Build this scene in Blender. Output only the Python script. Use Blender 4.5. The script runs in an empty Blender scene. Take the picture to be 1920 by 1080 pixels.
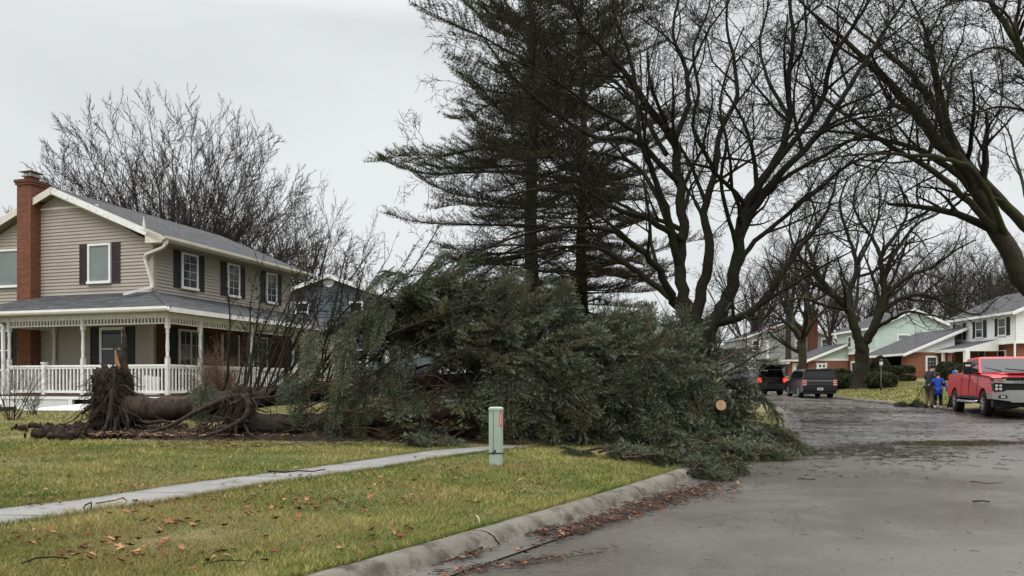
import bpy, math, random
import numpy as np
from mathutils import Vector, Matrix, Euler
R = math.radians
S = bpy.context.scene
C = S.collection
# ---------------------------------------------------------------- camera, world, sun, exposure
F = 1440.0; HY = 720.0; EYE = 1.15
cam_d = bpy.data.cameras.new('camera'); cam = bpy.data.objects.new('camera', cam_d); C.objects.link(cam)
cam.location = (0, 0, EYE); cam.rotation_euler = (R(90), 0, 0)
cam_d.sensor_width = 36; cam_d.lens = 36 * F / 1920; cam_d.shift_y = (HY - 540) / 1920
cam_d.clip_end = 2000; cam_d.clip_start = 0.05
S.camera = cam
S.view_settings.view_transform = 'Standard'; S.view_settings.look = 'None'
S.view_settings.gamma = 1; S.view_settings.exposure = 0.0

SUN_EL, SUN_AZ = 58, 200          # high sun well behind the cloud
W = bpy.data.worlds.new('World'); S.world = W; W.use_nodes = True
nt = W.node_tree; nt.nodes.clear()
def wn(t, **k):
    n = nt.nodes.new(t)
    for a, b in k.items(): setattr(n, a, b)
    return n
wo = wn('ShaderNodeOutputWorld'); bg = wn('ShaderNodeBackground'); bg.inputs[1].default_value = 0.1
sky = wn('ShaderNodeTexSky', sky_type='NISHITA', sun_disc=False)
sky.sun_elevation = R(SUN_EL); sky.sun_rotation = R(SUN_AZ); sky.dust_density = 4
tc = wn('ShaderNodeTexCoord'); sep = wn('ShaderNodeSeparateXYZ')
nt.links.new(tc.outputs['Generated'], sep.inputs[0])
ramp = wn('ShaderNodeValToRGB')        # overcast: the zenith is about three times as bright as the horizon
e = ramp.color_ramp.elements
e[0].position = 0.0; e[0].color = (.82, .83, .84, 1)
e[1].position = 1.0; e[1].color = (3.7, 3.72, 3.76, 1)
for p_, c_ in ((.08, (.80, .825, .835)), (.25, (.76, .79, .795)), (.42, (.76, .79, .795)), (.62, (2.2, 2.22, 2.24))):
    q = e.new(p_); q.color = (*c_, 1)
nt.links.new(sep.outputs['Z'], ramp.inputs[0])
mp = wn('ShaderNodeMapping'); mp.inputs['Scale'].default_value = (1, 1, 2.6)
nt.links.new(tc.outputs['Generated'], mp.inputs[0])
nz = wn('ShaderNodeTexNoise'); nz.inputs['Scale'].default_value = 1.7; nz.inputs['Detail'].default_value = 5; nz.inputs['Roughness'].default_value = .45
nt.links.new(mp.outputs[0], nz.inputs[0])
mr = wn('ShaderNodeMapRange'); mr.inputs[1].default_value = .3; mr.inputs[2].default_value = .7; mr.inputs[3].default_value = 8.6; mr.inputs[4].default_value = 11.2
nt.links.new(nz.outputs[0], mr.inputs[0])
vm = wn('ShaderNodeVectorMath', operation='SCALE')
nt.links.new(ramp.outputs[0], vm.inputs[0]); nt.links.new(mr.outputs[0], vm.inputs['Scale'])
mx = wn('ShaderNodeMix', data_type='RGBA'); mx.inputs[0].default_value = .94
nt.links.new(sky.outputs[0], mx.inputs[6]); nt.links.new(vm.outputs[0], mx.inputs[7])
nt.links.new(mx.outputs[2], bg.inputs[0]); nt.links.new(bg.outputs[0], wo.inputs[0])

sd = bpy.data.lights.new('sun', 'SUN'); sd.energy = 1.3; sd.angle = R(35); sd.color = (1, .975, .94)
so = bpy.data.objects.new('sun', sd); C.objects.link(so)
_az = R(SUN_AZ); _d = Vector((math.sin(_az) * math.cos(R(SUN_EL)), math.cos(_az) * math.cos(R(SUN_EL)), math.sin(R(SUN_EL))))
so.rotation_euler = _d.to_track_quat('Z', 'Y').to_euler()

# ---------------------------------------------------------------- helpers
def at(px, py, Y): return Vector(((px - 960) / F * Y, Y, EYE + (HY - py) / F * Y))

def tag(o, label=None, cat=None, group=None, kind=None):
    if label: o['label'] = label
    if cat: o['category'] = cat
    if group: o['group'] = group
    if kind: o['kind'] = kind
    return o
def empty(name, loc=(0, 0, 0), rz=0.0, label=None, cat=None, group=None):
    o = bpy.data.objects.new(name, None); C.objects.link(o)
    o.location = loc; o.rotation_euler = (0, 0, rz); o.empty_display_size = .2
    return tag(o, label, cat, group)
def copy_tree(o, parent=None):
    c = o.copy(); C.objects.link(c); c.parent = parent
    for ch in list(o.children): copy_tree(ch, c)
    return c

# materials -------------------------------------------------------
def newmat(name):
    m = bpy.data.materials.new(name); m.use_nodes = True
    t = m.node_tree; b = t.nodes['Principled BSDF']
    return m, t, b
def N(t, ty, **k):
    n = t.nodes.new(ty)
    for a, b in k.items():
        if isinstance(a, str) and a.startswith('i_'): n.inputs[a[2:].replace('_', ' ')].default_value = b
        else: setattr(n, a, b)
    return n
def noise(t, vec, scale, detail=4, rough=.55, dist=0):
    n = N(t, 'ShaderNodeTexNoise'); n.inputs['Scale'].default_value = scale; n.inputs['Detail'].default_value = detail
    n.inputs['Roughness'].default_value = rough; n.inputs['Distortion'].default_value = dist
    t.links.new(vec, n.inputs['Vector']); return n.outputs[0]
def rng_(t, v, a, b, c=0., d=1.):
    n = N(t, 'ShaderNodeMapRange'); n.inputs[1].default_value = a; n.inputs[2].default_value = b; n.inputs[3].default_value = c; n.inputs[4].default_value = d
    t.links.new(v, n.inputs[0]); return n.outputs[0]
def mixc(t, f, a, b, blend='MIX'):
    n = N(t, 'ShaderNodeMix', data_type='RGBA', blend_type=blend)
    for i, v in ((0, f), (6, a), (7, b)):
        if isinstance(v, (int, float)): n.inputs[i].default_value = v
        elif isinstance(v, tuple): n.inputs[i].default_value = (*v, 1) if len(v) == 3 else v
        else: t.links.new(v, n.inputs[i])
    return n.outputs[2]
def bump(t, b, h, strength=.4, dist=.02):
    n = N(t, 'ShaderNodeBump'); n.inputs['Strength'].default_value = strength; n.inputs['Distance'].default_value = dist
    t.links.new(h, n.inputs['Height']); t.links.new(n.outputs[0], b.inputs['Normal'])
def coord(t, which='Object'): return N(t, 'ShaderNodeTexCoord').outputs[which]
def attr(t, name='rnd'): return N(t, 'ShaderNodeAttribute', attribute_name=name).outputs['Fac']

def mplain(name, c, rough=.6, metal=0., var=.12, scale=6., bumps=0., spec=None, coat=0, dirt=None):
    m, t, b = newmat(name); v = coord(t)
    n = noise(t, v, scale, 5)
    lo = tuple(x * (1 - var) for x in c); hi = tuple(min(1, x * (1 + var)) for x in c)
    col = mixc(t, rng_(t, n, .3, .7), lo, hi)
    if dirt:
        n2 = noise(t, v, dirt[1], 6, .65)
        col = mixc(t, rng_(t, n2, dirt[2], dirt[2] + .15), col, dirt[0])
    t.links.new(col, b.inputs['Base Color'])
    b.inputs['Roughness'].default_value = rough; b.inputs['Metallic'].default_value = metal
    b.inputs['Specular IOR Level'].default_value = spec if spec is not None else (.5 if rough < .5 else .22)
    if coat: b.inputs['Coat Weight'].default_value = coat; b.inputs['Coat Roughness'].default_value = .08
    if bumps: bump(t, b, noise(t, v, scale * 6, 6, .6), bumps, .02)
    return m
def mbark(name, c1, c2, c3=None, scale=7., rough=.85):
    m, t, b = newmat(name); v = coord(t)
    mpn = N(t, 'ShaderNodeMapping'); mpn.inputs['Scale'].default_value = (1, 1, .35); t.links.new(v, mpn.inputs[0])
    n = noise(t, mpn.outputs[0], scale * 4, 6, .7)
    col = mixc(t, rng_(t, n, .35, .68), c1, c2)
    if c3: col = mixc(t, rng_(t, noise(t, v, 1.3, 5, .65), .47, .62), col, c3)
    t.links.new(col, b.inputs['Base Color']); b.inputs['Roughness'].default_value = rough; b.inputs['Specular IOR Level'].default_value = .14
    bump(t, b, n, .8, .03); return m
def mleaf(name, cols, rough=.7, extra=None, trans=0.):
    """foliage: colour picked per leaf by the rnd face attribute, drifting over the plant"""
    m, t, b = newmat(name)
    r = N(t, 'ShaderNodeValToRGB'); el = r.color_ramp.elements
    el[0].position = 0; el[0].color = (*cols[0], 1); el[1].position = 1; el[1].color = (*cols[-1], 1)
    for i, c in enumerate(cols[1:-1]): q = el.new((i + 1) / (len(cols) - 1)); q.color = (*c, 1)
    t.links.new(attr(t), r.inputs[0]); col = r.outputs[0]
    if extra: col = mixc(t, rng_(t, noise(t, coord(t), extra[1], 4, .6), extra[2], extra[2] + .18), col, extra[0])
    t.links.new(col, b.inputs['Base Color']); b.inputs['Roughness'].default_value = rough; b.inputs['Specular IOR Level'].default_value = .12
    return m
def mbrick(name, c1, c2, mortar, w=.21, h=.072, rough=.9, bstr=.6, ms=.008, var=None):
    m, t, b = newmat(name); v = N(t, 'ShaderNodeUVMap').outputs[0]
    br = N(t, 'ShaderNodeTexBrick'); br.inputs['Scale'].default_value = 1
    br.inputs['Brick Width'].default_value = w; br.inputs['Row Height'].default_value = h; br.inputs['Mortar Size'].default_value = ms
    br.inputs['Color1'].default_value = (*c1, 1); br.inputs['Color2'].default_value = (*c2, 1); br.inputs['Mortar'].default_value = (*mortar, 1)
    br.inputs['Bias'].default_value = 0
    t.links.new(v, br.inputs[0])
    n = noise(t, v, 9, 6, .65)
    col = mixc(t, .35, br.outputs[0], mixc(t, rng_(t, n, .3, .7), (.25, .25, .25), (1, 1, 1)), 'MULTIPLY')
    n2 = noise(t, v, .7, 4, .6)
    col = mixc(t, rng_(t, n2, .35, .75, 0, .35), col, tuple(x * .45 for x in c1))
    t.links.new(col, b.inputs['Base Color']); b.inputs['Roughness'].default_value = rough; b.inputs['Specular IOR Level'].default_value = .18
    inv = N(t, 'ShaderNodeMath', operation='SUBTRACT'); inv.inputs[0].default_value = 1; t.links.new(br.outputs['Fac'], inv.inputs[1])
    ad = N(t, 'ShaderNodeMath', operation='MULTIPLY_ADD'); t.links.new(n, ad.inputs[0]); ad.inputs[1].default_value = .5; t.links.new(inv.outputs[0], ad.inputs[2])
    bump(t, b, ad.outputs[0], bstr, .012); return m
def mglass(name, c=(.03, .04, .045), rough=.04, spec=.5, streak=None):
    m, t, b = newmat(name)
    b.inputs['Roughness'].default_value = rough; b.inputs['IOR'].default_value = 1.5
    v = coord(t)
    col = mixc(t, rng_(t, noise(t, v, 1.5, 4, .6), .35, .7), c, streak or tuple(x * 1.7 for x in c))
    t.links.new(col, b.inputs['Base Color'])
    bump(t, b, noise(t, v, 1.2, 2), .05, .02)
    return m

M = {}
M['siding'] = mplain('siding_taupe', (.345, .31, .265), .55, var=.07, scale=1.2)
M['siding_white'] = mplain('siding_white', (.78, .79, .78), .55, var=.05, scale=1.2)
M['siding_mint'] = mplain('siding_mint', (.49, .58, .525), .55, var=.06, scale=1.2)
M['siding_slate'] = mplain('siding_slate', (.085, .106, .124), .6, var=.1, scale=1.2)
M['siding_grey'] = mplain('siding_grey', (.36, .37, .36), .6, var=.06, scale=1.2)
M['trim'] = mplain('trim_cream', (.58, .55, .48), .55, var=.08, scale=3)
M['peel'] = mplain('peeling_paint', (.72, .73, .72), .6, var=.06, scale=3, dirt=((.17, .16, .15), 9, .56))
M['white'] = mplain('white_paint', (.76, .76, .74), .5, var=.06, scale=3, dirt=((.42, .42, .38), 4, .62))
M['oldwhite'] = mplain('worn_white_paint', (.62, .62, .60), .65, var=.14, scale=8, dirt=((.22, .2, .18), 18, .6))
M['black_shut'] = mplain('shutter_black', (.02, .022, .027), .5)
M['brown_shut'] = mplain('shutter_brown', (.045, .033, .035), .5)
M['soffit'] = mplain('soffit', (.30, .28, .25), .7)
M['shingle'] = mbrick('shingles_grey', (.098, .10, .104), (.045, .047, .05), (.028, .028, .03), .3, .14, .9, .5, .006)
M['shingle_dk'] = mbrick('shingles_dark', (.10, .10, .105), (.06, .06, .064), (.035, .035, .035), .3, .14, .9, .5, .006)
M['brick'] = mbrick('brick_red', (.25, .088, .048), (.16, .056, .034), (.17, .13, .105), .21, .078)
M['brick2'] = mbrick('brick_orange', (.34, .12, .07), (.26, .085, .05), (.27, .2, .16), .22, .078)
M['brick_dk'] = mbrick('brick_dark', (.16, .055, .035), (.10, .035, .025), (.12, .09, .075), .21, .078)
M['glass'] = mglass('window_glass', (.018, .022, .025))
M['glass_curtain'] = mglass('window_glass_curtain', (.15, .18, .175), .12, streak=(.19, .22, .215))
M['glass_dk'] = mglass('vehicle_glass', (.008, .009, .01), .03)
M['conc'] = mplain('concrete', (.25, .245, .235), .8, var=.16, scale=3, bumps=.5, dirt=((.12, .115, .1), 5, .6))
M['deckwood'] = mplain('deck_boards', (.10, .06, .045), .7)
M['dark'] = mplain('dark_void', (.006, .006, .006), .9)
M['metal_dk'] = mplain('black_metal', (.015, .015, .016), .45)
M['cutwood'] = mplain('cut_wood', (.33, .215, .13), .7, var=.3, scale=14)
M['splinter'] = mplain('split_wood', (.30, .15, .08), .7, var=.3, scale=14)
M['bark_dk'] = mbark('bark_dark', (.010, .008, .0065), (.036, .029, .023), (.022, .027, .010))
M['bark_moss'] = mbark('bark_mossy', (.022, .018, .013), (.07, .058, .042), (.045, .052, .018))
M['bark_far'] = mbark('bark_grey_brown', (.045, .036, .032), (.085, .07, .062))
M['bark_far2'] = mbark('bark_brown', (.03, .022, .019), (.06, .045, .04))
M['bark_spruce'] = mbark('bark_spruce', (.014, .009, .007), (.075, .052, .040), (.028, .026, .020), 3.2)
M['root'] = mbark('root_bark', (.016, .012, .010), (.06, .046, .038), None, 5)

# mesh building ------------------------------------------------------
class MB:
    """collects faces; builds ONE mesh with metre-scaled UVs per face"""
    def __init__(s): s.v = []; s.f = []; s.m = []; s.mats = []; s.sm = []
    def mi(s, mat):
        if mat not in s.mats: s.mats.append(mat)
        return s.mats.index(mat)
    def face(s, pts, mat, smooth=False):
        n = len(s.v); s.v += [tuple(p) for p in pts]; s.f.append(tuple(range(n, n + len(pts)))); s.m.append(s.mi(mat)); s.sm.append(smooth)
    def mesh(s, vs, fs, mat, smooth=False):
        n = len(s.v); s.v += [tuple(p) for p in vs]; k = s.mi(mat)
        for f in fs: s.f.append(tuple(i + n for i in f)); s.m.append(k); s.sm.append(smooth)
    def box(s, x0, y0, z0, x1, y1, z1, mat):
        if x0 > x1: x0, x1 = x1, x0
        if y0 > y1: y0, y1 = y1, y0
        if z0 > z1: z0, z1 = z1, z0
        vs = [(x0, y0, z0), (x1, y0, z0), (x1, y1, z0), (x0, y1, z0), (x0, y0, z1), (x1, y0, z1), (x1, y1, z1), (x0, y1, z1)]
        s.mesh(vs, [(0, 3, 2, 1), (4, 5, 6, 7), (0, 1, 5, 4), (1, 2, 6, 5), (2, 3, 7, 6), (3, 0, 4, 7)], mat)
    def bar(s, a, b, w, h, mat, up=(0, 0, 1)):
        a = Vector(a); b = Vector(b); d = (b - a).normalized(); u = Vector(up)
        x = d.cross(u); x = x.normalized() if x.length > 1e-4 else Vector((1, 0, 0)); z = x.cross(d).normalized()
        vs = [p + x * (w / 2 * i) + z * (h / 2 * j) for p in (a, b) for i, j in ((-1, -1), (1, -1), (1, 1), (-1, 1))]
        s.mesh(vs, [(0, 3, 2, 1), (4, 5, 6, 7), (0, 1, 5, 4), (1, 2, 6, 5), (2, 3, 7, 6), (3, 0, 4, 7)], mat)
    def prism(s, prof, a, b, mat, axis='y', smooth=False):
        """profile (u,w) extruded along axis from a to b; y: u=x w=z ; x: u=y w=z ; z: u=x w=y"""
        def P(u, w, t): return (u, t, w) if axis == 'y' else (t, u, w) if axis == 'x' else (u, w, t)
        n = len(prof); vs = [P(u, w, a) for u, w in prof] + [P(u, w, b) for u, w in prof]
        fs = [tuple(range(n)), tuple(range(2 * n - 1, n - 1, -1))] + [(i, i + n, (i + 1) % n + n, (i + 1) % n) for i in range(n)]
        s.mesh(vs, fs, mat, smooth)
    def lathe(s, prof, mat, seg=20, loc=(0, 0, 0), axis='z', smooth=True):
        vs = []; fs = []
        for r, z in prof:
            for k in range(seg):
                a = 2 * math.pi * k / seg; c, d = r * math.cos(a), r * math.sin(a)
                p = (c, d, z) if axis == 'z' else (c, z, d) if axis == 'y' else (z, c, d)
                vs.append((p[0] + loc[0], p[1] + loc[1], p[2] + loc[2]))
        for i in range(len(prof) - 1):
            for k in range(seg): fs.append((i * seg + k, i * seg + (k + 1) % seg, (i + 1) * seg + (k + 1) % seg, (i + 1) * seg + k))
        fs.append(tuple(range(seg - 1, -1, -1))); fs.append(tuple((len(prof) - 1) * seg + k for k in range(seg)))
        s.mesh(vs, fs, mat, smooth)
    def tube(s, pts, r, mat, seg=8, smooth=True):
        pts = [Vector(p) for p in pts]; rs = r if isinstance(r, (list, tuple)) else [r] * len(pts)
        ref = Vector((0, 0, 1))
        if abs((pts[-1] - pts[0]).normalized().z) > .8: ref = Vector((1, 0, 0))
        vs = []; fs = []
        for i, p in enumerate(pts):
            d = (pts[min(i + 1, len(pts) - 1)] - pts[max(i - 1, 0)]).normalized(); x = d.cross(ref).normalized(); y = x.cross(d)
            for k in range(seg):
                a = 2 * math.pi * k / seg; vs.append(p + (x * math.cos(a) + y * math.sin(a)) * rs[i])
        for i in range(len(pts) - 1):
            for k in range(seg): fs.append((i * seg + k, i * seg + (k + 1) % seg, (i + 1) * seg + (k + 1) % seg, (i + 1) * seg + k))
        fs.append(tuple(range(seg - 1, -1, -1))); fs.append(tuple((len(pts) - 1) * seg + k for k in range(seg)))
        s.mesh(vs, fs, mat, smooth)
    def build(s, name, parent=None, bevel=0, subsurf=0):
        me = bpy.data.meshes.new(name); me.from_pydata(s.v, [], s.f)
        for m in s.mats: me.materials.append(m)
        me.polygons.foreach_set('material_index', s.m); me.polygons.foreach_set('use_smooth', s.sm)
        uv = me.uv_layers.new(name='UVMap'); buf = np.zeros(len(me.loops) * 2, np.float32)
        me.update()
        for p in me.polygons:
            n = p.normal; h = Vector((0, 0, 1)).cross(n)
            h = h.normalized() if h.length > .05 else Vector((1, 0, 0)); t = n.cross(h)
            for li in p.loop_indices:
                c = me.vertices[me.loops[li].vertex_index].co; buf[2 * li] = c.dot(h); buf[2 * li + 1] = c.dot(t)
        uv.data.foreach_set('uv', buf)
        o = bpy.data.objects.new(name, me); C.objects.link(o)
        if parent: o.parent = parent
        if bevel:
            if True:
                import bmesh
                bm = bmesh.new(); bm.from_mesh(me); bmesh.ops.remove_doubles(bm, verts=bm.verts, dist=.0005)
                bmesh.ops.bevel(bm, geom=[e for e in bm.edges if e.is_manifold and e.calc_face_angle(0) > .35], offset=bevel, segments=2, affect='EDGES', profile=.6, clamp_overlap=True)
                bm.to_mesh(me); bm.free()
        return o

def np_obj(name, V, faces, mat, parent=None, rnd=None, smooth=False):
    """V (n,3); faces: (m,3) or (m,4) array; rnd (m,) per face"""
    V = np.asarray(V, np.float32); faces = np.asarray(faces, np.int32); m, k = faces.shape
    me = bpy.data.meshes.new(name); me.vertices.add(len(V)); me.vertices.foreach_set('co', V.ravel())
    me.loops.add(m * k); me.loops.foreach_set('vertex_index', faces.ravel())
    me.polygons.add(m); me.polygons.foreach_set('loop_start', np.arange(0, m * k, k, dtype=np.int32))
    me.polygons.foreach_set('loop_total', np.full(m, k, np.int32))
    if smooth: me.polygons.foreach_set('use_smooth', np.ones(m, bool))
    me.materials.append(mat) if not isinstance(mat, list) else [me.materials.append(x) for x in mat]
    if rnd is not None:
        a = me.attributes.new('rnd', 'FLOAT', 'FACE'); a.data.foreach_set('value', np.asarray(rnd, np.float32))
    me.update(calc_edges=True)
    o = bpy.data.objects.new(name, me); C.objects.link(o)
    if parent: o.parent = parent
    return o

def tubes_np(polys, sides=4):
    """polys: list of (pts list, radii list) -> V, F(quads)"""
    groups = {}
    for P, r in polys: groups.setdefault(len(P), []).append((P, r))
    Vs = []; Fs = []; off = 0
    ang = np.arange(sides) * 2 * np.pi / sides; ca, sa = np.cos(ang), np.sin(ang)
    for n, L in groups.items():
        P = np.array([p for p, _ in L], float); r = np.array([q for _, q in L], float)
        T = np.empty_like(P); T[:, 1:-1] = P[:, 2:] - P[:, :-2]; T[:, 0] = P[:, 1] - P[:, 0]; T[:, -1] = P[:, -1] - P[:, -2]
        T /= np.linalg.norm(T, axis=2, keepdims=True) + 1e-9
        D = P[:, -1] - P[:, 0]; ref = np.zeros_like(D); ax = np.argmin(np.abs(D), axis=1); ref[np.arange(len(L)), ax] = 1
        X = np.cross(T, ref[:, None, :]); X /= np.linalg.norm(X, axis=2, keepdims=True) + 1e-9
        Y = np.cross(X, T)
        V = P[:, :, None, :] + r[:, :, None, None] * (X[:, :, None, :] * ca[None, None, :, None] + Y[:, :, None, :] * sa[None, None, :, None])
        Vs.append(V.reshape(-1, 3))
        b = np.arange(len(L))[:, None, None] * n * sides + np.arange(n - 1)[None, :, None] * sides
        k = np.arange(sides)[None, None, :]; k2 = (k + 1) % sides
        Fq = np.stack([b + k, b + k2, b + sides + k2, b + sides + k], -1).reshape(-1, 4) + off
        Fs.append(Fq); off += len(L) * n * sides
    return np.concatenate(Vs), np.concatenate(Fs)
def tubes_obj(name, polys, sides, mat, parent=None):
    V, Fq = tubes_np(polys, sides); return np_obj(name, V, Fq, mat, parent, smooth=sides > 3)

def text_obj(name, s, size, mat, parent, loc, rot, ext=.003, sx=1):
    cu = bpy.data.curves.new(name, 'FONT'); cu.body = s; cu.size = size; cu.extrude = ext; cu.align_x = 'CENTER'; cu.align_y = 'CENTER'
    o = bpy.data.objects.new(name, cu); C.objects.link(o)
    dg = bpy.context.evaluated_depsgraph_get(); me = bpy.data.meshes.new_from_object(o.evaluated_get(dg)); bpy.data.objects.remove(o)
    me.materials.clear(); me.materials.append(mat); o = bpy.data.objects.new(name, me); C.objects.link(o); o.parent = parent; o.location = loc; o.rotation_euler = rot; o.scale = (sx, 1, 1)
    return o

# ---------------------------------------------------------------- terrain functions
KN = np.array([(-60, -38), (-30, -22.5), (-10, -10.4), (0, -3.7), (2.5, -2.0), (4.61, -.60), (5.83, .17), (7.63, 1.28), (9.5, 2.32), (11, 3.1), (14.5, 4.8), (20.7, 7.55), (30.6, 10.9), (38, 12.4), (46, 13.2), (60, 12.6), (80, 8), (140, -22), (400, -180)])
KF = np.array([(-60, -26), (-30, -11), (-10, 1.0), (0, 6.8), (10, 12), (20, 15.9), (26, 17.35), (33, 18.0), (38, 18.6), (43, 19.15), (48, 19.8), (60, 19.8), (80, 15.2), (140, -14), (400, -172)])
def smooth_interp(K):
    ys = np.arange(-60, 400.1, .5); xs = np.interp(ys, K[:, 0], K[:, 1])
    for _ in range(3):
        k = np.ones(5) / 5; q = np.convolve(np.pad(xs, 2, mode='reflect', reflect_type='odd'), k, 'valid'); xs = q
    return lambda y: np.interp(y, ys, xs)
XN = smooth_interp(KN); XF = smooth_interp(KF)
def zr(Y): return .013 * np.clip(np.asarray(Y, float) - 24, 0, 66)
def zleft(X, Y):
    d = np.clip(XN(Y) - .2 - X, 0, None); return zr(Y) * 1.0 + .09 + .013 * np.minimum(d, 20)
def zright(X, Y):
    d = np.clip(X - XF(Y) - .2, 0, None); return zr(Y) + .09 + 1.25 * (1 - np.exp(-d / 9))
def gz(X, Y):
    X = np.asarray(X, float); Y = np.asarray(Y, float)
    return np.where(X < XN(Y) - .2, zleft(X, Y), np.where(X > XF(Y) + .2, zright(X, Y), zr(Y)))
def ground(px, py):
    """where the line of sight through a pixel meets the terrain"""
    k = (HY - py) / F; Y = -1.0 / k if k < 0 else 60
    for _ in range(22):
        z = float(gz((px - 960) / F * Y, Y)); Yn = (z - EYE) / k; Y = .5 * Y + .5 * min(max(Yn, 2), 200)
    return Vector(((px - 960) / F * Y, Y, float(gz((px - 960) / F * Y, Y))))
# ---------------------------------------------------------------- vehicles
def paint(name, c, rough=.25, dirt=None):
    m = mplain(name, c, rough, var=.06, scale=2, coat=.2, dirt=dirt, spec=.32); return m
M['redp'] = paint('red_paint', (.50, .010, .018), .3, dirt=((.34, .02, .022), 2.2, .6)); M['blackp'] = paint('black_paint', (.006, .006, .007), .35); M['greyp'] = paint('dark_grey_paint', (.012, .013, .016), .35); M['silver'] = paint('silver_paint', (.10, .105, .11), .4)
M['chrome'] = mplain('chrome', (.52, .53, .56), .24, metal=1., var=.03); M['rim'] = mplain('alloy', (.50, .50, .51), .3, metal=.9, var=.15, scale=15)
M['rubber'] = mplain('rubber', (.014, .014, .014), .85); M['blackplas'] = mplain('black_plastic', (.012, .012, .013), .5)
M['lens_red'] = mplain('red_lens', (.34, .02, .02), .15); M['lens_clear'] = mplain('clear_lens', (.55, .55, .56), .12, var=.2, scale=20)
def memit(name, c, st, base=(.5, .05, .04)):
    m, t, b = newmat(name); b.inputs['Base Color'].default_value = (*base, 1); b.inputs['Emission Color'].default_value = (*c, 1); b.inputs['Emission Strength'].default_value = st; return m
M['tail_lit'] = memit('lit_tail_lamp', (1, .07, .03), .75)
def arch(cx, r, z0, n=12):
    """points of a wheel arch from front to rear, over the wheel"""
    return [(cx + r * math.cos(a), max(z0, .42 + r * math.sin(a))) for a in np.linspace(0, math.pi, n)]
def wheel(parent, x, y, r, w, rimr, seed=0, spokes=6):
    s = 1 if y > 0 else -1
    t = empty('wheel', (x, y, r)); t.parent = parent
    m_ = MB(); pr = [(rimr, -w / 2), (r * .93, -w / 2), (r, -w / 2 + .03), (r, w / 2 - .03), (r * .93, w / 2), (rimr, w / 2)]
    m_.lathe(pr, M['rubber'], 28, axis='y'); m_.build('tyre', t)
    m_ = MB(); o_ = s * w / 2
    m_.lathe([(rimr, o_ * .95), (rimr * .9, o_ * .98), (rimr * .85, o_ * .6), (rimr * .3, o_ * .55), (rimr * .28, o_ * .9), (.02, o_ * .92)], M['rim'], 24, axis='y')
    for k in range(spokes):
        a = 2 * math.pi * k / spokes + .3; m_.bar((math.cos(a) * rimr * .2, o_ * .86, math.sin(a) * rimr * .2), (math.cos(a) * rimr * .9, o_ * .93, math.sin(a) * rimr * .9), .06, .05, M['rim'], up=(0, 1, 0))
    for k in range(spokes):
        a = 2 * math.pi * (k + .5) / spokes + .3; m_.bar((math.cos(a) * rimr * .35, o_ * .70, math.sin(a) * rimr * .35), (math.cos(a) * rimr * .8, o_ * .72, math.sin(a) * rimr * .8), .09, .02, M['blackplas'], up=(0, 1, 0))
    m_.build('rim', t); return t
def taper_body(m_, prof, hw_lo, hw_hi, zlo, zhi, mat, nose=None):
    """side profile (x,z) lofted over the width; half width narrows with height (and towards the nose)"""
    def hw(x, z):
        f = min(1, max(0, (z - zlo) / (zhi - zlo))); h = hw_lo + (hw_hi - hw_lo) * f ** 1.5
        if nose:
            for xn, k, dirn in nose:
                e_ = (x - xn) * dirn
                if e_ > 0: h -= k * e_ * e_
        return h
    n = len(prof); ys = (-1, -.93, .93, 1)
    # inset edge ring for soft shoulders
    cx = sum(p[0] for p in prof) / n; cz = sum(p[1] for p in prof) / n
    vs = []
    for t in ys:
        for x, z in prof:
            ins = .0 if abs(t) < .95 else .022
            vs.append((x - ins * (1 if x > cx else -1) * (.5), t * hw(x, z), z - ins * (1 if z > cz else 0)))
    fs = [tuple(range(n)), tuple(range(4 * n - 1, 3 * n - 1, -1))]
    for k in range(3): fs += [(k * n + i, (k + 1) * n + i, (k + 1) * n + (i + 1) % n, k * n + (i + 1) % n) for i in range(n)]
    m_.mesh(vs, fs, mat)
def greenhouse(m_, xr0, xr1, xf1, xf0, zb, zt, wb, wt, mat, roofmat=None):
    """rear base, rear top, front top, front base"""
    v = [(xr0, -wb, zb), (xf0, -wb, zb), (xf0, wb, zb), (xr0, wb, zb), (xr1, -wt, zt - .05), (xf1, -wt, zt - .05), (xf1, wt, zt - .05), (xr1, wt, zt - .05), (xr1 + .08, -wt + .12, zt), (xf1 - .12, -wt + .12, zt), (xf1 - .12, wt - .12, zt), (xr1 + .08, wt - .12, zt)]
    m_.mesh(v, [(0, 1, 5, 4), (1, 2, 6, 5), (2, 3, 7, 6), (3, 0, 4, 7), (0, 3, 2, 1)], mat); m_.mesh(v, [(4, 5, 9, 8), (5, 6, 10, 9), (6, 7, 11, 10), (7, 4, 8, 11), (8, 9, 10, 11)], roofmat or mat)
    def side(s, xa, xb, za, zb_, out=.012):
        """point on the side plane"""
        def P(x_, z_):
            f = (z_ - zb) / (zt - .05 - zb); w_ = wb + (wt - wb) * f; return (x_, s * (w_ + out), z_)
        return P
    return side, lambda f, s: None
def side_glass(parent, s, quads, zb, zt, wb, wt, name='side_window', mat='glass_dk'):
    for q in quads:
        m_ = MB()
        def P(x, z, o_): f = (z - zb) / (zt - .05 - zb); return (x, s * (wb + (wt - wb) * f + o_), z)
        a = [P(x, z, .012) for x, z in q]; b = [P(x, z, -.01) for x, z in q]
        if s < 0: m_.face(a, M[mat])
        else: m_.face(a[::-1], M[mat])
        for i in range(len(q)): j = (i + 1) % len(q); m_.face([b[i], b[j], a[j], a[i]], M['blackplas'])
        m_.build(name, parent)

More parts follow.
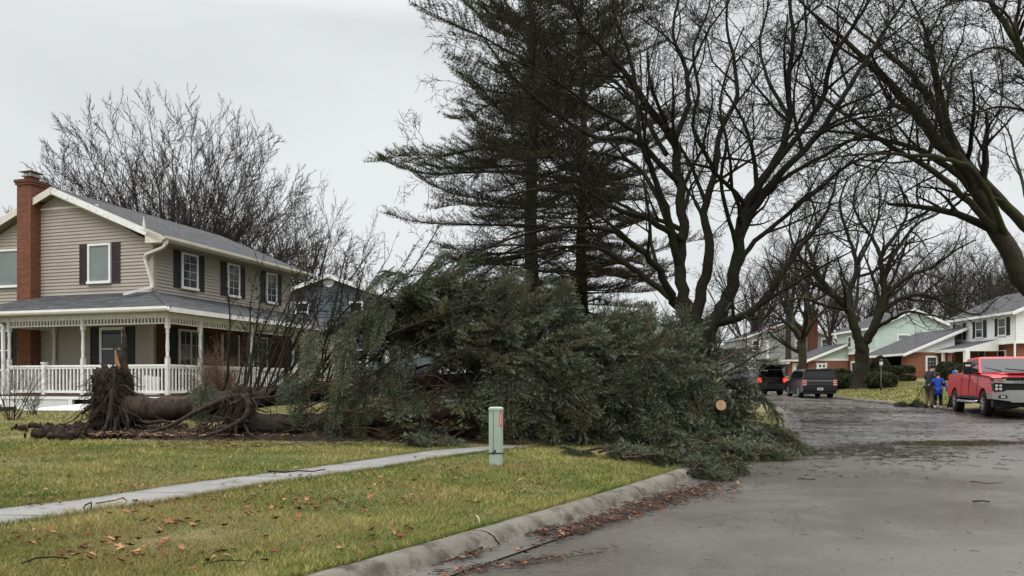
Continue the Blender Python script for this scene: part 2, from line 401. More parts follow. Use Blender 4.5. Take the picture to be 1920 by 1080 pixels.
# red pickup: +x forward, +y left
pr_, pf_ = Vector((16.95, 29.3)), Vector((15.70, 25.5)); hd = (pf_ - pr_).normalized(); ang = math.atan2(hd.y, hd.x)
ctr = (pr_ + pf_) / 2 + Vector((hd.y, -hd.x)) * -.0
side_v = Vector((-hd.y, hd.x))      # vehicle's left
ctr = ctr + side_v * .95
TK = empty('pickup_truck', (ctr.x, ctr.y, float(zr(27)) + .03), ang, 'red crew-cab pickup with chrome front bumper parked on the far side of the street', 'pickup truck')
tk = MB()
lo = .60
prof = [(3.02, .74), (2.72, lo)] + arch(2.0, .56, lo)[0:] + [(1.3, lo), (-1.2, lo)] + arch(-2.0, .56, lo) + [(-2.75, lo), (-3.2, .72), (-3.24, 1.0), (-3.22, 1.46), (-1.18, 1.50), (-1.1, 1.47), (1.32, 1.42), (1.5, 1.43), (2.6, 1.36), (2.96, 1.28), (3.06, 1.12)]
prof2 = []
for p in prof:
    if not prof2 or abs(p[0] - prof2[-1][0]) + abs(p[1] - prof2[-1][1]) > .02: prof2.append(p)
taper_body(tk, prof2, 1.02, .97, .6, 1.45, M['redp'], nose=[(2.3, .14, 1)])
tk.box(-3.05, -.8, 1.2, -1.25, .8, 1.47, M['blackplas'])
tk.prism([(2.5, 1.37), (2.5, 1.40), (1.5, 1.47), (1.45, 1.43)], -.55, .55, M['redp']); tk.box(2.0, -.42, 1.42, 2.62, .42, 1.435, M['metal_dk'])
for sg in (-1, 1): tk.box(-1.2, sg * 1.0, .585, 1.3, sg * 1.03, .66, M['blackplas'])
tk.build('body', TK)
cb = MB(); greenhouse(cb, -1.2, -1.0, .55, 1.38, 1.45, 2.03, .96, .80, M['redp']); cb.build('cab', TK, bevel=.02)
m_ = MB(); # windscreen
def WS(x0, z0, x1, z1, w0, w1, off): n_ = Vector((z1 - z0, 0, x0 - x1)).normalized() * off; return [(x0 + n_.x, -w0, z0 + n_.z), (x0 + n_.x, w0, z0 + n_.z), (x1 + n_.x, w1, z1 + n_.z), (x1 + n_.x, -w1, z1 + n_.z)]
m_.face(WS(1.33, 1.485, .60, 1.95, .88, .745, .012), M['glass_dk']); m_.build('windscreen', TK)
wp = MB(); wp.bar((1.30, .5, 1.53), (1.18, -.15, 1.60), .02, .02, M['metal_dk']); wp.bar((1.30, -.3, 1.53), (1.1, -.75, 1.64), .02, .02, M['metal_dk']); wp.build('wiper', TK)
for s in (-1, 1):
    side_glass(TK, s, [[(.18, 1.52), (1.12, 1.52), (.50, 1.93), (.18, 1.93)], [(-.85, 1.52), (.08, 1.52), (.08, 1.93), (-.80, 1.93)]], 1.45, 2.03, .96, .80)
    # doors seams, handles
    for x0, x1 in ((.12, 1.25), (-1.0, .08)):
        m_ = MB()
        for xx in (x0, x1):
            for za, zb_ in ((.66, .95), (.95, 1.2), (1.2, 1.43)):
                ya, yb_ = [(1.02 - .05 * min(1, max(0, (q - .6) / .85)) ** 1.5) for q in (za, zb_)]; m_.bar((xx, s * ya, za), (xx, s * yb_, zb_), .012, .008, M['blackplas'], up=(1, 0, 0))
        m_.box(x0, s * 1.016, .655, x1, s * 1.024, .668, M['blackplas']); d_ = m_.build('door', TK)
        m_ = MB(); m_.box(x0 + .06, s * 1.0, 1.24, x0 + .26, s * 1.04, 1.275, M['redp']); m_.build('handle', d_)
    m_ = MB(); m_.bar((1.0, s * .95, 1.50), (1.0, s * 1.12, 1.50), .1, .07, M['blackplas']); m_.box(.93, s * 1.10, 1.42, 1.08, s * 1.36, 1.50, M['blackplas']); m_.box(.95, s * 1.12, 1.50, 1.09, s * 1.37, 1.84, M['blackplas']); m_.box(1.09, s * 1.15, 1.68, 1.10, s * 1.33, 1.76, M['lens_clear']); m_.build('mirror', TK, bevel=.015)
    m_ = MB(); m_.box(-1.15, s * .92, .43, 1.25, s * 1.10, .50, M['chrome' if s > 0 else 'blackplas']); m_.tube([(-1.25, s * 1.0, .5), (-1.15, s * 1.08, .47), (1.25, s * 1.08, .47), (1.35, s * 1.0, .5)], .045, M['rim'], 8); m_.build('running_board', TK)
    for x in (2.0, -2.0): wheel(TK, x, s * .88, .43, .27, .24, spokes=8)
    hl = MB(); hl.box(2.70, s * .60, 1.19, 3.075, s * .965, 1.26, M['blackplas']); hl.box(2.72, s * .64, 1.205, 3.09, s * .95, 1.225, M['lens_clear'])
    hl.box(2.70, s * .70, .86, 3.075, s * .955, 1.10, M['blackplas'])
    for zz in (.92, 1.03):
        for yy in (.77, .88): hl.lathe([(.045, 3.07), (.045, 3.09), (.02, 3.095)], M['lens_clear'], 10, (0, s * yy, zz), 'x')
    hl.build('headlight', TK)
    tl = MB(); tl.box(-3.245, s * .82, 1.05, -3.1, s * .99, 1.42, M['lens_red']); tl.build('tail_light', TK)
g_ = MB(); g_.box(2.8, -.70, .82, 3.07, .70, 1.30, M['blackplas'])
for i in range(7): g_.box(3.07, -.68, .86 + i * .045, 3.085, .68, .88 + i * .045, M['metal_dk'])
g_.box(3.0, -.66, 1.24, 3.10, .66, 1.285, M['metal_dk']); g_.build('grille', TK)
g_ = MB(); g_.prism([(-.95, 1.13), (-.62, 1.10), (.62, 1.10), (.95, 1.13), (.95, 1.19), (.66, 1.175), (.60, 1.185), (-.60, 1.185), (-.66, 1.175), (-.95, 1.19)], 3.05, 3.13, M['chrome'], axis='x')
for s in (-1, 1): g_.prism([(s * .60, 1.17), (s * .74, 1.175), (s * .70, 1.25), (s * .64, 1.25)], 3.02, 3.12, M['chrome'], axis='x')
gb_ = g_.build('chrome_bar', TK)
text_obj('badge_letters', 'CHEVROLET', .095, M['blackplas'], gb_, (3.131, .02, 1.142), (R(90), 0, R(90)), .004, 1.7)
em = MB(); em.prism([(.50, 1.128), (.64, 1.128), (.64, 1.118), (.70, 1.118), (.70, 1.128), (.70, 1.158), (.64, 1.158), (.64, 1.168), (.56, 1.168), (.56, 1.158), (.50, 1.158)], 3.13, 3.14, mplain('badge_gold', (.5, .18, .06), .3), axis='x') if False else None
em = MB(); em.prism([(-.86, 1.14), (-.80, 1.14), (-.80, 1.13), (-.74, 1.13), (-.74, 1.14), (-.68, 1.14), (-.68, 1.165), (-.74, 1.165), (-.74, 1.175), (-.80, 1.175), (-.80, 1.165), (-.86, 1.165)], 3.13, 3.14, mplain('badge_gold', (.45, .12, .06), .3), axis='x'); em.build('badge', gb_)
b_ = MB(); pts = [(-1.03, .60), (-.55, .54), (-.5, .50), (.5, .50), (.55, .54), (1.03, .60), (1.05, .80), (.72, .84), (.62, .885), (-.62, .885), (-.72, .84), (-1.05, .80)]
b_.prism(pts, 2.95, 3.22, M['chrome'], axis='x'); b_.box(2.7, .9, .62, 3.1, 1.05, .80, M['chrome']); b_.box(2.7, -1.05, .62, 3.1, -.9, .80, M['chrome'])
for s in (-1, 1): b_.box(3.2, s * .62, .62, 3.235, s * .86, .72, M['blackplas']); b_.box(3.235, s * .68, .645, 3.245, s * .80, .70, M['lens_clear'])
b_.box(2.7, -.95, .34, 3.0, .95, .56, M['blackplas']); b_.build('front_bumper', TK)
m_ = MB(); m_.box(-3.42, -.95, .60, -3.22, .95, .80, M['chrome']); m_.build('rear_bumper', TK)
m_ = MB(); m_.box(-2.9, -.7, .40, 2.8, .7, .66, M['blackplas']); m_.box(-2.2, -.8, .35, -1.8, .8, .5, M['metal_dk']); m_.box(1.8, -.8, .35, 2.2, .8, .5, M['metal_dk'])
for cx in (2.0, -2.0): m_.box(cx - .53, -.86, .5, cx + .53, .86, .97, M['blackplas'])
m_.build('chassis', TK)
m_ = MB()
for y_ in (-.55, -.3, 0, .3, .55): m_.box(.2, y_ - .05, 2.03, .3, y_ + .05, 2.045, M['blackplas'])
m_.build('roof_lights', TK)

# black boxy wagon seen from behind: +x forward
ang = R(90 - 8); rp = Vector(((1537 - 960) / F * 45.0, 45.0)); hd = Vector((math.cos(ang), math.sin(ang))); ctr = rp + hd * 2.55
FX = empty('station_wagon', (ctr.x, ctr.y, float(zr(45)) + .05), ang, 'boxy black wagon with three-bar tail lamps parked facing away, left of the dark maple', 'car')
m_ = MB(); lo = .30
prof = [(2.5, .42), (2.3, lo)] + [(1.45 + .40 * math.cos(a), .36 + .40 * math.sin(a)) for a in np.linspace(.0, math.pi, 10)] + [(-1.1, lo)] + [(-1.5 + .40 * math.cos(a), .36 + .40 * math.sin(a)) for a in np.linspace(.0, math.pi, 10)] + [(-2.3, lo), (-2.56, .42), (-2.58, .75), (-2.5, 1.13), (1.2, 1.12), (2.3, 1.0), (2.52, .85)]
taper_body(m_, prof, .965, .93, .3, 1.13, M['blackp'], nose=[(2.0, .2, 1), (-2.3, .25, -1)]); m_.build('body', FX)
m_ = MB(); greenhouse(m_, -2.48, -2.36, .55, 1.35, 1.12, 1.72, .93, .80, M['blackp'], M['greyp']); m_.build('cabin', FX, bevel=.02)
for s in (-1, 1):
    side_glass(FX, s, [[(-2.3, 1.16), (-1.5, 1.16), (-1.5, 1.6), (-2.2, 1.6)], [(-1.42, 1.16), (-.45, 1.16), (-.45, 1.6), (-1.42, 1.6)], [(-.37, 1.16), (.95, 1.16), (.5, 1.6), (-.37, 1.6)]], 1.12, 1.72, .93, .80)
    for x in (1.45, -1.5): wheel(FX, x, s * .85, .37, .24, .25, spokes=10)
    m_ = MB(); m_.box(.75, s * .93, 1.12, .9, s * 1.13, 1.26, M['silver']); m_.build('mirror', FX, bevel=.02)
    m_ = MB(); m_.box(-2.6, s * .74, .72, -2.45, s * .95, 1.10, M['lens_red'])
    for i in range(3): m_.box(-2.61, s * .745, .765 + i * .115, -2.5, s * .955, .80 + i * .115, M['lens_clear'])
    m_.build('tail_light', FX)
    m_ = MB(); m_.box(-.1, s * .955, .28, 1.0, s * .975, .34, M['chrome']); m_.build('sill_trim', FX)
    m_ = MB(); m_.box(-.2, s * .955, .9, -.0, s * .985, .93, M['chrome']); m_.box(-1.2, s * .955, .9, -1.0, s * .985, .93, M['chrome']); m_.build('door_handle', FX)
m_ = MB(); m_.face([(-2.495, .80, 1.19), (-2.495, -.80, 1.19), (-2.40, -.70, 1.62), (-2.40, .70, 1.62)], M['glass_dk']); m_.box(-2.5, -.72, 1.66, -2.3, .72, 1.70, M['blackplas']); m_.build('rear_window', FX)
m_ = MB(); m_.box(-2.6, -.74, .99, -2.5, .74, 1.02, M['chrome']); m_.box(-2.595, -.73, .66, -2.5, .73, .68, M['blackplas']); m_.build('tailgate_trim', FX)
m_ = MB(); m_.box(-2.66, -.95, .40, -2.45, .95, .66, M['blackp']); m_.box(-2.62, -.9, .26, -2.4, .9, .40, M['blackplas']); bp_ = m_.build('rear_bumper', FX, bevel=.02)
m_ = MB(); m_.box(-2.675, -.16, .47, -2.66, .16, .60, M['oldwhite']); m_.box(-2.68, -.12, .50, -2.675, .12, .56, M['greyp']); m_.build('licence_plate', bp_)
m_ = MB(); m_.box(-2.4, -.8, .22, 2.3, .8, .6, M['blackplas']); m_.build('underbody', FX)

# black SUV with its tailgate up
rp = Vector(((1449 - 960) / F * 51.5, 51.5)); ang = R(90 + 2); hd = Vector((math.cos(ang), math.sin(ang))); ctr = rp + hd * 2.4
SV = empty('suv', (ctr.x, ctr.y, float(zr(51)) + .05), ang, 'black SUV with its tailgate raised and tail lamps lit, left of the boxy wagon', 'car')
m_ = MB(); lo = .34
prof = [(2.35, .5), (2.2, lo)] + [(1.45 + .43 * math.cos(a), .38 + .43 * math.sin(a)) for a in np.linspace(.0, math.pi, 10)] + [(-1.0, lo)] + [(-1.42 + .43 * math.cos(a), .38 + .43 * math.sin(a)) for a in np.linspace(.0, math.pi, 10)] + [(-2.2, lo), (-2.38, .5), (-2.4, .78), (-1.9, .80), (-1.85, 1.2), (1.1, 1.16), (2.2, 1.04), (2.4, .85)]
taper_body(m_, prof, .97, .94, .34, 1.2, M['blackp'], nose=[(1.9, .2, 1)])
for s in (-1, 1): m_.prism([(-2.36, .76), (-1.85, .76), (-1.85, 1.2), (-2.28, 1.2)], s * .97, s * .78, M['greyp'])
m_.build('body', SV)
m_ = MB(); v = []
for s in (-1, 1):
    m_.mesh([(-2.28, s * .95, 1.2), (1.1, s * .95, 1.17), (.45, s * .80, 1.72), (-2.0, s * .80, 1.76), (-2.28, s * .85, 1.2), (1.1, s * .87, 1.17), (.45, s * .72, 1.70), (-2.0, s * .72, 1.74)], [(0, 1, 2, 3), (7, 6, 5, 4), (0, 4, 5, 1), (1, 5, 6, 2), (2, 6, 7, 3), (3, 7, 4, 0)], M['greyp'])
m_.box(-2.02, -.80, 1.70, .45, .80, 1.78, M['silver']); m_.build('cabin', SV)
m_ = MB(); m_.face([(.98, .80, 1.2), (.98, -.8, 1.2), (.48, -.72, 1.68), (.48, .72, 1.68)], M['glass_dk']); m_.build('windscreen', SV)
for s in (-1, 1):
    side_glass(SV, s, [[(-2.05, 1.24), (-1.35, 1.24), (-1.35, 1.64), (-1.95, 1.64)], [(-1.27, 1.24), (-.35, 1.24), (-.35, 1.66), (-1.27, 1.66)], [(-.27, 1.24), (.78, 1.24), (.42, 1.64), (-.27, 1.64)]], 1.2, 1.81, .95, .80)
    for x in (1.45, -1.42): wheel(SV, x, s * .85, .39, .25, .25, spokes=8)
    m_ = MB(); m_.box(-2.40, s * .76, .86, -2.2, s * .975, 1.16, M['tail_lit']); m_.build('tail_light', SV)
    m_ = MB(); m_.box(.7, s * .95, 1.15, .86, s * 1.14, 1.3, M['blackp']); m_.build('mirror', SV, bevel=.02)
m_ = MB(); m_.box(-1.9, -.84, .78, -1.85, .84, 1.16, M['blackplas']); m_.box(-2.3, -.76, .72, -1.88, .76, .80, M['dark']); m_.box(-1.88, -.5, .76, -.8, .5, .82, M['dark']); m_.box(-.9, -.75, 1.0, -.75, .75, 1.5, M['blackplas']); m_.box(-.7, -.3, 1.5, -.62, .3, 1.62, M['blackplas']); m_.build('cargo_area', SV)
m_ = MB(); pts = [(-2.0, 1.80), (-2.05, 1.74), (-2.66, 2.02), (-2.98, 1.98), (-3.06, 2.05), (-2.70, 2.18)]
m_.prism(pts, -.80, .80, M['blackp']); m_.box(-3.02, -.62, 1.84, -2.96, .62, 1.90, M['lens_clear']) if False else None
tg = m_.build('tailgate', SV, bevel=.01)
m_ = MB(); m_.prism([(-2.12, 1.865), (-2.6, 2.135), (-2.6, 2.145), (-2.12, 1.875)], -.66, .66, M['glass_dk']); m_.build('rear_window', tg)
m_ = MB(); m_.bar((-2.2, .74, 1.3), (-2.5, .74, 1.95), .03, .03, M['metal_dk']); m_.build('strut', tg); m_ = MB(); m_.bar((-2.2, -.74, 1.3), (-2.5, -.74, 1.95), .03, .03, M['metal_dk']); m_.build('strut', tg)
m_ = MB(); m_.box(-2.5, -.95, .42, -2.25, .95, .74, M['blackplas']); m_.box(-2.52, -.3, .60, -2.5, .3, .62, M['chrome']); m_.build('rear_bumper', SV, bevel=.02)
m_ = MB(); m_.box(-2.2, -.8, .25, 2.2, .8, .6, M['blackplas']); m_.build('underbody', SV)
m_ = MB(); m_.bar((-1.8, -.6, 1.83), (.2, -.6, 1.83), .04, .04, M['rim']); m_.bar((-1.8, .6, 1.83), (.2, .6, 1.83), .04, .04, M['rim']); m_.box(-1.7, -.55, 1.78, -1.5, .55, 1.84, M['lens_clear']); m_.build('roof_rack', SV)

# a grey car further back, mostly behind the green bough
GC = empty('grey_car', ((1385 - 960) / F * 68, 68, float(zr(68)) + .05), R(60), 'dull grey sedan half hidden behind the green bough, left of the black SUV', 'car')
m_ = MB(); prof = [(2.2, .45), (2.1, .3)] + [(1.35 + .37 * math.cos(a), .34 + .37 * math.sin(a)) for a in np.linspace(0, math.pi, 8)] + [(-.9, .3)] + [(-1.35 + .37 * math.cos(a), .34 + .37 * math.sin(a)) for a in np.linspace(0, math.pi, 8)] + [(-2.1, .3), (-2.25, .5), (-2.2, .95), (-1.5, 1.0), (1.0, .98), (2.0, .85), (2.25, .7)]
taper_body(m_, prof, .9, .86, .3, 1.0, M['greyp'], nose=[(1.8, .2, 1)]); m_.build('body', GC)
m_ = MB(); greenhouse(m_, -1.7, -1.1, .2, 1.0, .98, 1.45, .86, .68, M['greyp']); m_.build('cabin', GC)
for s in (-1, 1):
    side_glass(GC, s, [[(-1.3, 1.02), (-.3, 1.02), (-.3, 1.36), (-1.0, 1.36)], [(-.2, 1.02), (.75, 1.02), (.2, 1.36), (-.2, 1.36)]], .98, 1.45, .86, .68)
    for x in (1.35, -1.35): wheel(GC, x, s * .8, .34, .22, .2)
m_ = MB(); m_.face([(-1.66, .75, 1.04), (-1.66, -.75, 1.04), (-1.2, -.62, 1.38), (-1.2, .62, 1.38)], M['glass_dk']); m_.build('rear_window', GC)

# ---------------------------------------------------------------- utility pedestal
g = ground(930, 872); 
M['pedgreen'] = mplain('pedestal_green', (.30, .36, .30), .6, var=.07, scale=4, dirt=((.17, .19, .15), 14, .64))
PD = empty('utility_pedestal', (g.x, g.y, g.z), 0, 'pale green utility pedestal with a red sticker on the grass strip', 'pedestal')
hw = 13.2 / F * g.y; hh = 109 / F * g.y
def rr(w, d, c=.03): return [(-w + c, -d), (w - c, -d), (w, -d + c), (w, d - c), (w - c, d), (-w + c, d), (-w, d - c), (-w, -d + c)]
m_ = MB(); m_.prism(rr(hw * .95, hw * .95), -.15, hh * .21, M['pedgreen'], axis='z'); m_.build('base', PD)
m_ = MB(); m_.prism(rr(hw, hw), hh * .205, hh * .95, M['pedgreen'], axis='z'); m_.box(-.034, -hw - .004, hh * .21, -.030, -hw + .01, hh * .95, M['dark']); m_.prism(rr(hw * 1.01, hw * 1.01), hh * .205, hh * .222, M['metal_dk'], axis='z'); m_.build('cover', PD)
m_ = MB(); P0 = rr(hw * 1.05, hw * 1.05); P1 = rr(hw * .8, hw * .8); n = 8
m_.mesh([(x, y_, hh * .945) for x, y_ in P0] + [(x, y_, hh * .98) for x, y_ in P0] + [(x, y_, hh) for x, y_ in P1], [tuple(range(7, -1, -1)), tuple(range(16, 24))] + [(i, (i + 1) % 8, 8 + (i + 1) % 8, 8 + i) for i in range(8)] + [(8 + i, 8 + (i + 1) % 8, 16 + (i + 1) % 8, 16 + i) for i in range(8)], M['pedgreen']); m_.build('cap', PD)
m_ = MB(); m_.box(-.045, -hw - .012, hh * .215, -.03, -hw, hh * .25, M['metal_dk']); m_.box(-.02, -hw - .015, hh * .23, .0, -hw, hh * .27, M['metal_dk']); m_.build('latch', PD)
stk = mplain('sticker_red', (.55, .05, .035), .5, var=.1); m_ = MB(); x0, x1 = hw * .50, hw * .90; zt, zb = hh * .925, hh * .675
m_.box(x0, -hw - .003, zb, x1, -hw - .0005, zt, stk)
for i in range(4): m_.box(x0 + .003 + i * (x1 - x0) / 4, -hw - .004, zt - .03, x0 + .003 + (i + .5) * (x1 - x0) / 4, -hw - .003, zt - .004, M['metal_dk'])
sk = m_.build('sticker', PD)
text_obj('sticker_writing', 'WARNING', .026, M['white'], sk, ((x0 + x1) / 2, -hw - .0045, zb + (zt - zb) * .52), (R(90), R(-90), 0), .0006, 1.25)

# ---------------------------------------------------------------- people
M['skin'] = mplain('skin', (.36, .20, .14), .6, var=.06); M['jacket_dk'] = mplain('jacket_charcoal', (.022, .026, .032), .8, var=.3, scale=10, bumps=.4)
M['tan'] = mplain('canvas_trousers', (.15, .115, .075), .85, var=.2, scale=10, bumps=.4); M['boot'] = mplain('boot_black', (.012, .012, .012), .6); M['blue'] = mplain('coat_blue', (.010, .042, .27), .7, var=.15, bumps=.3)
M['blue2'] = mplain('hood_blue', (.02, .11, .36), .7, var=.15); M['trous_dk'] = mplain('trousers_black', (.012, .013, .018), .8); M['shoe_w'] = mplain('shoe_white', (.6, .55, .45), .6); M['hair'] = mplain('hair_dark', (.02, .014, .01), .7)
def skin_mesh(name, verts, edges, radii, mat, parent, sub=2, rootv=0):
    me = bpy.data.meshes.new(name); me.from_pydata(verts, edges, []); o = bpy.data.objects.new(name, me); C.objects.link(o)
    md = o.modifiers.new('s', 'SKIN'); md.use_smooth_shade = True; ms = o.modifiers.new('u', 'SUBSURF'); ms.levels = sub; ms.render_levels = sub
    for i, v in enumerate(me.skin_vertices[0].data): r = radii[i]; v.radius = r if isinstance(r, tuple) else (r, r); v.use_root = (i == rootv)
    dg = bpy.context.evaluated_depsgraph_get(); m2 = bpy.data.meshes.new_from_object(o.evaluated_get(dg)); bpy.data.objects.remove(o); m2.name = name
    m2.materials.clear(); m2.materials.append(mat) if not isinstance(mat, list) else [m2.materials.append(x) for x in mat]
    m2.polygons.foreach_set('use_smooth', [True] * len(m2.polygons)); q = bpy.data.objects.new(name, m2); C.objects.link(q); q.parent = parent; return q
def person(loc, rz, h, label, jacket, trous, shoe, pose, hat=None, hood=None, coat_len=0.0):
    """faces +x; heights in units of body height"""
    P = pose; root_o = None; J = {k: tuple(c * h for c in v) for k, v in P.items()}
    names = ['pel', 'sp', 'ch', 'nk', 'hd0', 'hd1', 'shl', 'ell', 'wrl', 'shr', 'elr', 'wrr', 'hil', 'knl', 'anl', 'hir', 'knr', 'anr', 'tol', 'tor']
    V = [J[n] for n in names]; E = [(0, 1), (1, 2), (2, 3), (3, 4), (4, 5), (2, 6), (6, 7), (7, 8), (2, 9), (9, 10), (10, 11), (0, 12), (12, 13), (13, 14), (0, 15), (15, 16), (16, 17), (14, 18), (17, 19)]
    rad = [.056, .054, .062, .032, .046, .050, .042, .030, .019, .042, .030, .019, .042, .030, .022, .042, .030, .022, .016, .016]
    # face: nose and chin; hands: palm and five fingers
    b = len(V); hx, hy, hz = J['hd1']; V += [(hx + .052 * h, hy, hz - .008 * h), (hx + .046 * h, hy, hz - .04 * h)]; E += [(5, b), (4, b + 1)]; rad += [.009, .014]
    for wr, el, s in ((8, 7, 1), (11, 10, -1)):
        w_ = Vector(V[wr]); d = (w_ - Vector(V[el])).normalized(); b = len(V); side_ = d.cross(Vector((0, s, .2))).normalized(); V.append(tuple(w_ + d * .045 * h)); E.append((wr, b)); rad.append((.020, .012))
        for k, (l, sp_) in enumerate(((.040, -.022), (.047, -.008), (.044, .006), (.035, .019), (.030, -.04))):
            q0 = Vector(V[b]) if k < 4 else w_ + d * .015 * h; a = q0 + d * l * .5 * h + side_ * sp_ * h; V.append(tuple(a)); V.append(tuple(a + (d * .6 + Vector((0, -s * .5, -.3))) * l * .5 * h)); n = len(V); E += [(b if k < 4 else wr, n - 2), (n - 2, n - 1)]; rad += [.006, .005]
    rad = [(r[0] * h, r[1] * h) if isinstance(r, tuple) else r * h for r in rad]
    root = skin_mesh('person', V, E, rad, M['skin'], None); root.location = loc; root.rotation_euler = (0, 0, rz); tag(root, label, 'person')
    def cloth(name, ns, ed, rd, mat): return skin_mesh(name, [J[n] for n in ns], ed, [(r[0] * h, r[1] * h) if isinstance(r, tuple) else r * h for r in rd], mat, root)
    J['cl'] = (J['pel'][0], J['pel'][1], J['pel'][2] - .03 * h)
    j = cloth('jacket', ['pel', 'sp', 'ch', 'nk', 'shl', 'ell', 'wrl', 'shr', 'elr', 'wrr', 'cl'], [(0, 1), (1, 2), (2, 3), (2, 4), (4, 5), (5, 6), (2, 7), (7, 8), (8, 9), (0, 10)], [.092, .088, .098, .048, .056, .042, .032, .056, .042, .032, .098], jacket)
    t = cloth('trousers', ['pel', 'hil', 'knl', 'anl', 'hir', 'knr', 'anr'], [(0, 1), (1, 2), (2, 3), (0, 4), (4, 5), (5, 6)], [.082, .066, .050, .040, .066, .050, .040], trous)
    for a, k, t_ in (('anl', 'knl', 'tol'), ('anr', 'knr', 'tor')):
        A_ = Vector(J[a]); K = Vector(J[k]); m_ = skin_mesh('boot', [tuple(A_.lerp(K, .45)), tuple(A_), tuple(A_ + Vector((0, 0, -.018 * h))), J[t_]], [(0, 1), (1, 2), (2, 3)], [.040 * h, .036 * h, .030 * h, .026 * h], shoe, root)
    if coat_len:
        m_ = MB(); px_, py_, pz_ = J['pel']; m_.lathe([(.105 * h, pz_ - coat_len * h), (.10 * h, pz_ - .05 * h), (.085 * h, pz_ + .05 * h), (.05 * h, pz_ + .06 * h)], jacket, 16, (px_, py_, 0)); m_.build('coat_skirt', root)
    if hat:
        m_ = MB(); m_.lathe([(.058 * h, 0), (.060 * h, .03 * h), (.045 * h, .062 * h), (.015 * h, .072 * h)], hat, 16, (hx - .004 * h, hy, hz + .0 * h)); m_.prism([(hx + .04 * h, hz + .0 * h), (hx + .10 * h, hz - .006 * h), (hx + .10 * h, hz + .002 * h), (hx + .04 * h, hz + .014 * h)], -.035 * h + hy, .035 * h + hy, hat); m_.build('cap', root)
    if hood:
        skin_mesh('hood', [tuple(Vector(J['nk']) + Vector((-.02 * h, 0, 0))), tuple(Vector(J['hd0']) + Vector((-.028 * h, 0, 0))), tuple(Vector(J['hd1']) + Vector((-.022 * h, 0, .014 * h)))], [(0, 1), (1, 2)], [.05 * h, .062 * h, .060 * h], hood, root)
    return root
STAND = dict(pel=(0, 0, .53), sp=(.02, 0, .62), ch=(.055, 0, .73), nk=(.085, 0, .835), hd0=(.115, 0, .875), hd1=(.125, 0, .925), shl=(.05, .115, .79), ell=(.09, .16, .65), wrl=(.22, .13, .60), shr=(.05, -.115, .79), elr=(.05, -.165, .63), wrr=(.10, -.15, .49),
             hil=(0, .055, .50), knl=(.05, .07, .28), anl=(-.03, .075, .045), hir=(0, -.055, .50), knr=(.03, -.06, .27), anr=(.0, -.065, .045), tol=(.055, .085, .018), tor=(.085, -.075, .018))
def gp3(px, Y): X = (px - 960) / F * Y; return Vector((X, Y, float(gz(X, Y))))
q = gp3(1742, 32.6); q.z = EYE - 45 / F * 32.6
person((q.x, q.y, q.z), R(20), 1.86, 'man in cap, charcoal jacket and tan trousers standing behind the pickup, dragging a branch', M['jacket_dk'], M['tan'], M['boot'], STAND, hat=M['boot'])
CH = dict(STAND); CH['wrl'] = (.20, .10, .70); CH['wrr'] = (.18, -.10, .66)
q = gp3(1759, 32.0); q.z = EYE - 46 / F * 32
person((q.x, q.y, q.z), R(60), 1.50, 'figure in a long royal blue coat and white shoes beside the pickup rear wheel', M['blue'], M['trous_dk'], M['shoe_w'], CH, hat=M['hair'], coat_len=.17)
q = gp3(1782, 31.5); q.z = .14
person((q.x, q.y, q.z), R(-15), 1.66, 'person in a bright blue hood seen over the pickup bed', M['blue2'], M['trous_dk'], M['boot'], CH, hood=M['blue2'])

# ---------------------------------------------------------------- ground, road, kerb, path
def mat_lawn():
    m, t, b = newmat('lawn'); v = coord(t)
    a = noise(t, v, 22, 6, .7); a2 = noise(t, v, .55, 5, .6); a3 = noise(t, v, 90, 3, .7)
    col = mixc(t, rng_(t, a, .35, .65), (.085, .095, .025), (.16, .145, .045))
    col = mixc(t, rng_(t, a2, .42, .62), col, (.20, .16, .065))
    col = mixc(t, rng_(t, a3, .5, .75, 0, .5), col, (.05, .045, .02))
    t.links.new(col, b.inputs['Base Color']); b.inputs['Roughness'].default_value = .9
    bump(t, b, a, .9, .04); return m
M['lawn'] = mat_lawn()
def mat_road():
    m, t, b = newmat('road'); v = coord(t)
    f = noise(t, v, 26, 8, .95); g = noise(t, v, .35, 5, .6, .3); h = noise(t, v, 2.2, 5, .65)
    col = mixc(t, rng_(t, f, .36, .66), (.056, .050, .043), (.150, .136, .120))
    col = mixc(t, rng_(t, g, .40, .60, 0, .6), col, (.048, .040, .032))
    col = mixc(t, rng_(t, h, .55, .72, 0, .35), col, (.165, .148, .130))
    sx = N(t, 'ShaderNodeSeparateXYZ'); t.links.new(v, sx.inputs[0])
    t.links.new(col, b.inputs['Base Color'])
    t.links.new(rng_(t, g, .35, .62, .38, .17), b.inputs['Roughness'])
    ad = N(t, 'ShaderNodeMath', operation='MULTIPLY_ADD'); t.links.new(f, ad.inputs[0]); ad.inputs[1].default_value = 1; t.links.new(h, ad.inputs[2])
    bump(t, b, ad.outputs[0], .6, .008)
    return m
M['road'] = mat_road()
M['kerb'] = mplain('kerb_concrete', (.14, .128, .105), .85, var=.22, scale=3, bumps=.7, dirt=((.055, .05, .038), 5, .48))
M['path'] = mplain('path_concrete', (.205, .20, .19), .62, var=.14, scale=4, bumps=.35, dirt=((.11, .105, .095), 3, .56))
M['gutterpan'] = mplain('gutter_concrete', (.105, .097, .088), .3, var=.2, scale=1.5, bumps=.2, dirt=((.08, .075, .068), 2, .52))

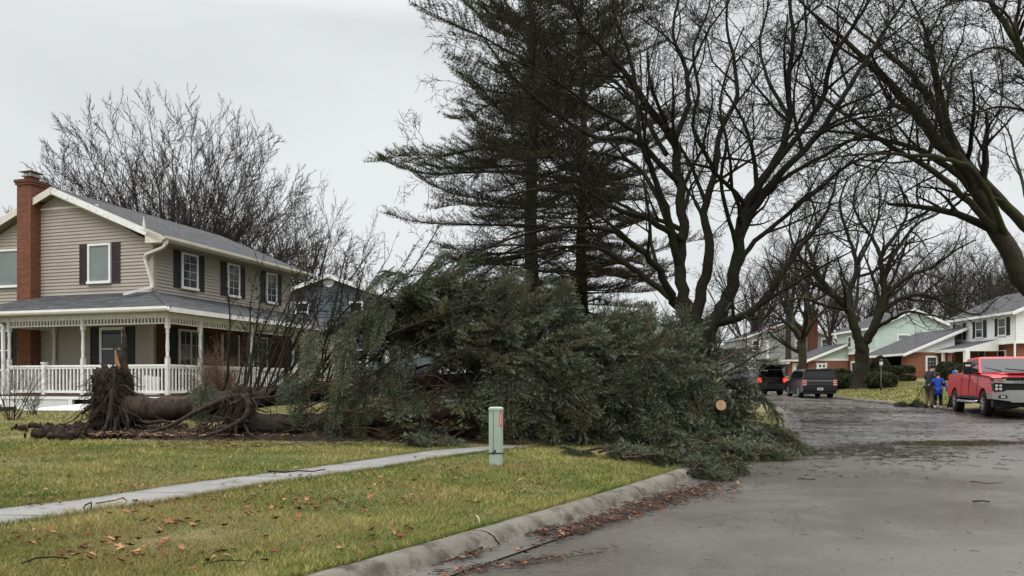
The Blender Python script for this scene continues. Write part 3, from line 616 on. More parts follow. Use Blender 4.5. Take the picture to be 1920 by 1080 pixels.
def grid_strip(name, Ys, cols, mat, kind='structure', parent=None):
    """cols: list of functions Y -> (X, z)"""
    V = []; n = len(cols)
    for Y in Ys:
        for c in cols: x, z = c(Y); V.append((x, Y, z))
    V = np.array(V); m = len(Ys)
    i = np.arange(m - 1)[:, None] * n + np.arange(n - 1)[None, :]
    Fq = np.stack([i, i + 1, i + n + 1, i + n], -1).reshape(-1, 4)
    o = np_obj(name, V, Fq, mat, parent, smooth=True); tag(o, kind=kind) if kind else None
    return o
Yrows = np.concatenate([np.arange(-60, 0, 2.), np.arange(0, 20, .2), np.arange(20, 60, .6), np.arange(60, 120, 3), np.arange(120, 401, 20)])
from mathutils import noise as mn
def bumpz(x, y): return .012 * mn.noise(Vector((x * 1.7, y * 1.7, 0))) + .02 * mn.noise(Vector((x * .4, y * .4, 3)))
offs = [0.10, .22, .26, .4, .6, .8, 1.1, 1.4, 1.8, 2.2, 2.6, 3, 3.5, 4, 4.6, 5.3, 6, 7, 8, 9, 10, 12, 14, 17, 20, 25, 32, 45, 70, 120, 250]
def lcol(o):
    def f(Y):
        x = float(XN(Y)) - o; z = float(zleft(x, Y))
        return x, (z + bumpz(x, Y) * min(1, max(0, (o - .3) * 2)) if o > .2 else z - .25)
    return f
def rcol(o):
    def f(Y):
        x = float(XF(Y)) + o; z = float(zright(x, Y))
        return x, (z + bumpz(x, Y) if o > .3 else z - .2 if o < .2 else z)
    return f
grid_strip('lawn', Yrows, [lcol(o) for o in reversed(offs)], M['lawn'])
grid_strip('lawn_across_the_street', Yrows, [rcol(o) for o in offs], M['lawn'])
def rd(t):
    def f(Y):
        a, b2 = float(XN(Y)) + .0, float(XF(Y)); x = a + (b2 - a) * t
        if t == 0: x -= .05
        return x, float(zr(Y)) + .05 * (1 - (2 * t - 1) ** 2) - .012 * (t < .02)
    return f
grid_strip('road', Yrows, [rd(t) for t in (0, .03, .08, .15, .25, .35, .5, .65, .75, .85, .92, 1)], M['road'])
def gp(o, z):
    return lambda Y: (float(XN(Y)) + o, float(zr(Y)) + z)
grid_strip('gutter', Yrows[(Yrows > -20) & (Yrows < 60)], [gp(-.04, .008), gp(.12, .006), gp(.26, .012), gp(.30, .018)], M['gutterpan'])
# kerb in cast lengths with open joints
kp = [(-.34, .03), (-.30, .075), (-.255, .10), (-.20, .112), (-.14, .112), (-.09, .098), (-.05, .07), (-.025, .035), (-.005, .010), (.03, .0)]
KV = []; KFc = []
def kerb(name, fx, sgn, Ya, Yb, step):
    Vs = []; Fs = []; y = Ya
    while y < Yb:
        ys = np.linspace(y + .008, y + step - .008, 9); b0 = len(Vs)
        for Y in ys:
            for o, z in kp:
                Vs.append((float(fx(Y)) + sgn * o, Y, float(zr(Y)) + z + .004 * mn.noise(Vector((o * 9, Y * 3, 0)))))
        n = len(kp)
        for i in range(8):
            for j in range(n - 1): a = b0 + i * n + j; Fs.append((a, a + 1, a + n + 1, a + n))
        # end faces
        y += step
    o = np_obj(name, Vs, Fs, M['kerb'], smooth=True); tag(o, kind='structure')
kerb('kerb', XN, 1, -20.4, 62, 2.35)
kerb('far_kerb', XF, -1, -10, 80, 2.6)

up = [(0, 958.6), (146, 941.5), (364, 907.5), (547, 885), (700, 863), (804, 847), (905, 839.5)]
lo_ = [(0, 988.8), (146, 967), (364, 932), (547, 901), (700, 878.5), (804, 862), (905, 848.5)]
PU = [ground(*p) for p in up]; PL = [ground(*p) for p in lo_]
def linext(P):
    ys = [p.y for p in P]; xs = [p.x for p in P]
    s0 = (xs[1] - xs[0]) / (ys[1] - ys[0]); s1 = .47
    ys = [ys[0] - 12] + ys + [ys[-1] + 25]; xs = [xs[0] - 12 * s0] + xs + [xs[-1] + 25 * s1]
    return lambda y: np.interp(y, ys, xs)
_a, _b = linext(PU), linext(PL)
SWL = lambda y: _a(y); SWR = lambda y: np.maximum(_b(y), _a(y) + .75)
def swz(X, Y): return float(zleft(X, Y)) + .022
Vs = []; Fs = []
y = -5.0
while y < 34:
    b0 = len(Vs)
    for Y in np.linspace(y + .006, y + 1.19, 6):
        for t in (0, 0, .33, .66, 1, 1):
            X = float(SWL(Y) + (SWR(Y) - SWL(Y)) * t); Vs.append([X, Y, swz(X, Y)])
        Vs[-6][2] -= .06; Vs[-1][2] -= .06
    for i in range(5):
        for j in range(5): a = b0 + i * 6 + j; Fs.append((a, a + 1, a + 7, a + 6))
    y += 1.2
o = np_obj('sidewalk', Vs, Fs, M['path']); tag(o, kind='structure')
def on_walk(X, Y, pad=0.0): return (X > SWL(Y) - pad) & (X < SWR(Y) + pad)

# grass blades: a dense turf on both sides of the walk
rg = np.random.default_rng(5)
M['blade'] = mleaf('grass_blades', [(.058, .098, .020), (.115, .145, .030), (.205, .200, .055), (.38, .32, .14)], .75, extra=((.225, .175, .066), .5, .475))
def grass_patch(n, ylo, yhi, xf, hscale, wscale, seed, p=1.0):
    r = np.random.default_rng(seed)
    u = r.random(n); Y = ylo + (yhi - ylo) * u ** p
    X = xf(Y, r.random(n)); return X, Y, np.full(n, hscale) * (.6 + .8 * r.random(n)), np.full(n, wscale)
GX = []; GY = []; GH = []; GW = []
def xfl(Y, u):
    lo = np.maximum(-.72 * Y - .3, -30); hi = XN(Y) - .27; return lo + (hi - lo) * u
for a in ((170000, 3.2, 6.5, .030, .0045, 1, 1.1), (150000, 6.5, 11, .032, .0075, 2, 1.1), (90000, 11, 17, .036, .012, 3, 1.2), (36000, 17, 27, .045, .022, 4, 1.2)):
    X, Y, H, W_ = grass_patch(a[0], a[1], a[2], xfl, a[3], a[4], a[5], a[6])
    k = ~on_walk(X, Y, .01); k &= ~((X > -8.6) & (X < 5) & (Y > 12.75 + .25 * np.sin(X * 2.3) + .12 * np.sin(X * 7.1)) & (Y < np.where(X > -3.4, 17.5, 14.4)) & (rg.random(len(X)) < .94))
    GX.append(X[k]); GY.append(Y[k]); GH.append(H[k]); GW.append(W_[k])
# ragged fringe along walk and kerb edges
n = 30000; Y = 3 + 10 * rg.random(n); side = rg.integers(0, 3, n)
X = np.where(side == 0, SWL(Y) + .02 - .05 * rg.random(n), np.where(side == 1, SWR(Y) - .02 + .05 * rg.random(n), XN(Y) - .25 - .04 * rg.random(n)))
GX.append(X); GY.append(Y); GH.append(.04 + .03 * rg.random(n)); GW.append(np.full(n, .006))
def xfr(Y, u): return XF(Y) + .25 + 9 * u
X, Y, H, W_ = grass_patch(26000, 32, 62, xfr, .07, .05, 9, 1.3); GX.append(X); GY.append(Y); GH.append(H); GW.append(W_)
GX = np.concatenate(GX); GY = np.concatenate(GY); GH = np.concatenate(GH); GW = np.concatenate(GW); n = len(GX)
gzv = gz(GX, GY)
pn = np.array([mn.noise(Vector((x * 1.1, y_ * 1.1, 0))) + .6 * mn.noise(Vector((x * 4, y_ * 4, 2))) for x, y_ in zip(GX, GY)])
a = rg.random(n) * 2 * np.pi; lean = .3 + 1.1 * rg.random(n); la = rg.random(n) * 2 * np.pi
GH *= np.clip(1 + .5 * pn, .55, 1.7)
B = np.stack([GX, GY, gzv - .004], 1); wv = np.stack([np.cos(a), np.sin(a), 0 * a], 1) * GW[:, None] / 2
T = B + np.stack([np.cos(la) * GH * lean, np.sin(la) * GH * lean, GH], 1)
V = np.stack([B - wv, B + wv, T], 1).reshape(-1, 3)
rn = np.clip(.42 + .62 * pn + .30 * rg.standard_normal(n), 0, 1)
o = np_obj('grass', V, np.arange(3 * n).reshape(-1, 3), M['blade'], rnd=rn); tag(o, kind='stuff')

# ---------------------------------------------------------------- generic house pieces (local frame: +y is into the house)
def siding(mb, mat, wall, a0, a1, z0, z1, holes=(), step=.115, clip=None, out=-1, at_=0.0, d=.03):
    """lapped boards. wall 'y': plane y=at_, runs along x, faces out*y ; wall 'x': plane x=at_, runs along y"""
    z = z0
    while z < z1 - 1e-6:
        zt = min(z + step, z1); l0, h0 = (a0, a1) if not clip else clip(z); l1, h1 = (a0, a1) if not clip else clip(zt)
        if h0 > l0:
            if h1 < l1: l1 = h1 = (l1 + h1) / 2
            def P(u, w, zz): return (u, at_ + out * w, zz) if wall == 'y' else (at_ + out * w, u, zz)
            q = [P(l0, d, z), P(h0, d, z), P(h1, .003, zt), P(l1, .003, zt)]
            u_ = [P(l0, 0, z), P(h0, 0, z), P(h0, d, z), P(l0, d, z)]
            if (wall == 'y') == (out > 0): q.reverse(); u_.reverse()
            mb.face(q, mat); mb.face(u_, mat)
        z = zt
def window(parent, wall, a0, a1, z0, z1, out=-1, at_=0., fw=.07, pr=.085, grid=None, glass='glass', frame='white', shutters=None, sw=.34, mull=False, label=None, meet=True):
    """frame (part) with pane (sub-part); shutters are parts"""
    def P(mb, u0, u1, w0, w1, zz0, zz1, mat):
        if wall == 'y': mb.box(u0, at_ + out * w0, zz0, u1, at_ + out * w1, zz1, mat)
        else: mb.box(at_ + out * w0, u0, zz0, at_ + out * w1, u1, zz1, mat)
    f = MB(); fm = M[frame]
    P(f, a0, a1, .0, pr, z1 - fw, z1, fm); P(f, a0 - .02, a1 + .02, .0, pr + .025, z0 - .03, z0 + fw * .8, fm)
    P(f, a0, a0 + fw, .0, pr - .003, z0 + fw * .8, z1 - fw, fm); P(f, a1 - fw, a1, .0, pr - .003, z0 + fw * .8, z1 - fw, fm)
    gx0, gx1, gz0, gz1 = a0 + fw, a1 - fw, z0 + fw * .8, z1 - fw
    if meet: P(f, gx0, gx1, .0, pr - .012, (gz0 + gz1) / 2 - .022, (gz0 + gz1) / 2 + .022, fm)
    if mull: P(f, (a0 + a1) / 2 - .03, (a0 + a1) / 2 + .03, .0, pr - .006, gz0, gz1, fm)
    if grid:
        nx, nz_ = grid
        for i in range(1, nx): u = gx0 + (gx1 - gx0) * i / nx; P(f, u - .006, u + .006, .0, pr - .028, gz0, gz1, fm)
        for i in range(1, nz_): z = gz0 + (gz1 - gz0) * i / nz_; P(f, gx0, gx1, .0, pr - .030, z - .006, z + .006, fm)
    fo = f.build('window', parent)
    if label: fo['label'] = label
    g = MB(); P(g, gx0 - .005, gx1 + .005, .0, pr - .036, gz0 - .005, gz1 + .005, M[glass]); g.build('pane', fo)
    if shutters:
        for s in (0, 1):
            sm = MB(); u0, u1 = (a0 - sw - .03, a0 - .03) if s == 0 else (a1 + .03, a1 + sw + .03); mt = M[shutters]
            P(sm, u0, u1, .0, .035, z0 - .02, z1 + .02, mt)
            for q in (u0, u1 - .05): P(sm, q, q + .05, .035, .05, z0 - .02, z1 + .02, mt)
            for zz in (z0 - .02, (z0 + z1) / 2 - .03, z1 - .04): P(sm, u0 + .05, u1 - .05, .035, .048, zz, zz + .06, mt)
            zz = z0 + .08
            while zz < z1 - .1:
                P(sm, u0 + .055, u1 - .055, .034, .044, zz, zz + .018, mt); zz += .045
            sm.build('shutter', parent)
    return fo
def rake_roof(mb, x0, x1, z0, z1, y0, y1, th, mat, under):
    """one roof slope from (x0,z0) eave to (x1,z1) ridge, extruded along y"""
    a, b = (x0, z0), (x1, z1)
    top = [(x0, y0, z0), (x1, y0, z1), (x1, y1, z1), (x0, y1, z0)]
    if x0 > x1: top.reverse()
    mb.face(top, mat)
    bt = [(p[0], p[1], p[2] - th) for p in reversed(top)]; mb.face(bt, under)
    for i in range(4):
        p, q = top[i], top[(i + 1) % 4]
        mb.face([(p[0], p[1], p[2] - th), (q[0], q[1], q[2] - th), q, p], under)

# ---------------------------------------------------------------- the taupe house with the wrap-around porch
HC = Vector((-11.83, 25.32, .30)); HR = R(-16.27)
H = empty('porch_house', HC, HR, 'taupe sided two-storey house with white wrap-around porch and red brick chimney', 'house')
def HZ(z): return z - .30
WT = HZ(5.83); RZ = HZ(7.80); EV = HZ(5.95)
XL = -7.8; YD = 8.2; RX = -3.9
wl = MB()
slope = (RZ - EV) / (RX + 4.5 + 3.9 - 0) if False else (RZ - EV) / 4.5
def clipg(z):
    if z <= WT - .02: return (XL, 0)
    k = (z - (WT - .02)) / slope; return (XL + k, -k) if XL + k < -k else (RX, RX)
siding(wl, M['siding'], 'y', XL, 0, HZ(.85), RZ - .12, clip=clipg)
siding(wl, M['siding'], 'x', .02, YD, HZ(3.6), WT, out=1, at_=0)
wl.box(XL + .03, .012, 0.05, -.012, YD - .03, WT, M['siding'])
wl.box(-.11, -.035, HZ(.85), .035, .002, WT, M['siding']); wl.box(.002, .003, HZ(3.0), .036, .11, WT, M['siding'])
wl.face([(XL + .05, .01, WT), (-.05, .01, WT), (RX, .01, RZ - .1)], M['siding'])
wl.face([(XL + .05, YD - .02, WT), (RX, YD - .02, RZ - .1), (-.05, YD - .02, WT)], M['siding'])
wl.build('wall', H)
bw = MB(); bw.box(-.002, .15, HZ(.8), .03, YD, HZ(3.65), M['brick_dk'])
bw.box(XL, -.05, -.2, 0.03, .01, HZ(.85), M['conc']); bw.build('brick_wall', H)
rf = MB()
rake_roof(rf, .66, RX, EV, RZ + .05, -.34, YD + .4, .05, M['shingle'], M['trim']); rake_roof(rf, -8.46, RX, EV, RZ + .05, -.34, YD + .4, .05, M['shingle'], M['trim'])
rf.build('roof', H)
fb = MB()     # rake boards and soffit
def rakeb(xa, za, xb, zb, mat, y=-.33):
    fb.bar((xa, y, za), (xb, y, zb), .03, .20, mat)
k = .93 / 4.56
rakeb(.62, EV - .13, RX, RZ - .09, M['trim']); rakeb(-8.42, EV - .13, RX - .0, RZ - .09, M['trim'])
fb.bar((.05, -.352, EV + .12), (RX + .1, -.352, RZ - .10), .012, .19, M['peel'])
fb.prism([(-.02, HZ(5.74)), (.62, HZ(5.74)), (.62, HZ(5.93)), (.02, HZ(6.2)), (-.02, HZ(6.2))], -.345, -.02, M['trim'])
fb.box(-.02, -.02, HZ(5.79), .62, YD + .38, HZ(5.83), M['soffit']); fb.box(.62, -.34, HZ(5.78), .645, YD + .38, HZ(5.91), M['trim'])
fb.box(-8.42, -.02, HZ(5.79), XL, YD + .38, HZ(5.83), M['soffit'])
fb.face([(XL, -.31, WT + .0), (0.6, -.31, WT), (0.6, 0, WT), (XL, 0, WT)], M['soffit']) if False else None
fb.bar((-2.2, -.03, HZ(7.18)), (-5.3, -.03, HZ(7.18)), .03, .07, M['trim'])
fb.build('fascia', H)
gt = MB(); gt.prism([(.648, HZ(5.82)), (.74, HZ(5.82)), (.78, HZ(5.87)), (.78, HZ(5.95)), (.765, HZ(5.95)), (.76, HZ(5.88)), (.66, HZ(5.86)), (.66, HZ(5.95)), (.648, HZ(5.95))], -.36, YD + .42, M['trim'])
gt.build('gutter', H)
fl = MB(); fl.mesh([(-.1, -.37, HZ(6.18)), (.02, -.38, HZ(6.1)), (.05, -.39, HZ(6.35)), (-.02, -.40, HZ(6.62)), (-.08, -.385, HZ(6.4))], [(0, 1, 2, 3, 4), (4, 3, 2, 1, 0)], M['oldwhite']); fl.build('bent_flashing', H)
ds = MB()
pts = [(.70, -.20, HZ(5.83)), (.70, -.24, HZ(5.68)), (.62, -.25, HZ(5.58)), (-.08, -.12, HZ(5.44)), (-.2, -.10, HZ(5.40)), (-.24, -.08, HZ(5.26)), (.04, -.08, HZ(4.42)), (.04, -.12, HZ(4.3))]
for i in range(len(pts) - 1): ds.bar(pts[i], pts[i + 1], .10, .075, M['trim'])
ds.bar((.05, -.10, HZ(4.34)), (-.35, -.9, HZ(4.02)), .10, .075, M['white'])
ds.build('downspout', H)
# chimney
cx0, cx1 = -5.28, -4.68
ch = MB(); ch.box(cx0, -.42, -.3, cx1, .0, HZ(7.0), M['brick']); ch.box(cx0, -.42, HZ(7.0), cx1, .22, HZ(7.98), M['brick'])
ch.box(cx0 - .04, -.46, HZ(7.98), cx1 + .04, .26, HZ(8.06), M['brick']); ch.box(cx0 - .07, -.49, HZ(8.06), cx1 + .07, .29, HZ(8.16), M['brick_dk'])
ch.box(cx0 + .16, -.28, HZ(8.16), cx1 - .14, .06, HZ(8.29), M['brick']); 
co = ch.build('chimney', H)
cp = MB(); cp.box(cx0 + .1, -.34, HZ(8.29), cx1 - .08, .1, HZ(8.33), M['conc'])
for ux, uy in ((cx0 + .16, -.28), (cx1 - .16, -.28), (cx0 + .16, .04), (cx1 - .16, .04)): cp.box(ux - .015, uy - .015, HZ(8.33), ux + .015, uy + .015, HZ(8.46), M['white'])
cp.box(cx0 + .2, -.24, HZ(8.33), cx1 - .2, 0, HZ(8.44), M['white'])
cp.mesh([(cx0 + .02, -.42, HZ(8.45)), (cx1, -.42, HZ(8.45)), (cx1, .18, HZ(8.45)), (cx0 + .02, .18, HZ(8.45)), ((cx0 + cx1) / 2, -.12, HZ(8.56))], [(0, 1, 4), (1, 2, 4), (2, 3, 4), (3, 0, 4), (3, 2, 1, 0)], M['metal_dk'])
cp.build('chimney_cap', co)
# upstairs windows
window(H, 'y', -2.62, -1.67, HZ(4.56), HZ(5.88), glass='glass_curtain', shutters='brown_shut', meet=False)
window(H, 'y', -6.6, -5.5, HZ(4.56), HZ(5.88), glass='glass_curtain', meet=False)
for a, b in ((1.29, 2.13), (3.78, 4.52), (6.27, 7.02)):
    window(H, 'x', a, b, HZ(4.48), HZ(5.72), out=1, grid=(2, 4), shutters='black_shut', sw=.33, meet=False)
# downstairs on the porch
window(H, 'y', -2.12, -1.12, HZ(1.62), HZ(3.05), shutters='black_shut', sw=.38, fw=.09)
window(H, 'y', -6.9, -6.0, HZ(1.62), HZ(3.05), shutters='black_shut', sw=.34)
window(H, 'x', 1.1, 2.35, HZ(1.5), HZ(3.05), out=1, at_=.03, mull=True, meet=False, grid=(4, 3), frame='oldwhite', fw=.08, shutters='black_shut')
window(H, 'x', 5.0, 6.3, HZ(1.5), HZ(3.05), out=1, at_=.03, mull=True, meet=False, grid=(4, 3), frame='oldwhite', fw=.08)
dr = MB(); dr.box(.03, 3.5, HZ(.85), .07, 4.4, HZ(2.95), M['brown_shut']); dr.box(.03, 3.42, HZ(.85), .09, 3.5, HZ(3.02), M['oldwhite']); dr.box(.03, 4.4, HZ(.85), .09, 4.48, HZ(3.02), M['oldwhite']); dr.build('front_door', H)
# porch roof (hipped corner)
PX, PY = 2.42, -2.12; ZE = HZ(3.44); ZJ = HZ(4.20); XE = -6.55; YE = 10.2
pr = MB()
def roofq(pts, mat=M['shingle']):
    pr.face(pts, mat); pr.face([(p[0], p[1], p[2] - .05) for p in reversed(pts)], M['soffit'])
roofq([(XE, PY, ZE), (PX, PY, ZE), (.03, -.0, ZJ), (XE + 2.3, -.0, ZJ)])
roofq([(PX, PY, ZE), (PX, YE, ZE), (.03, YE, ZJ), (.03, 0, ZJ)])
roofq([(XE, .3, ZE), (XE, PY, ZE), (XE + 2.3, 0, ZJ), (XE + 2.3, .3, ZJ)])
pr.face([(PX, YE, ZE), (PX, YE, ZE - .05), (.03, YE, ZE - .05), (.03, YE, ZJ)], M['siding'])
pr.bar((PX, PY, ZE + .004), (.03, 0, ZJ + .01), .16, .02, M['shingle'])
pr.build('porch_roof', H)
pf = MB()
pf.box(XE, PY, ZE - .14, PX, PY + .03, ZE - .005, M['trim']); pf.box(PX - .03, PY + .03, ZE - .15, PX, YE, ZE - .006, M['white'])
pf.box(XE, PY + .03, ZE - .16, PX - .03, PY + .32, ZE - .13, M['soffit']); pf.box(PX - .33, PY + .32, ZE - .16, PX - .03, YE, ZE - .13, M['soffit'])
pf.box(XE + .2, PY + .28, ZE - .30, PX - .28, PY + .42, ZE - .16, M['oldwhite']); pf.box(PX - .42, PY + .42, ZE - .30, PX - .28, YE, ZE - .16, M['oldwhite'])
pf.box(-6.3, -1.7, ZE - .24, 2.0, 0, ZE - .20, M['soffit']); pf.box(.04, 0.002, ZE - .24, 2.0, YE, ZE - .20, M['soffit'])
pf.build('porch_fascia', H)
pg = MB(); prof = [(-.0, 0), (-.09, 0), (-.12, .05), (-.12, .12), (-.105, .12), (-.1, .055), (-.015, .03), (-.015, .12), (0, .12)]
pg.prism([(PY + u, ZE - .12 + w) for u, w in prof], XE, PX + .02, M['white'], axis='x'); pg.build('porch_gutter', H)
# deck, skirt, lattice
dk = MB(); dk.box(-4.3, -1.95, HZ(.76), 2.25, 0, HZ(.82), M['deckwood']); dk.box(.031, 0, HZ(.76), 2.25, YE, HZ(.82), M['deckwood'])
dk.box(-4.3, -1.96, HZ(.67), 2.26, -1.93, HZ(.76), M['white']); dk.box(2.23, -1.93, HZ(.67), 2.26, YE, HZ(.76), M['white'])
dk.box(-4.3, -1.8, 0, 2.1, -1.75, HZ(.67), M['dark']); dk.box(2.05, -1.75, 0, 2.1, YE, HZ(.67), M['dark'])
for x in (-4.2, -1.4, .3, 2.15): dk.box(x - .08, -1.95, -.1, x + .08, -1.85, HZ(.67), M['white'])
dk.build('porch_deck', H)
lt = MB(); x = -4.2
z0, z1 = -.02, HZ(.67)
for sgn in (1, -1):
    x = -4.6
    while x < -1.5:
        a, b = x, x + (z1 - z0); A = max(a, -4.15); B_ = min(b, -1.5)
        if B_ > A:
            za, zb = (z0 + (A - a), z0 + (B_ - a)) if sgn > 0 else (z1 - (A - a), z1 - (B_ - a))
            lt.bar((A, -1.93 + sgn * .008, za), (B_, -1.93 + sgn * .008, zb), .008, .035, M['white'])
        x += .085
lt.build('lattice_skirt', H)
# posts (turned)
def post(x, y):
    p = MB(); zt = ZE - .16; z0 = HZ(.82)
    p.box(x - .055, y - .055, z0, x + .055, y + .055, z0 + 1.12, M['oldwhite'])
    pr_ = [(.045, z0 + 1.12), (.062, z0 + 1.16), (.042, z0 + 1.2), (.05, z0 + 1.3), (.056, z0 + 1.45), (.044, z0 + 1.7), (.046, z0 + 1.85), (.06, z0 + 1.9), (.042, z0 + 1.95), (.055, z0 + 2.0)]
    p.lathe(pr_, M['oldwhite'], 12, (x, y, 0)); p.box(x - .055, y - .055, z0 + 2.0, x + .055, y + .055, zt, M['oldwhite'])
    return p.build('porch_post', H)
for x in (2.1, -1.05, -4.0): post(x, -1.8)
for s in (1.457, 4.14, 6.8, 9.56): post(2.1, -1.8 + s)
for s in (3.2,): post(-4.0, -1.8 + 1.7)
def spandrel(a, b, wall, at_):
    m_ = MB(); zt, zb = HZ(3.20), HZ(2.96)
    def P(u0, u1, h, z0, z1):
        if wall == 'y': m_.box(u0, at_ - h, z0, u1, at_ + h, z1, M['oldwhite'])
        else: m_.box(at_ - h, u0, z0, at_ + h, u1, z1, M['oldwhite'])
    P(a, b, .02, zt - .03, zt + .02); P(a, b, .02, zb, zb + .04)
    n = int((b - a) / .122)
    for i in range(1, n): u = a + (b - a) * i / n; P(u - .024, u + .024, .014, zb + .04, zt - .03)
    m_.build('spandrel', H)
for a, b in ((-4.0, -1.05), (-1.05, 2.1)): spandrel(a + .055, b - .055, 'y', -1.8)
for a, b in ((-1.8, -.343), (-.343, 2.34), (2.34, 5.0), (5.0, 7.76)): spandrel(a + .055, b - .055, 'x', 2.1)
spandrel(-1.745, -.15, 'x', -4.0)
def railing(a, b, wall, at_):
    m_ = MB(); z0 = HZ(.82)
    def P(u0, u1, h, za, zb):
        if wall == 'y': m_.box(u0, at_ - h, za, u1, at_ + h, zb, M['white'])
        else: m_.box(at_ - h, u0, za, at_ + h, u1, zb, M['white'])
    P(a, b, .045, z0 + .86, z0 + .92); P(a, b, .025, z0 + .80, z0 + .86); P(a, b, .03, z0 + .05, z0 + .13)
    n = max(2, int((b - a) / .135))
    for i in range(1, n): u = a + (b - a) * i / n; P(u - .019, u + .019, .019, z0 + .13, z0 + .80)
    m_.build('railing', H)
for a, b in ((-4.0, -2.57), (-2.57, -1.05), (-1.05, 2.1)): railing(a + .056, b - .056, 'y', -1.8)
for a, b in ((-1.8, -.343), (-.343, 2.34), (2.34, 5.0), (5.0, 7.76)): railing(a + .056, b - .056, 'x', 2.1)
railing(-1.74, -.06, 'x', -4.0)
nw = MB(); nw.box(-2.63, -1.86, HZ(.76), -2.51, -1.74, HZ(1.80), M['white']); nw.box(-2.65, -1.88, HZ(1.80), -2.49, -1.72, HZ(1.84), M['white']); nw.build('newel_post', H)
nw = MB()
for s in (5.2,):
    nw.box(2.04, s - .06, HZ(.76), 2.16, s + .06, HZ(1.8), M['white']); nw.lathe([(.03, HZ(1.8)), (.07, HZ(1.86)), (.05, HZ(1.92)), (.01, HZ(1.97))], M['white'], 10, (2.1, s, 0))
nw.build('newel_post', H)
# left end: downspout of the porch and its leg
ds = MB(); q = [(-4.55, -2.15, ZE - .1), (-4.45, -2.12, ZE - .25), (-4.15, -1.9, ZE - .42), (-4.12, -1.9, .25), (-4.25, -2.1, .1), (-4.5, -2.35, .08)]
for i in range(len(q) - 1): ds.bar(q[i], q[i + 1], .085, .07, M['white'])
ds.build('porch_downspout', H)

def house_pt(x, y, z): return HC + Vector((x * math.cos(HR) - y * math.sin(HR), x * math.sin(HR) + y * math.cos(HR), z))
# things standing on and by the porch
bn = empty('porch_bench', house_pt(-2.1, -.5, HZ(.82)), HR, 'pale slatted bench behind the porch railing, against the siding', 'bench')
m_ = MB()
for i in range(4): m_.box(-.65, -.2 + i * .11, .42, .65, -.11 + i * .11, .445, M['oldwhite'])
m_.build('seat', bn)
m_ = MB()
for i in range(4): m_.box(-.65, .25 + i * .015, .52 + i * .1, .65, .27 + i * .015, .585 + i * .1, M['oldwhite'])
for x in (-.65, .6): m_.box(x, .27, .42, x + .05, .33, .93, M['oldwhite'])
m_.build('backrest', bn)
for x in (-.65, .6):
    for y_ in (-.2, .2): m_ = MB(); m_.box(x, y_, 0, x + .05, y_ + .05, .42, M['oldwhite']); m_.build('leg', bn)
wc = MB(); wc.prism([(-.25, 0), (.25, 0), (.28, .55), (-.26, .6)], -.05, .05, M['white']); wc.box(-.2, .051, .1, .2, .4, .14, M['white'])
o = wc.build('white_planter'); o.location = house_pt(1.0, -1.2, HZ(.82)); o.rotation_euler = (0, 0, HR); tag(o, 'white tapered planter box standing on the porch behind the railing', 'planter')
pb = MB(); 
pb.mesh([(-1.3, -.4, .02), (1.1, -.55, .03), (1.4, .1, .16), (.2, .35, .2), (-.9, .2, .1)], [(0, 1, 2, 3, 4)], M['white'])
pb.mesh([(-1.3, -.4, .0), (1.1, -.55, .01), (1.4, .1, .14), (.2, .35, .18), (-.9, .2, .08)], [(4, 3, 2, 1, 0)], M['white'])
for i in range(5):
    pass
o = pb.build('vinyl_sheet'); g_ = ground(128, 770); o.location = (g_.x, g_.y, g_.z); o.rotation_euler = (0, 0, HR + .1); tag(o, 'bent white vinyl sheet lying on the grass in front of the porch lattice', 'sheet')
# planting bed with dark edging
bd = MB(); vs = []; 
g0 = house_pt(-4.4, -3.6, 0)
prof = [(math.cos(a) * (2.3 + .2 * math.sin(3 * a)), math.sin(a) * .95) for a in np.linspace(0, 2 * math.pi, 24, endpoint=False)]
bd.prism([(x, y_) for x, y_ in prof], -.1, .07, mplain('mulch', (.022, .016, .012), .9, var=.5, scale=20, bumps=.8), axis='z')
for i in range(24):
    a, b = prof[i], prof[(i + 1) % 24]
    if a[1] < .3: bd.bar((a[0] * 1.01, a[1] * 1.01, .06), (b[0] * 1.01, b[1] * 1.01, .06), .05, .14, M['metal_dk'])
o = bd.build('planting_bed'); o.location = (g0.x, g0.y, float(gz(g0.x, g0.y))); o.rotation_euler = (0, 0, HR); tag(o, kind='structure')
# low wing behind the porch end
wg = MB(); wg.box(-5, YD + .01, 0, .02, 13.5, HZ(3.5), M['siding']); wg.prism([(-5.2, HZ(3.5)), (.3, HZ(3.5)), (-2.4, HZ(4.6))], YD + .1, 13.7, M['shingle']); wg.build('side_wing', H)

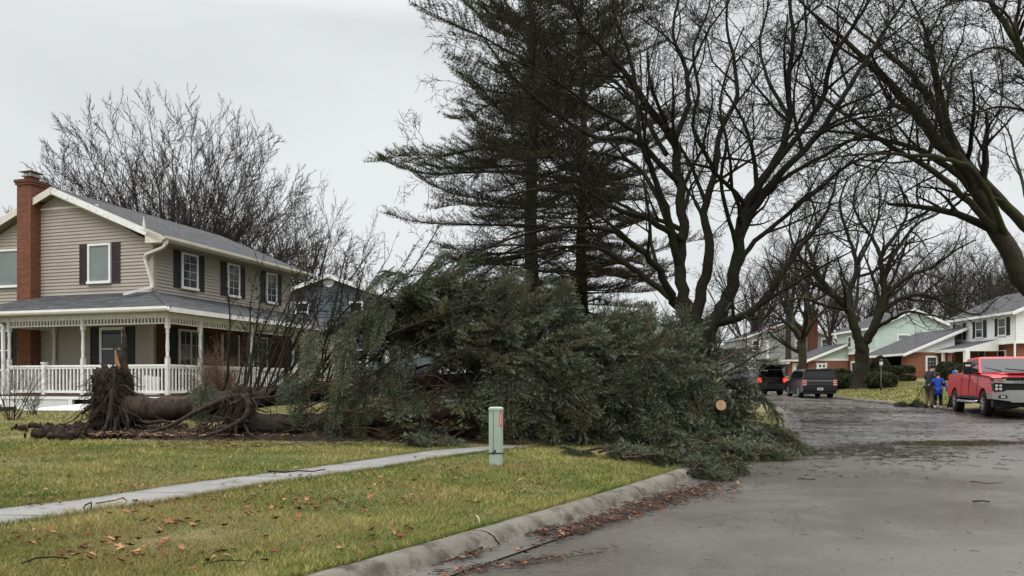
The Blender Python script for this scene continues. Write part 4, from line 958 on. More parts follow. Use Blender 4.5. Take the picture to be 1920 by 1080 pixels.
# ---------------------------------------------------------------- bare trees
def vadd(a, b, k=1.0): return (a[0] + b[0] * k, a[1] + b[1] * k, a[2] + b[2] * k)
def vnorm(a):
    l = math.sqrt(a[0] ** 2 + a[1] ** 2 + a[2] ** 2) + 1e-9; return (a[0] / l, a[1] / l, a[2] / l)
def grow(out, p, d, L, r, lvl, rn, cf):
    """one branch and all it carries; out[level] collects polylines"""
    n = 5 if lvl < cf['max'] else 3
    if lvl >= cf['max'] - 1: n = 4
    pts = [p]; rs = [r]; st = L / n; dirs = [d]; end = cf.get('taper', .3); wob = cf['wob'][min(lvl, len(cf['wob']) - 1)]; up = cf['up'][min(lvl, len(cf['up']) - 1)]
    for i in range(n):
        d = vnorm((d[0] + rn.gauss(0, wob), d[1] + rn.gauss(0, wob), d[2] + rn.gauss(0, wob) + up))
        p = vadd(p, d, st); pts.append(p); rs.append(r * (1 - (1 - end) * (i + 1) / n)); dirs.append(d)
    if lvl and 'clip' in cf and not cf['clip'](p):
        k_ = next((i for i, q_ in enumerate(pts) if not cf['clip'](q_)), len(pts))
        if k_ < 3 and lvl < cf['max']: return
        if k_ < 2: return
        last = pts[k_ - 1]; pts = pts[:k_] + [last] * (n + 1 - k_)
        pts = [tuple(pts[0][c] + (last[c] - pts[0][c]) * (i / n) * .999 + (0 if i >= k_ else 0) for c in range(3)) if i >= k_ else pts[i] for i in range(n + 1)]
        if k_ < n + 1: pts = [tuple(pts[0][c] + (last[c] - pts[0][c]) * i / n for c in range(3)) for i in range(n + 1)]; L = L * k_ / (n + 1)
    out.append((lvl, pts, rs))
    if lvl >= cf['max']: return
    spawn(out, pts, rs, dirs, L, lvl, rn, cf)
def spawn(out, pts, rs, dirs, L, lvl, rn, cf, t0=None):
    kids = cf['kids'][min(lvl, len(cf['kids']) - 1)]; k = max(1, int(kids * (.75 + .5 * rn.random()))); n = len(pts) - 1
    t0 = cf.get('t0', .2) if t0 is None else t0
    for j in range(k):
        t = t0 + (1 - t0) * (j + .3 + .6 * rn.random()) / k; t = min(t, .999); i = int(t * n); f = t * n - i
        a, b = pts[i], pts[i + 1]; q = (a[0] + (b[0] - a[0]) * f, a[1] + (b[1] - a[1]) * f, a[2] + (b[2] - a[2]) * f)
        r0 = rs[i] + (rs[i + 1] - rs[i]) * f; dd = dirs[min(i + 1, n)]
        ax = vnorm((rn.gauss(0, 1), rn.gauss(0, 1), rn.gauss(0, 1)))
        s = cf['ang'] * (.6 + .8 * rn.random()); ax2 = vnorm((dd[1] * ax[2] - dd[2] * ax[1], dd[2] * ax[0] - dd[0] * ax[2], dd[0] * ax[1] - dd[1] * ax[0]))
        nd = vnorm((dd[0] * math.cos(s) + ax2[0] * math.sin(s), dd[1] * math.cos(s) + ax2[1] * math.sin(s), dd[2] * math.cos(s) + ax2[2] * math.sin(s)))
        nl = L * cf['lr'] * (1.15 - .55 * t) * (.7 + .6 * rn.random()); nr = max(cf['rmin'], min(r0 * .75, r0 * (.45 + .2 * rn.random())))
        if nl < cf.get('lmin', .15): continue
        grow(out, q, nd, nl, nr, lvl + 1, rn, cf)
def finish_tree(root, out, split, mat, crown_name='crown', tmat=None):
    thick = [(p, r) for l, p, r in out if l <= split]; thin = [(p, r) for l, p, r in out if l > split]
    tubes_obj('trunk', thick, 9, tmat or mat, root)
    if thin:
        big = [(p, r) for p, r in thin if r[0] > .02]; sm = [(p, r) for p, r in thin if r[0] <= .02]
        V1, F1 = tubes_np(big, 6) if big else (np.zeros((0, 3)), np.zeros((0, 4), int))
        V2, F2 = tubes_np(sm, 3) if sm else (np.zeros((0, 3)), np.zeros((0, 4), int))
        np_obj(crown_name, np.concatenate([V1, V2]), np.concatenate([F1, F2 + len(V1)]), mat, root)
def resample(ctrl, n):
    """Catmull-Rom through (x,y,z,r) controls"""
    c = np.array(ctrl, float); P = np.vstack([2 * c[0] - c[1], c, 2 * c[-1] - c[-2]]); res = []
    for t in np.linspace(0, len(c) - 1.0001, n):
        i = int(t); f = t - i; a, b, d, e_ = P[i], P[i + 1], P[i + 2], P[i + 3]
        res.append(.5 * ((2 * b) + (-a + d) * f + (2 * a - 5 * b + 4 * d - e_) * f * f + (-a + 3 * b - 3 * d + e_) * f ** 3))
    return np.array(res)
def traced(limbs, base, Y0, out, rn, cf, lvl=0):
    """limbs: [(points [(px,py,dY,radius)], kids)]. Each gets its own depth: real 3-D limbs. Coordinates relative to base."""
    for pts, kids in limbs:
        ctrl = []
        for px, py, dY, r in pts:
            w = at(px, py, Y0 + dY) - base; ctrl.append((w.x, w.y, w.z, r * cf.get('rs', 1)))
        n = max(6, len(pts) * 4); c = resample(ctrl, n)
        P = [tuple(x[:3]) for x in c]; rs = [max(.004, x[3]) for x in c]
        for i in range(1, len(P) - 1):
            w = min(rs[i] * .22, .10 * math.dist(P[i], P[i+1]), .05); P[i] = (P[i][0] + rn.gauss(0, w), P[i][1] + rn.gauss(0, w), P[i][2] + rn.gauss(0, w))
        dirs = [vnorm(vadd(P[min(i + 1, n - 1)], P[max(i - 1, 0)], -1)) for i in range(n)]
        L = sum(math.dist(P[i], P[i + 1]) for i in range(n - 1))
        out.append((lvl, P, rs))
        c2 = dict(cf); c2['kids'] = [kids] + list(cf['kids'][1:])
        spawn(out, P, rs, dirs, min(L, cf.get('lcap', 4.5)), lvl, rn, c2, t0=cf.get('t0', .2))

# main street maple
Y0 = 19.0; mb_ = ground(1318, 800); base = Vector(((1322 - 960) / F * Y0, Y0, float(zleft(4.7, Y0))))
root = empty('bare_maple', base, 0, 'large multi-stemmed bare maple with dark bark rising behind the fallen spruces', 'tree')
rn = random.Random(11); out = []
cf = dict(max=4, kids=[9, 8, 7, 5], rs=.82, wob=[.12, .15, .17, .2, .22], up=[.05, .06, .05, .03, .02], ang=.78, lr=.52, rmin=.006, taper=.28, t0=.24, lcap=5.2, lmin=.12)
L = [
 ([(1322, 812, 0, .50), (1320, 760, 0, .40), (1312, 700, 0, .36), (1308, 640, 0, .34), (1300, 600, 0, .30)], 0),
 # left stem, up and left
 ([(1305, 620, -.1, .24), (1285, 570, -.1, .19), (1275, 500, 0, .17), (1283, 420, .1, .15), (1270, 330, .2, .14), (1262, 265, .2, .13), (1215, 200, 0, .11), (1165, 130, -.2, .09), (1120, 80, -.4, .07), (1080, 30, -.6, .05), (1060, -60, -.8, .03)], 13),
 ([(1300, 610, .2, .2), (1318, 540, .3, .17), (1330, 480, .3, .15), (1322, 400, .5, .12), (1340, 320, .6, .10), (1350, 250, .8, .085), (1382, 180, 1.0, .07), (1375, 110, 1.2, .055), (1362, 40, 1.4, .04), (1370, -60, 1.5, .02)], 10),
 ([(1275, 500, 0, .13), (1250, 400, -.4, .10), (1225, 330, -.6, .085), (1200, 260, -.9, .075), (1195, 190, -1, .06), (1180, 100, -1.2, .05), (1150, 20, -1.3, .035), (1140, -70, -1.4, .02)], 9),
 ([(1262, 265, .2, .10), (1290, 200, .5, .08), (1285, 130, .7, .065), (1262, 60, .8, .05), (1275, -20, .9, .035), (1268, -100, 1, .02)], 8),
 ([(1340, 320, .6, .07), (1300, 240, .3, .06), (1310, 170, .1, .05), (1300, 90, 0, .04), (1330, 10, 0, .03), (1325, -80, 0, .02)], 7),
 # right stems
 ([(1310, 640, 0, .26), (1350, 585, 0, .23), (1372, 540, 0, .19), (1385, 470, -.1, .17), (1392, 410, -.2, .155), (1420, 350, -.4, .13), (1462, 290, -.6, .11), (1480, 220, -.7, .09), (1478, 150, -.8, .08), (1488, 70, -.9, .06), (1480, 0, -1, .045), (1490, -80, -1, .03)], 12),
 ([(1392, 410, -.2, .12), (1450, 340, -.2, .105), (1510, 280, 0, .095), (1560, 215, .2, .085), (1600, 150, .4, .07), (1645, 80, .6, .055), (1690, 10, .7, .04), (1730, -50, .8, .025)], 12),
 ([(1420, 350, -.4, .09), (1500, 250, -.8, .08), (1540, 190, -1, .075), (1560, 110, -1.2, .065), (1600, 50, -1.4, .05), (1640, -20, -1.6, .035), (1660, -80, -1.7, .02)], 11),
 ([(1450, 345, -.2, .07), (1530, 300, .4, .06), (1600, 262, .9, .05), (1670, 240, 1.3, .04), (1740, 190, 1.7, .03), (1800, 150, 2, .02)], 10),
 ([(1372, 540, 0, .09), (1400, 470, .5, .08), (1455, 420, .9, .07), (1530, 360, 1.4, .06), (1590, 310, 1.9, .05), (1650, 285, 2.3, .035), (1730, 280, 2.7, .022)], 12),
 ([(1385, 470, -.1, .07), (1360, 390, -.7, .06), (1352, 330, -1, .05), (1362, 270, -1.3, .045), (1350, 200, -1.5, .035), (1365, 130, -1.7, .03), (1395, 50, -1.9, .02)], 9),
 ([(1480, 220, -.7, .06), (1440, 150, -.3, .05), (1425, 80, 0, .04), (1440, 10, .2, .03), (1430, -60, .3, .02)], 8),
 # low right limb with the mossy bark
 ([(1330, 630, .1, .16), (1345, 607, .0, .14), (1372, 600, -.3, .12), (1400, 590, -.6, .11), (1440, 555, -.9, .095), (1475, 500, -1.1, .08), (1520, 440, -1.3, .06), (1550, 395, -1.5, .045), (1570, 330, -1.6, .03)], 9),
 # low left limbs sweeping out before the pines
 ([(1300, 615, -.2, .15), (1262, 560, -.8, .12), (1230, 500, -1.3, .10), (1190, 460, -1.7, .085), (1130, 430, -2.1, .07), (1060, 425, -2.6, .05), (980, 440, -3, .035), (900, 470, -3.3, .02)], 13),
 ([(1285, 575, -.2, .12), (1240, 545, .2, .10), (1180, 500, .3, .085), (1120, 465, .4, .065), (1050, 465, .4, .05), (960, 480, .4, .032), (880, 500, .4, .02)], 12),
 ([(1280, 450, 0, .10), (1210, 410, -.8, .085), (1150, 390, -1.3, .07), (1100, 360, -1.8, .055), (1040, 350, -2.2, .045), (960, 365, -2.6, .03), (890, 395, -2.9, .018)], 13),
 ([(1270, 340, .1, .09), (1190, 265, -.5, .08), (1120, 258, -.9, .07), (1050, 220, -1.4, .055), (1000, 180, -1.8, .04), (950, 130, -2.1, .03), (900, 60, -2.3, .018)], 13),
 ([(1250, 290, .1, .08), (1180, 180, 1, .06), (1120, 130, 1.4, .05), (1050, 90, 1.8, .035), (980, 40, 2, .02)], 10),
 ([(1200, 250, -.9, .06), (1110, 200, -2, .05), (1040, 150, -2.5, .035), (960, 110, -2.9, .02)], 9),
 ([(1275, 480, .2, .09), (1210, 330, 1.2, .07), (1140, 290, 1.7, .055), (1070, 290, 2, .04), (990, 300, 2.2, .025)], 11),
]
traced(L, base, Y0, out, rn, cf)
def wood_on(out, lo=1): pass
finish_tree(root, out, 0, M['bark_dk'])
kn = MB()
for px, py, r in ():
    w = at(px, py, Y0 - .22) - base; kn.lathe([(r * .9, 0), (r, -.03), (r * .75, -.06), (r * .3, -.065)], M['splinter'], 12, tuple(w), 'y')


# leaning double-trunk tree at the right edge
Y0 = 21.0; base = Vector(((2230 - 960) / F * 22, 22, .1)); base.z = float(gz(base.x, base.y))
root = empty('leaning_tree', base, 0, 'mossy grey double trunk leaning over the street from the right edge', 'tree')
rn = random.Random(5); out = []
def base_px(dx=0): return (2240 + dx, 770, 1.0)
L = [
 ([(2230, 790, 1, .55), (2150, 730, .8, .48), (2050, 640, .5, .42), (1940, 545, 0, .36), (1885, 460, 0, .33), (1850, 390, 0, .30), (1800, 310, -.1, .24), (1740, 240, -.3, .20), (1700, 190, -.5, .16), (1650, 140, -.7, .12), (1590, 80, -1, .08), (1530, 30, -1.4, .05), (1480, -20, -1.7, .03)], 9),
 ([(2150, 730, .9, .34), (2060, 590, 1.1, .27), (1960, 470, 1.2, .23), (1900, 400, 1.1, .20), (1850, 350, .9, .18), (1790, 270, .6, .17), (1745, 190, .6, .14), (1700, 130, .7, .10), (1650, 90, .9, .07), (1600, 50, 1, .05), (1550, 10, 1.1, .03)], 10),
 ([(1860, 400, 0, .15), (1800, 330, .6, .13), (1740, 290, .8, .11), (1690, 270, 1.2, .09), (1620, 255, 1.7, .07), (1540, 245, 2, .05), (1440, 262, 2.3, .03)], 12),
 ([(1880, 450, 0, .13), (1810, 370, -.6, .12), (1740, 315, -1, .10), (1680, 280, -1.4, .08), (1620, 240, -1.8, .06), (1550, 190, -2, .04), (1490, 150, -2.3, .025)], 12),
 ([(1800, 310, -.1, .10), (1770, 200, -.6, .09), (1755, 130, -.9, .07), (1735, 60, -1.2, .05), (1700, -20, -1.5, .03)], 10),
 ([(1900, 480, .2, .12), (1840, 340, -1, .10), (1780, 300, -1.5, .08), (1700, 290, -2.1, .06), (1600, 290, -2.8, .03), (1500, 310, -3.4, .008)], 11),
 ([(1850, 340, .9, .07), (1835, 290, 1.2, .05), (1870, 220, 1.5, .04), (1880, 140, 1.7, .03), (1860, 50, 1.8, .02)], 8),
 ([(1950, 470, 1, .09), (1925, 370, 2, .07), (1905, 300, 2.4, .05), (1880, 230, 2.8, .03), (1800, 180, 3, .02)], 9),
]
cf2 = dict(cf); cf2['kids'] = [9, 7, 7, 5]; cf2['t0'] = .3; cf2['rmin'] = .0065; cf2['rs'] = .72
traced(L, base, Y0, out, rn, cf2)
finish_tree(root, out, 0, M['bark_dk'], tmat=M['bark_moss'])

# crown of a second street tree reaching in at the top right corner
Y0 = 17.0; base = Vector((14.6, 17.0, 0)); base.z = float(gz(14.6 + 3, 17))
root = empty('overhanging_tree', base, 0, 'mossy bare tree at the right frame edge with branches hanging across the top corner', 'tree')
rn = random.Random(8); out = []
L = [
 ([(2220, 800, 0, .36), (2200, 600, 0, .30), (2150, 400, 0, .26), (2060, 250, 0, .22), (1975, 180, 0, .16), (1925, 110, 0, .12), (1890, 50, 0, .09), (1855, 0, 0, .07), (1820, -80, 0, .04)], 9),
 ([(1975, 180, 0, .10), (1915, 110, .3, .09), (1905, 50, .5, .07), (1912, 0, .6, .05), (1900, -80, .7, .03)], 9),
 ([(1960, 170, 0, .06), (1900, 100, -.5, .05), (1860, 90, -.8, .035), (1810, 110, -1.2, .025), (1760, 150, -1.5, .015)], 11),
 ([(2000, 200, 0, .07), (1940, 210, .5, .05), (1880, 200, .9, .04), (1820, 215, 1.3, .03), (1770, 240, 1.6, .02)], 11),
 ([(1930, 120, 0, .05), (1880, 20, -.6, .04), (1800, 0, -1, .03), (1720, 40, -1.4, .02)], 9),
]
traced(L, base, Y0, out, rn, cf2); finish_tree(root, out, 0, M['bark_dk'], tmat=M['bark_moss'])

# wide dark maple across the street
Y0 = 52.0; base = Vector(((1612 - 960) / F * Y0, Y0, 0)); base.z = EYE - 5 / F * Y0 - .1
root = empty('dark_maple', base, 0, 'dark forked bare maple with flared trunk on the bank across the street', 'tree')
rn = random.Random(21); out = []
L = [
 ([(1613, 732, 0, 1.0), (1613, 718, 0, .72), (1615, 690, 0, .55), (1616, 660, 0, .5), (1614, 635, 0, .46)], 0),
 ([(1614, 650, 0, .36), (1600, 610, 0, .33), (1590, 580, 0, .28), (1560, 550, 0, .24), (1535, 520, 0, .2), (1520, 480, 0, .14), (1510, 440, 0, .09)], 11),
 ([(1616, 650, 0, .36), (1635, 620, -.5, .34), (1648, 590, -.8, .3), (1660, 560, -1, .25), (1655, 520, -1, .22), (1652, 480, -1.2, .18), (1680, 440, -1.5, .13), (1700, 400, -1.8, .09), (1690, 350, -2, .06)], 12),
 ([(1600, 610, 0, .26), (1592, 560, 1, .22), (1606, 510, 1.5, .19), (1600, 470, 1.8, .15), (1585, 430, 2, .12), (1575, 380, 2.3, .09), (1590, 330, 2.5, .06)], 12),
 ([(1652, 480, -1.2, .16), (1635, 445, -1, .12), (1610, 410, -1, .1), (1600, 370, -1, .07), (1620, 320, -1, .05)], 10),
 ([(1648, 590, -.8, .2), (1690, 560, -1.5, .16), (1730, 553, -2, .12), (1780, 570, -3, .09), (1830, 590, -4, .06), (1870, 560, -4.5, .04)], 12),
 ([(1660, 560, -1, .18), (1700, 520, -2, .14), (1750, 500, -3, .10), (1790, 470, -4, .07), (1830, 450, -4.5, .05)], 12),
 ([(1640, 615, -.5, .16), (1670, 600, -2, .13), (1700, 585, -3, .10), (1740, 590, -4, .07), (1790, 600, -5, .04)], 10),
 ([(1590, 580, 0, .16), (1550, 575, -1, .13), (1510, 560, -2, .10), (1470, 565, -3, .07), (1440, 580, -3.6, .05)], 10),
 ([(1560, 550, 0, .15), (1520, 530, 1, .12), (1480, 505, 2, .09), (1450, 480, 2.5, .06)], 10),
 ([(1655, 520, -1, .16), (1680, 470, .5, .13), (1720, 420, 1.5, .10), (1760, 400, 2.3, .07), (1790, 370, 3, .05)], 11),
 ([(1535, 520, 0, .12), (1500, 480, -1, .1), (1480, 430, -1.5, .07), (1490, 380, -2, .05)], 10),
 ([(1606, 500, 1.5, .13), (1640, 430, 2.5, .1), (1650, 370, 3, .07), (1640, 310, 3.4, .05)], 10),
]
cf3 = dict(max=4, kids=[10, 7, 5, 4], wob=[.12, .16, .2, .22], up=[.05, .06, .05, .03], ang=.8, lr=.46, rmin=.013, rs=.9, taper=.3, t0=.2, lcap=9, lmin=.3)
traced(L, base, Y0, out, rn, cf3); finish_tree(root, out, 0, M['bark_dk'])

# slim tree left of it
Y0 = 62.0; base = Vector(((1503 - 960) / F * Y0, Y0, 1.0)); base.z = EYE + 8 / F * Y0
root = empty('slim_street_tree', base, 0, 'slim mossy-trunked bare tree standing before the grey house and brick garage', 'tree')
rn = random.Random(31); out = []
L = [
 ([(1503, 712, 0, .46), (1503, 690, 0, .38), (1504, 650, 0, .34), (1508, 625, 0, .3), (1512, 590, 0, .24), (1514, 540, 0, .18), (1510, 500, 0, .12), (1512, 450, 0, .07)], 11),
 ([(1504, 640, 0, .2), (1485, 615, -1, .16), (1465, 600, -2, .12), (1440, 592, -3, .08), (1420, 600, -3.5, .05)], 9),
 ([(1505, 635, 0, .2), (1488, 600, 1, .17), (1475, 565, 1.5, .12), (1460, 530, 2, .08), (1450, 500, 2, .05)], 10),
 ([(1508, 630, 0, .2), (1525, 605, -1, .15), (1545, 580, -1.5, .11), (1570, 560, -2, .07)], 9),
 ([(1512, 600, 0, .2), (1530, 560, .5, .14), (1545, 520, 1, .1), (1555, 480, 1, .06)], 9),
]
traced(L, base, Y0, out, rn, cf3); finish_tree(root, out, 0, M['bark_dk'], tmat=M['bark_moss'])

# generic bare tree
def bare_tree(name, seed, height, r0, cfg, label, mat, vase=True, stems=6, loc=(0, 0, 0), group=None, fork=.22, tilt=.55, dome=None):
    rn = random.Random(seed); out = []; hf = height * fork
    root = empty(name, loc, 0, label, 'tree', group)
    P = [(0, 0, -.3), (.02, 0, hf * .4), (-.03, .03, hf)]; rs = [r0 * 1.5, r0, r0 * .85]; out.append((0, P, rs))
    for i in range(stems):
        a = 2 * math.pi * (i + rn.random() * .6) / stems; ti = tilt * (.35 + .75 * rn.random()) if i else .05
        if vase: a = 2.4 * i; ti = tilt * math.sqrt((i + .3) / stems)
        d = vnorm((math.cos(a) * math.sin(ti), math.sin(a) * math.sin(ti), math.cos(ti)))
        Ls = (height - hf) * (.62 + .2 * rn.random())
        if dome:
            cz, rh, rv = dome; h0 = hf * .9; A_ = (d[0] ** 2 + d[1] ** 2) / rh ** 2 + d[2] ** 2 / rv ** 2; B_ = 2 * d[2] * (h0 - cz) / rv ** 2; C_ = (h0 - cz) ** 2 / rv ** 2 - 1
            Ls = (-B_ + math.sqrt(max(0, B_ * B_ - 4 * A_ * C_))) / (2 * A_) * rn.uniform(.80, .90)
        grow(out, (0, 0, hf * (.8 + .2 * rn.random())), d, Ls, r0 * .5, 0, rn, cfg)
    finish_tree(root, out, 0, mat); return root
cfv = dict(max=4, kids=[8, 5, 5, 3], wob=[.06, .09, .12, .16, .18], up=[.03, .05, .05, .04, .03], ang=.5, lr=.5, rmin=.010, taper=.22, t0=.15, lmin=.3)
g1 = (-19.5, 50, .8)
g1 = (-21.6, 50, .8)
def in_dome(p): n_ = .05 * mn.noise(Vector(p) * .6); return (p[0] ** 2 + p[1] ** 2) / 9.6 ** 2 + (p[2] - 10.2) ** 2 / 9.3 ** 2 < (1 + n_) ** 2
bare_tree('vase_shaped_tree', 3, 20.5, .17, dict(max=3, kids=[22, 9, 6], ang=.5, lr=.36, lmin=.2, wob=[.05, .10, .14, .2], up=[.0, .04, .04, .03], rmin=.017, taper=.2, t0=.2, clip=in_dome), 'broad fan-shaped bare tree rising behind the taupe house roof', M['bark_far2'], stems=90, loc=g1, fork=.12, tilt=1.35, dome=(10.2, 9.5, 9.3))
bare_tree('pale_bare_tree', 7, 17.0, .3, dict(cfv, rmin=.013, kids=[9, 7, 5, 4]), 'lighter wispy bare tree just right of the taupe house roof end', M['bark_far'], stems=11, loc=(-17.5, 62, .9), fork=.15, tilt=.75)
bare_tree('pale_bare_tree', 9, 16, .3, dict(cfv, rmin=.013, kids=[6, 4, 4, 3]), 'wispy bare tree showing left of the brick chimney at the frame edge', M['bark_far'], stems=7, loc=(-40, 58, .9), fork=.15, tilt=.8)

# background trees: three shapes, copied
cfb = dict(max=3, kids=[11, 9, 8], wob=[.09, .13, .16, .2], up=[.05, .05, .04, .03], ang=.62, lr=.46, rmin=.017, taper=.25, t0=.12, lmin=.4)
protos = [bare_tree('bare_tree', 40 + i, 17 + i, .32, cfb, None, M[['bark_far2', 'bark_far', 'bark_far2'][i]], stems=5 + i, fork=[.3, .2, .35][i], tilt=[.5, .7, .4][i]) for i in range(3)]
spots = [(1400, 105, 1, 'thin bare tree far off at the left end of the grey house'), (1445, 112, 0, 'bare tree behind the grey house, left of its chimney'), (1478, 92, 2, 'upright bare tree before the grey house gable'),
 (1555, 96, 0, 'thick bare trunk rising behind the mint house roof wing'), (1585, 118, 1, 'bare tree behind the mint house, seen through the dark maple'), (1625, 110, 2, 'bare tree behind the left slope of the mint gable'),
 (1690, 104, 0, 'bare tree over the peak of the mint gable'), (1740, 100, 1, 'bare tree above the right slope of the mint gable'), (1790, 98, 2, 'bare tree behind the left end of the white house roof'), (1812, 108, 0, 'bare tree second from the left behind the white house roof'),
 (1838, 92, 1, 'bare tree over the middle of the white house roof'), (1862, 100, 2, 'bare tree right of the middle of the white house roof'), (1893, 94, 0, 'bare tree near the right end of the white house roof'), (1925, 96, 1, 'bare tree cut by the right frame edge above the white house'),
 (1345, 98, 2, 'bare tree behind the fork of the large maple'), (1250, 84, 1, 'bare tree seen low behind the second pine'), (1150, 90, 0, 'bare tree low behind the gap between both pines'), (830, 80, 1, 'bare tree low behind the top of the fallen spruces'), (745, 88, 0, 'small bare tree behind the slate-blue house roof'), (1300, 120, 1, 'distant bare tree left of the large maple fork')]
used = set(); rn = random.Random(2)
for px, Y, k, lb in spots:
    o = protos[k] if k not in used else copy_tree(protos[k]); used.add(k)
    X = (px - 960) / F * Y; o.location = (X, Y, float(gz(X, Y)) - .2); o.rotation_euler = (0, 0, rn.random() * 6.28); s = .85 + .3 * rn.random()
    if px < 1380: s *= .62
    o.scale = (s, s, s); o['label'] = lb; o['group'] = 'bare trees behind the houses'

# ---------------------------------------------------------------- standing pines
M['pine_n'] = mleaf('pine_needles', [(.018, .025, .014), (.048, .060, .030), (.085, .094, .048), (.13, .115, .062)], .7)
M['dead_n'] = mleaf('dead_needles', [(.018, .010, .007), (.040, .024, .016), (.065, .042, .030)], .85)
def tufts(P, D, rn, per, ln, wd, spread):
    """needle tufts at points P (n,3) along D"""
    n = len(P); P = np.repeat(P, per, 0); D = np.repeat(D, per, 0); m = len(P)
    G = rn.standard_normal((m, 3)); G /= np.linalg.norm(G, axis=1, keepdims=True)
    d = D * 1.0 + G * spread; d /= np.linalg.norm(d, axis=1, keepdims=True)
    s = np.cross(d, rn.standard_normal((m, 3))); s /= np.linalg.norm(s, axis=1, keepdims=True) + 1e-9
    L_ = ln * (.6 + .7 * rn.random((m, 1)))
    V = np.stack([P - s * wd / 2, P + s * wd / 2, P + d * L_], 1).reshape(-1, 3)
    r = np.repeat(rn.random(n), per) * .6 + .4 * rn.random(m)
    return V, r
def pine(base, height, r0, seed, label, lim, zlo=2.5, dens=1.0, lean=0.0):
    rn = random.Random(seed); nr = np.random.default_rng(seed)
    root = empty('standing_pine', base, 0, label, 'tree')
    n = 14; P = [(lean * (i / n) ** 2 + .06 * math.sin(i), .05 * math.cos(i * 1.7), -.3 + (height + .3) * i / n) for i in range(n + 1)]
    tubes_obj('trunk', [(P, [r0 * (1 - .93 * i / n) + .01 for i in range(n + 1)])], 10, M['bark_spruce'], root)
    limbs = []; tp = []; td = []; dp = []; dd = []
    z = zlo
    while z < height - .3:
        f = (z - zlo) / (height - zlo); k = 5 if f < .8 else 4
        for j in range(k):
            a = rn.random() * 6.283; Lm = lim(f, a) * (.45 + .75 * rn.random())
            q = (lean * (z / height) ** 2, 0, z + rn.uniform(-.2, .2)); el = -.12 + .6 * f + rn.uniform(-.22, .3)
            d = vnorm((math.cos(a) * math.cos(el), math.sin(a) * math.cos(el), math.sin(el)))
            cv = rn.uniform(-.04, .16); m = 7; pts = [q]; dr = [d]; st = Lm / m
            for i in range(m):
                d = vnorm((d[0] + rn.gauss(0, .09), d[1] + rn.gauss(0, .09), d[2] + rn.gauss(0, .08) + (cv if i > 3 else -.03)))
                q = vadd(q, d, st); pts.append(q); dr.append(d)
            limbs.append((pts, [max(.007, (.012 + .008 * Lm) * (1 - i / (m + .5))) for i in range(m + 1)]))
            # side twigs
            ns = int(Lm * 10)
            for s in range(ns):
                t = .18 + .82 * (s + rn.random()) / ns; i = min(m - 1, int(t * m)); fr = t * m - i; b = vadd(pts[i], (pts[i + 1][0] - pts[i][0], pts[i + 1][1] - pts[i][1], pts[i + 1][2] - pts[i][2]), fr)
                di = dr[i]; sd_ = 1 if s % 2 else -1; sdv = vnorm((-di[1] * sd_, di[0] * sd_, rn.gauss(.1, .25)))
                td_ = vnorm((di[0] * .7 + sdv[0] * .75, di[1] * .7 + sdv[1] * .75, di[2] + .25 * rn.random()))
                tl = (.3 + .75 * (1 - t)) * min(1.7, Lm * .45) * (.6 + .6 * rn.random()); c = vadd(vadd(b, td_, tl), (0, 0, .08)); mid = vadd(b, td_, tl * .5)
                limbs.append(([b, mid, c], [.009, .007, .004]))
                dead = (t < .26) or (f < .30 and rn.random() < .85) or rn.random() < .12
                w = max(2, int(tl / .11 * dens))
                for u in range(w):
                    g = (u + .6) / w
                    if dead and rn.random() < (.5 if f > .25 else .1): continue
                    if not dead and rn.random() < .08: continue
                    (dp if dead else tp).append(vadd(b, (c[0] - b[0], c[1] - b[1], c[2] - b[2]), g)); (dd if dead else td).append(vnorm((td_[0], td_[1], td_[2] + .35)))
            for u in range(4): tp.append(vadd(pts[-1], dr[-1], -.09 * u)); td.append(vnorm((dr[-1][0], dr[-1][1], dr[-1][2] + .5)))
        z += .22 + .5 * rn.random()
    tubes_obj('branches', limbs, 4, M['bark_dk'], root) if False else None
    V, Fq = tubes_np([l for l in limbs if len(l[0]) == 8], 5); V2, F2 = tubes_np([l for l in limbs if len(l[0]) == 3], 3)
    np_obj('branches', np.concatenate([V, V2]), np.concatenate([Fq, F2 + len(V)]), M['bark_dk'], root)
    V, r = tufts(np.array(tp), np.array(td), nr, 13, .18, .014, .85); np_obj('crown', V, np.arange(len(V)).reshape(-1, 3), M['pine_n'], root, rnd=r)
    if dp: V, r = tufts(np.array(dp), np.array(dd), nr, 7, .15, .012, 1.2); np_obj('dead_foliage', V, np.arange(len(V)).reshape(-1, 3), M['dead_n'], root, rnd=r)
    return root
pY = 27.0
pine(Vector(((998 - 960) / F * pY, pY, .4)), 19.5, .30, 4, 'tall ragged pine with long limbs reaching left into the open sky', lambda f, a: (4.1 if f < .45 else 4.1 * max(.12, 1 - (f - .45) * 2.2)) * (1 + .12 * (math.cos(a) < -.3)) + .3, zlo=3.0)
pY = 29.5
pine(Vector(((1092 - 960) / F * pY, pY, .4)), 18, .27, 14, 'second pine, standing closer to the maple behind the fallen spruces', lambda f, a: (4.0 if f < .5 else 4.0 * max(.12, 1 - (f - .5) * 1.7)) + .3, zlo=1.0)
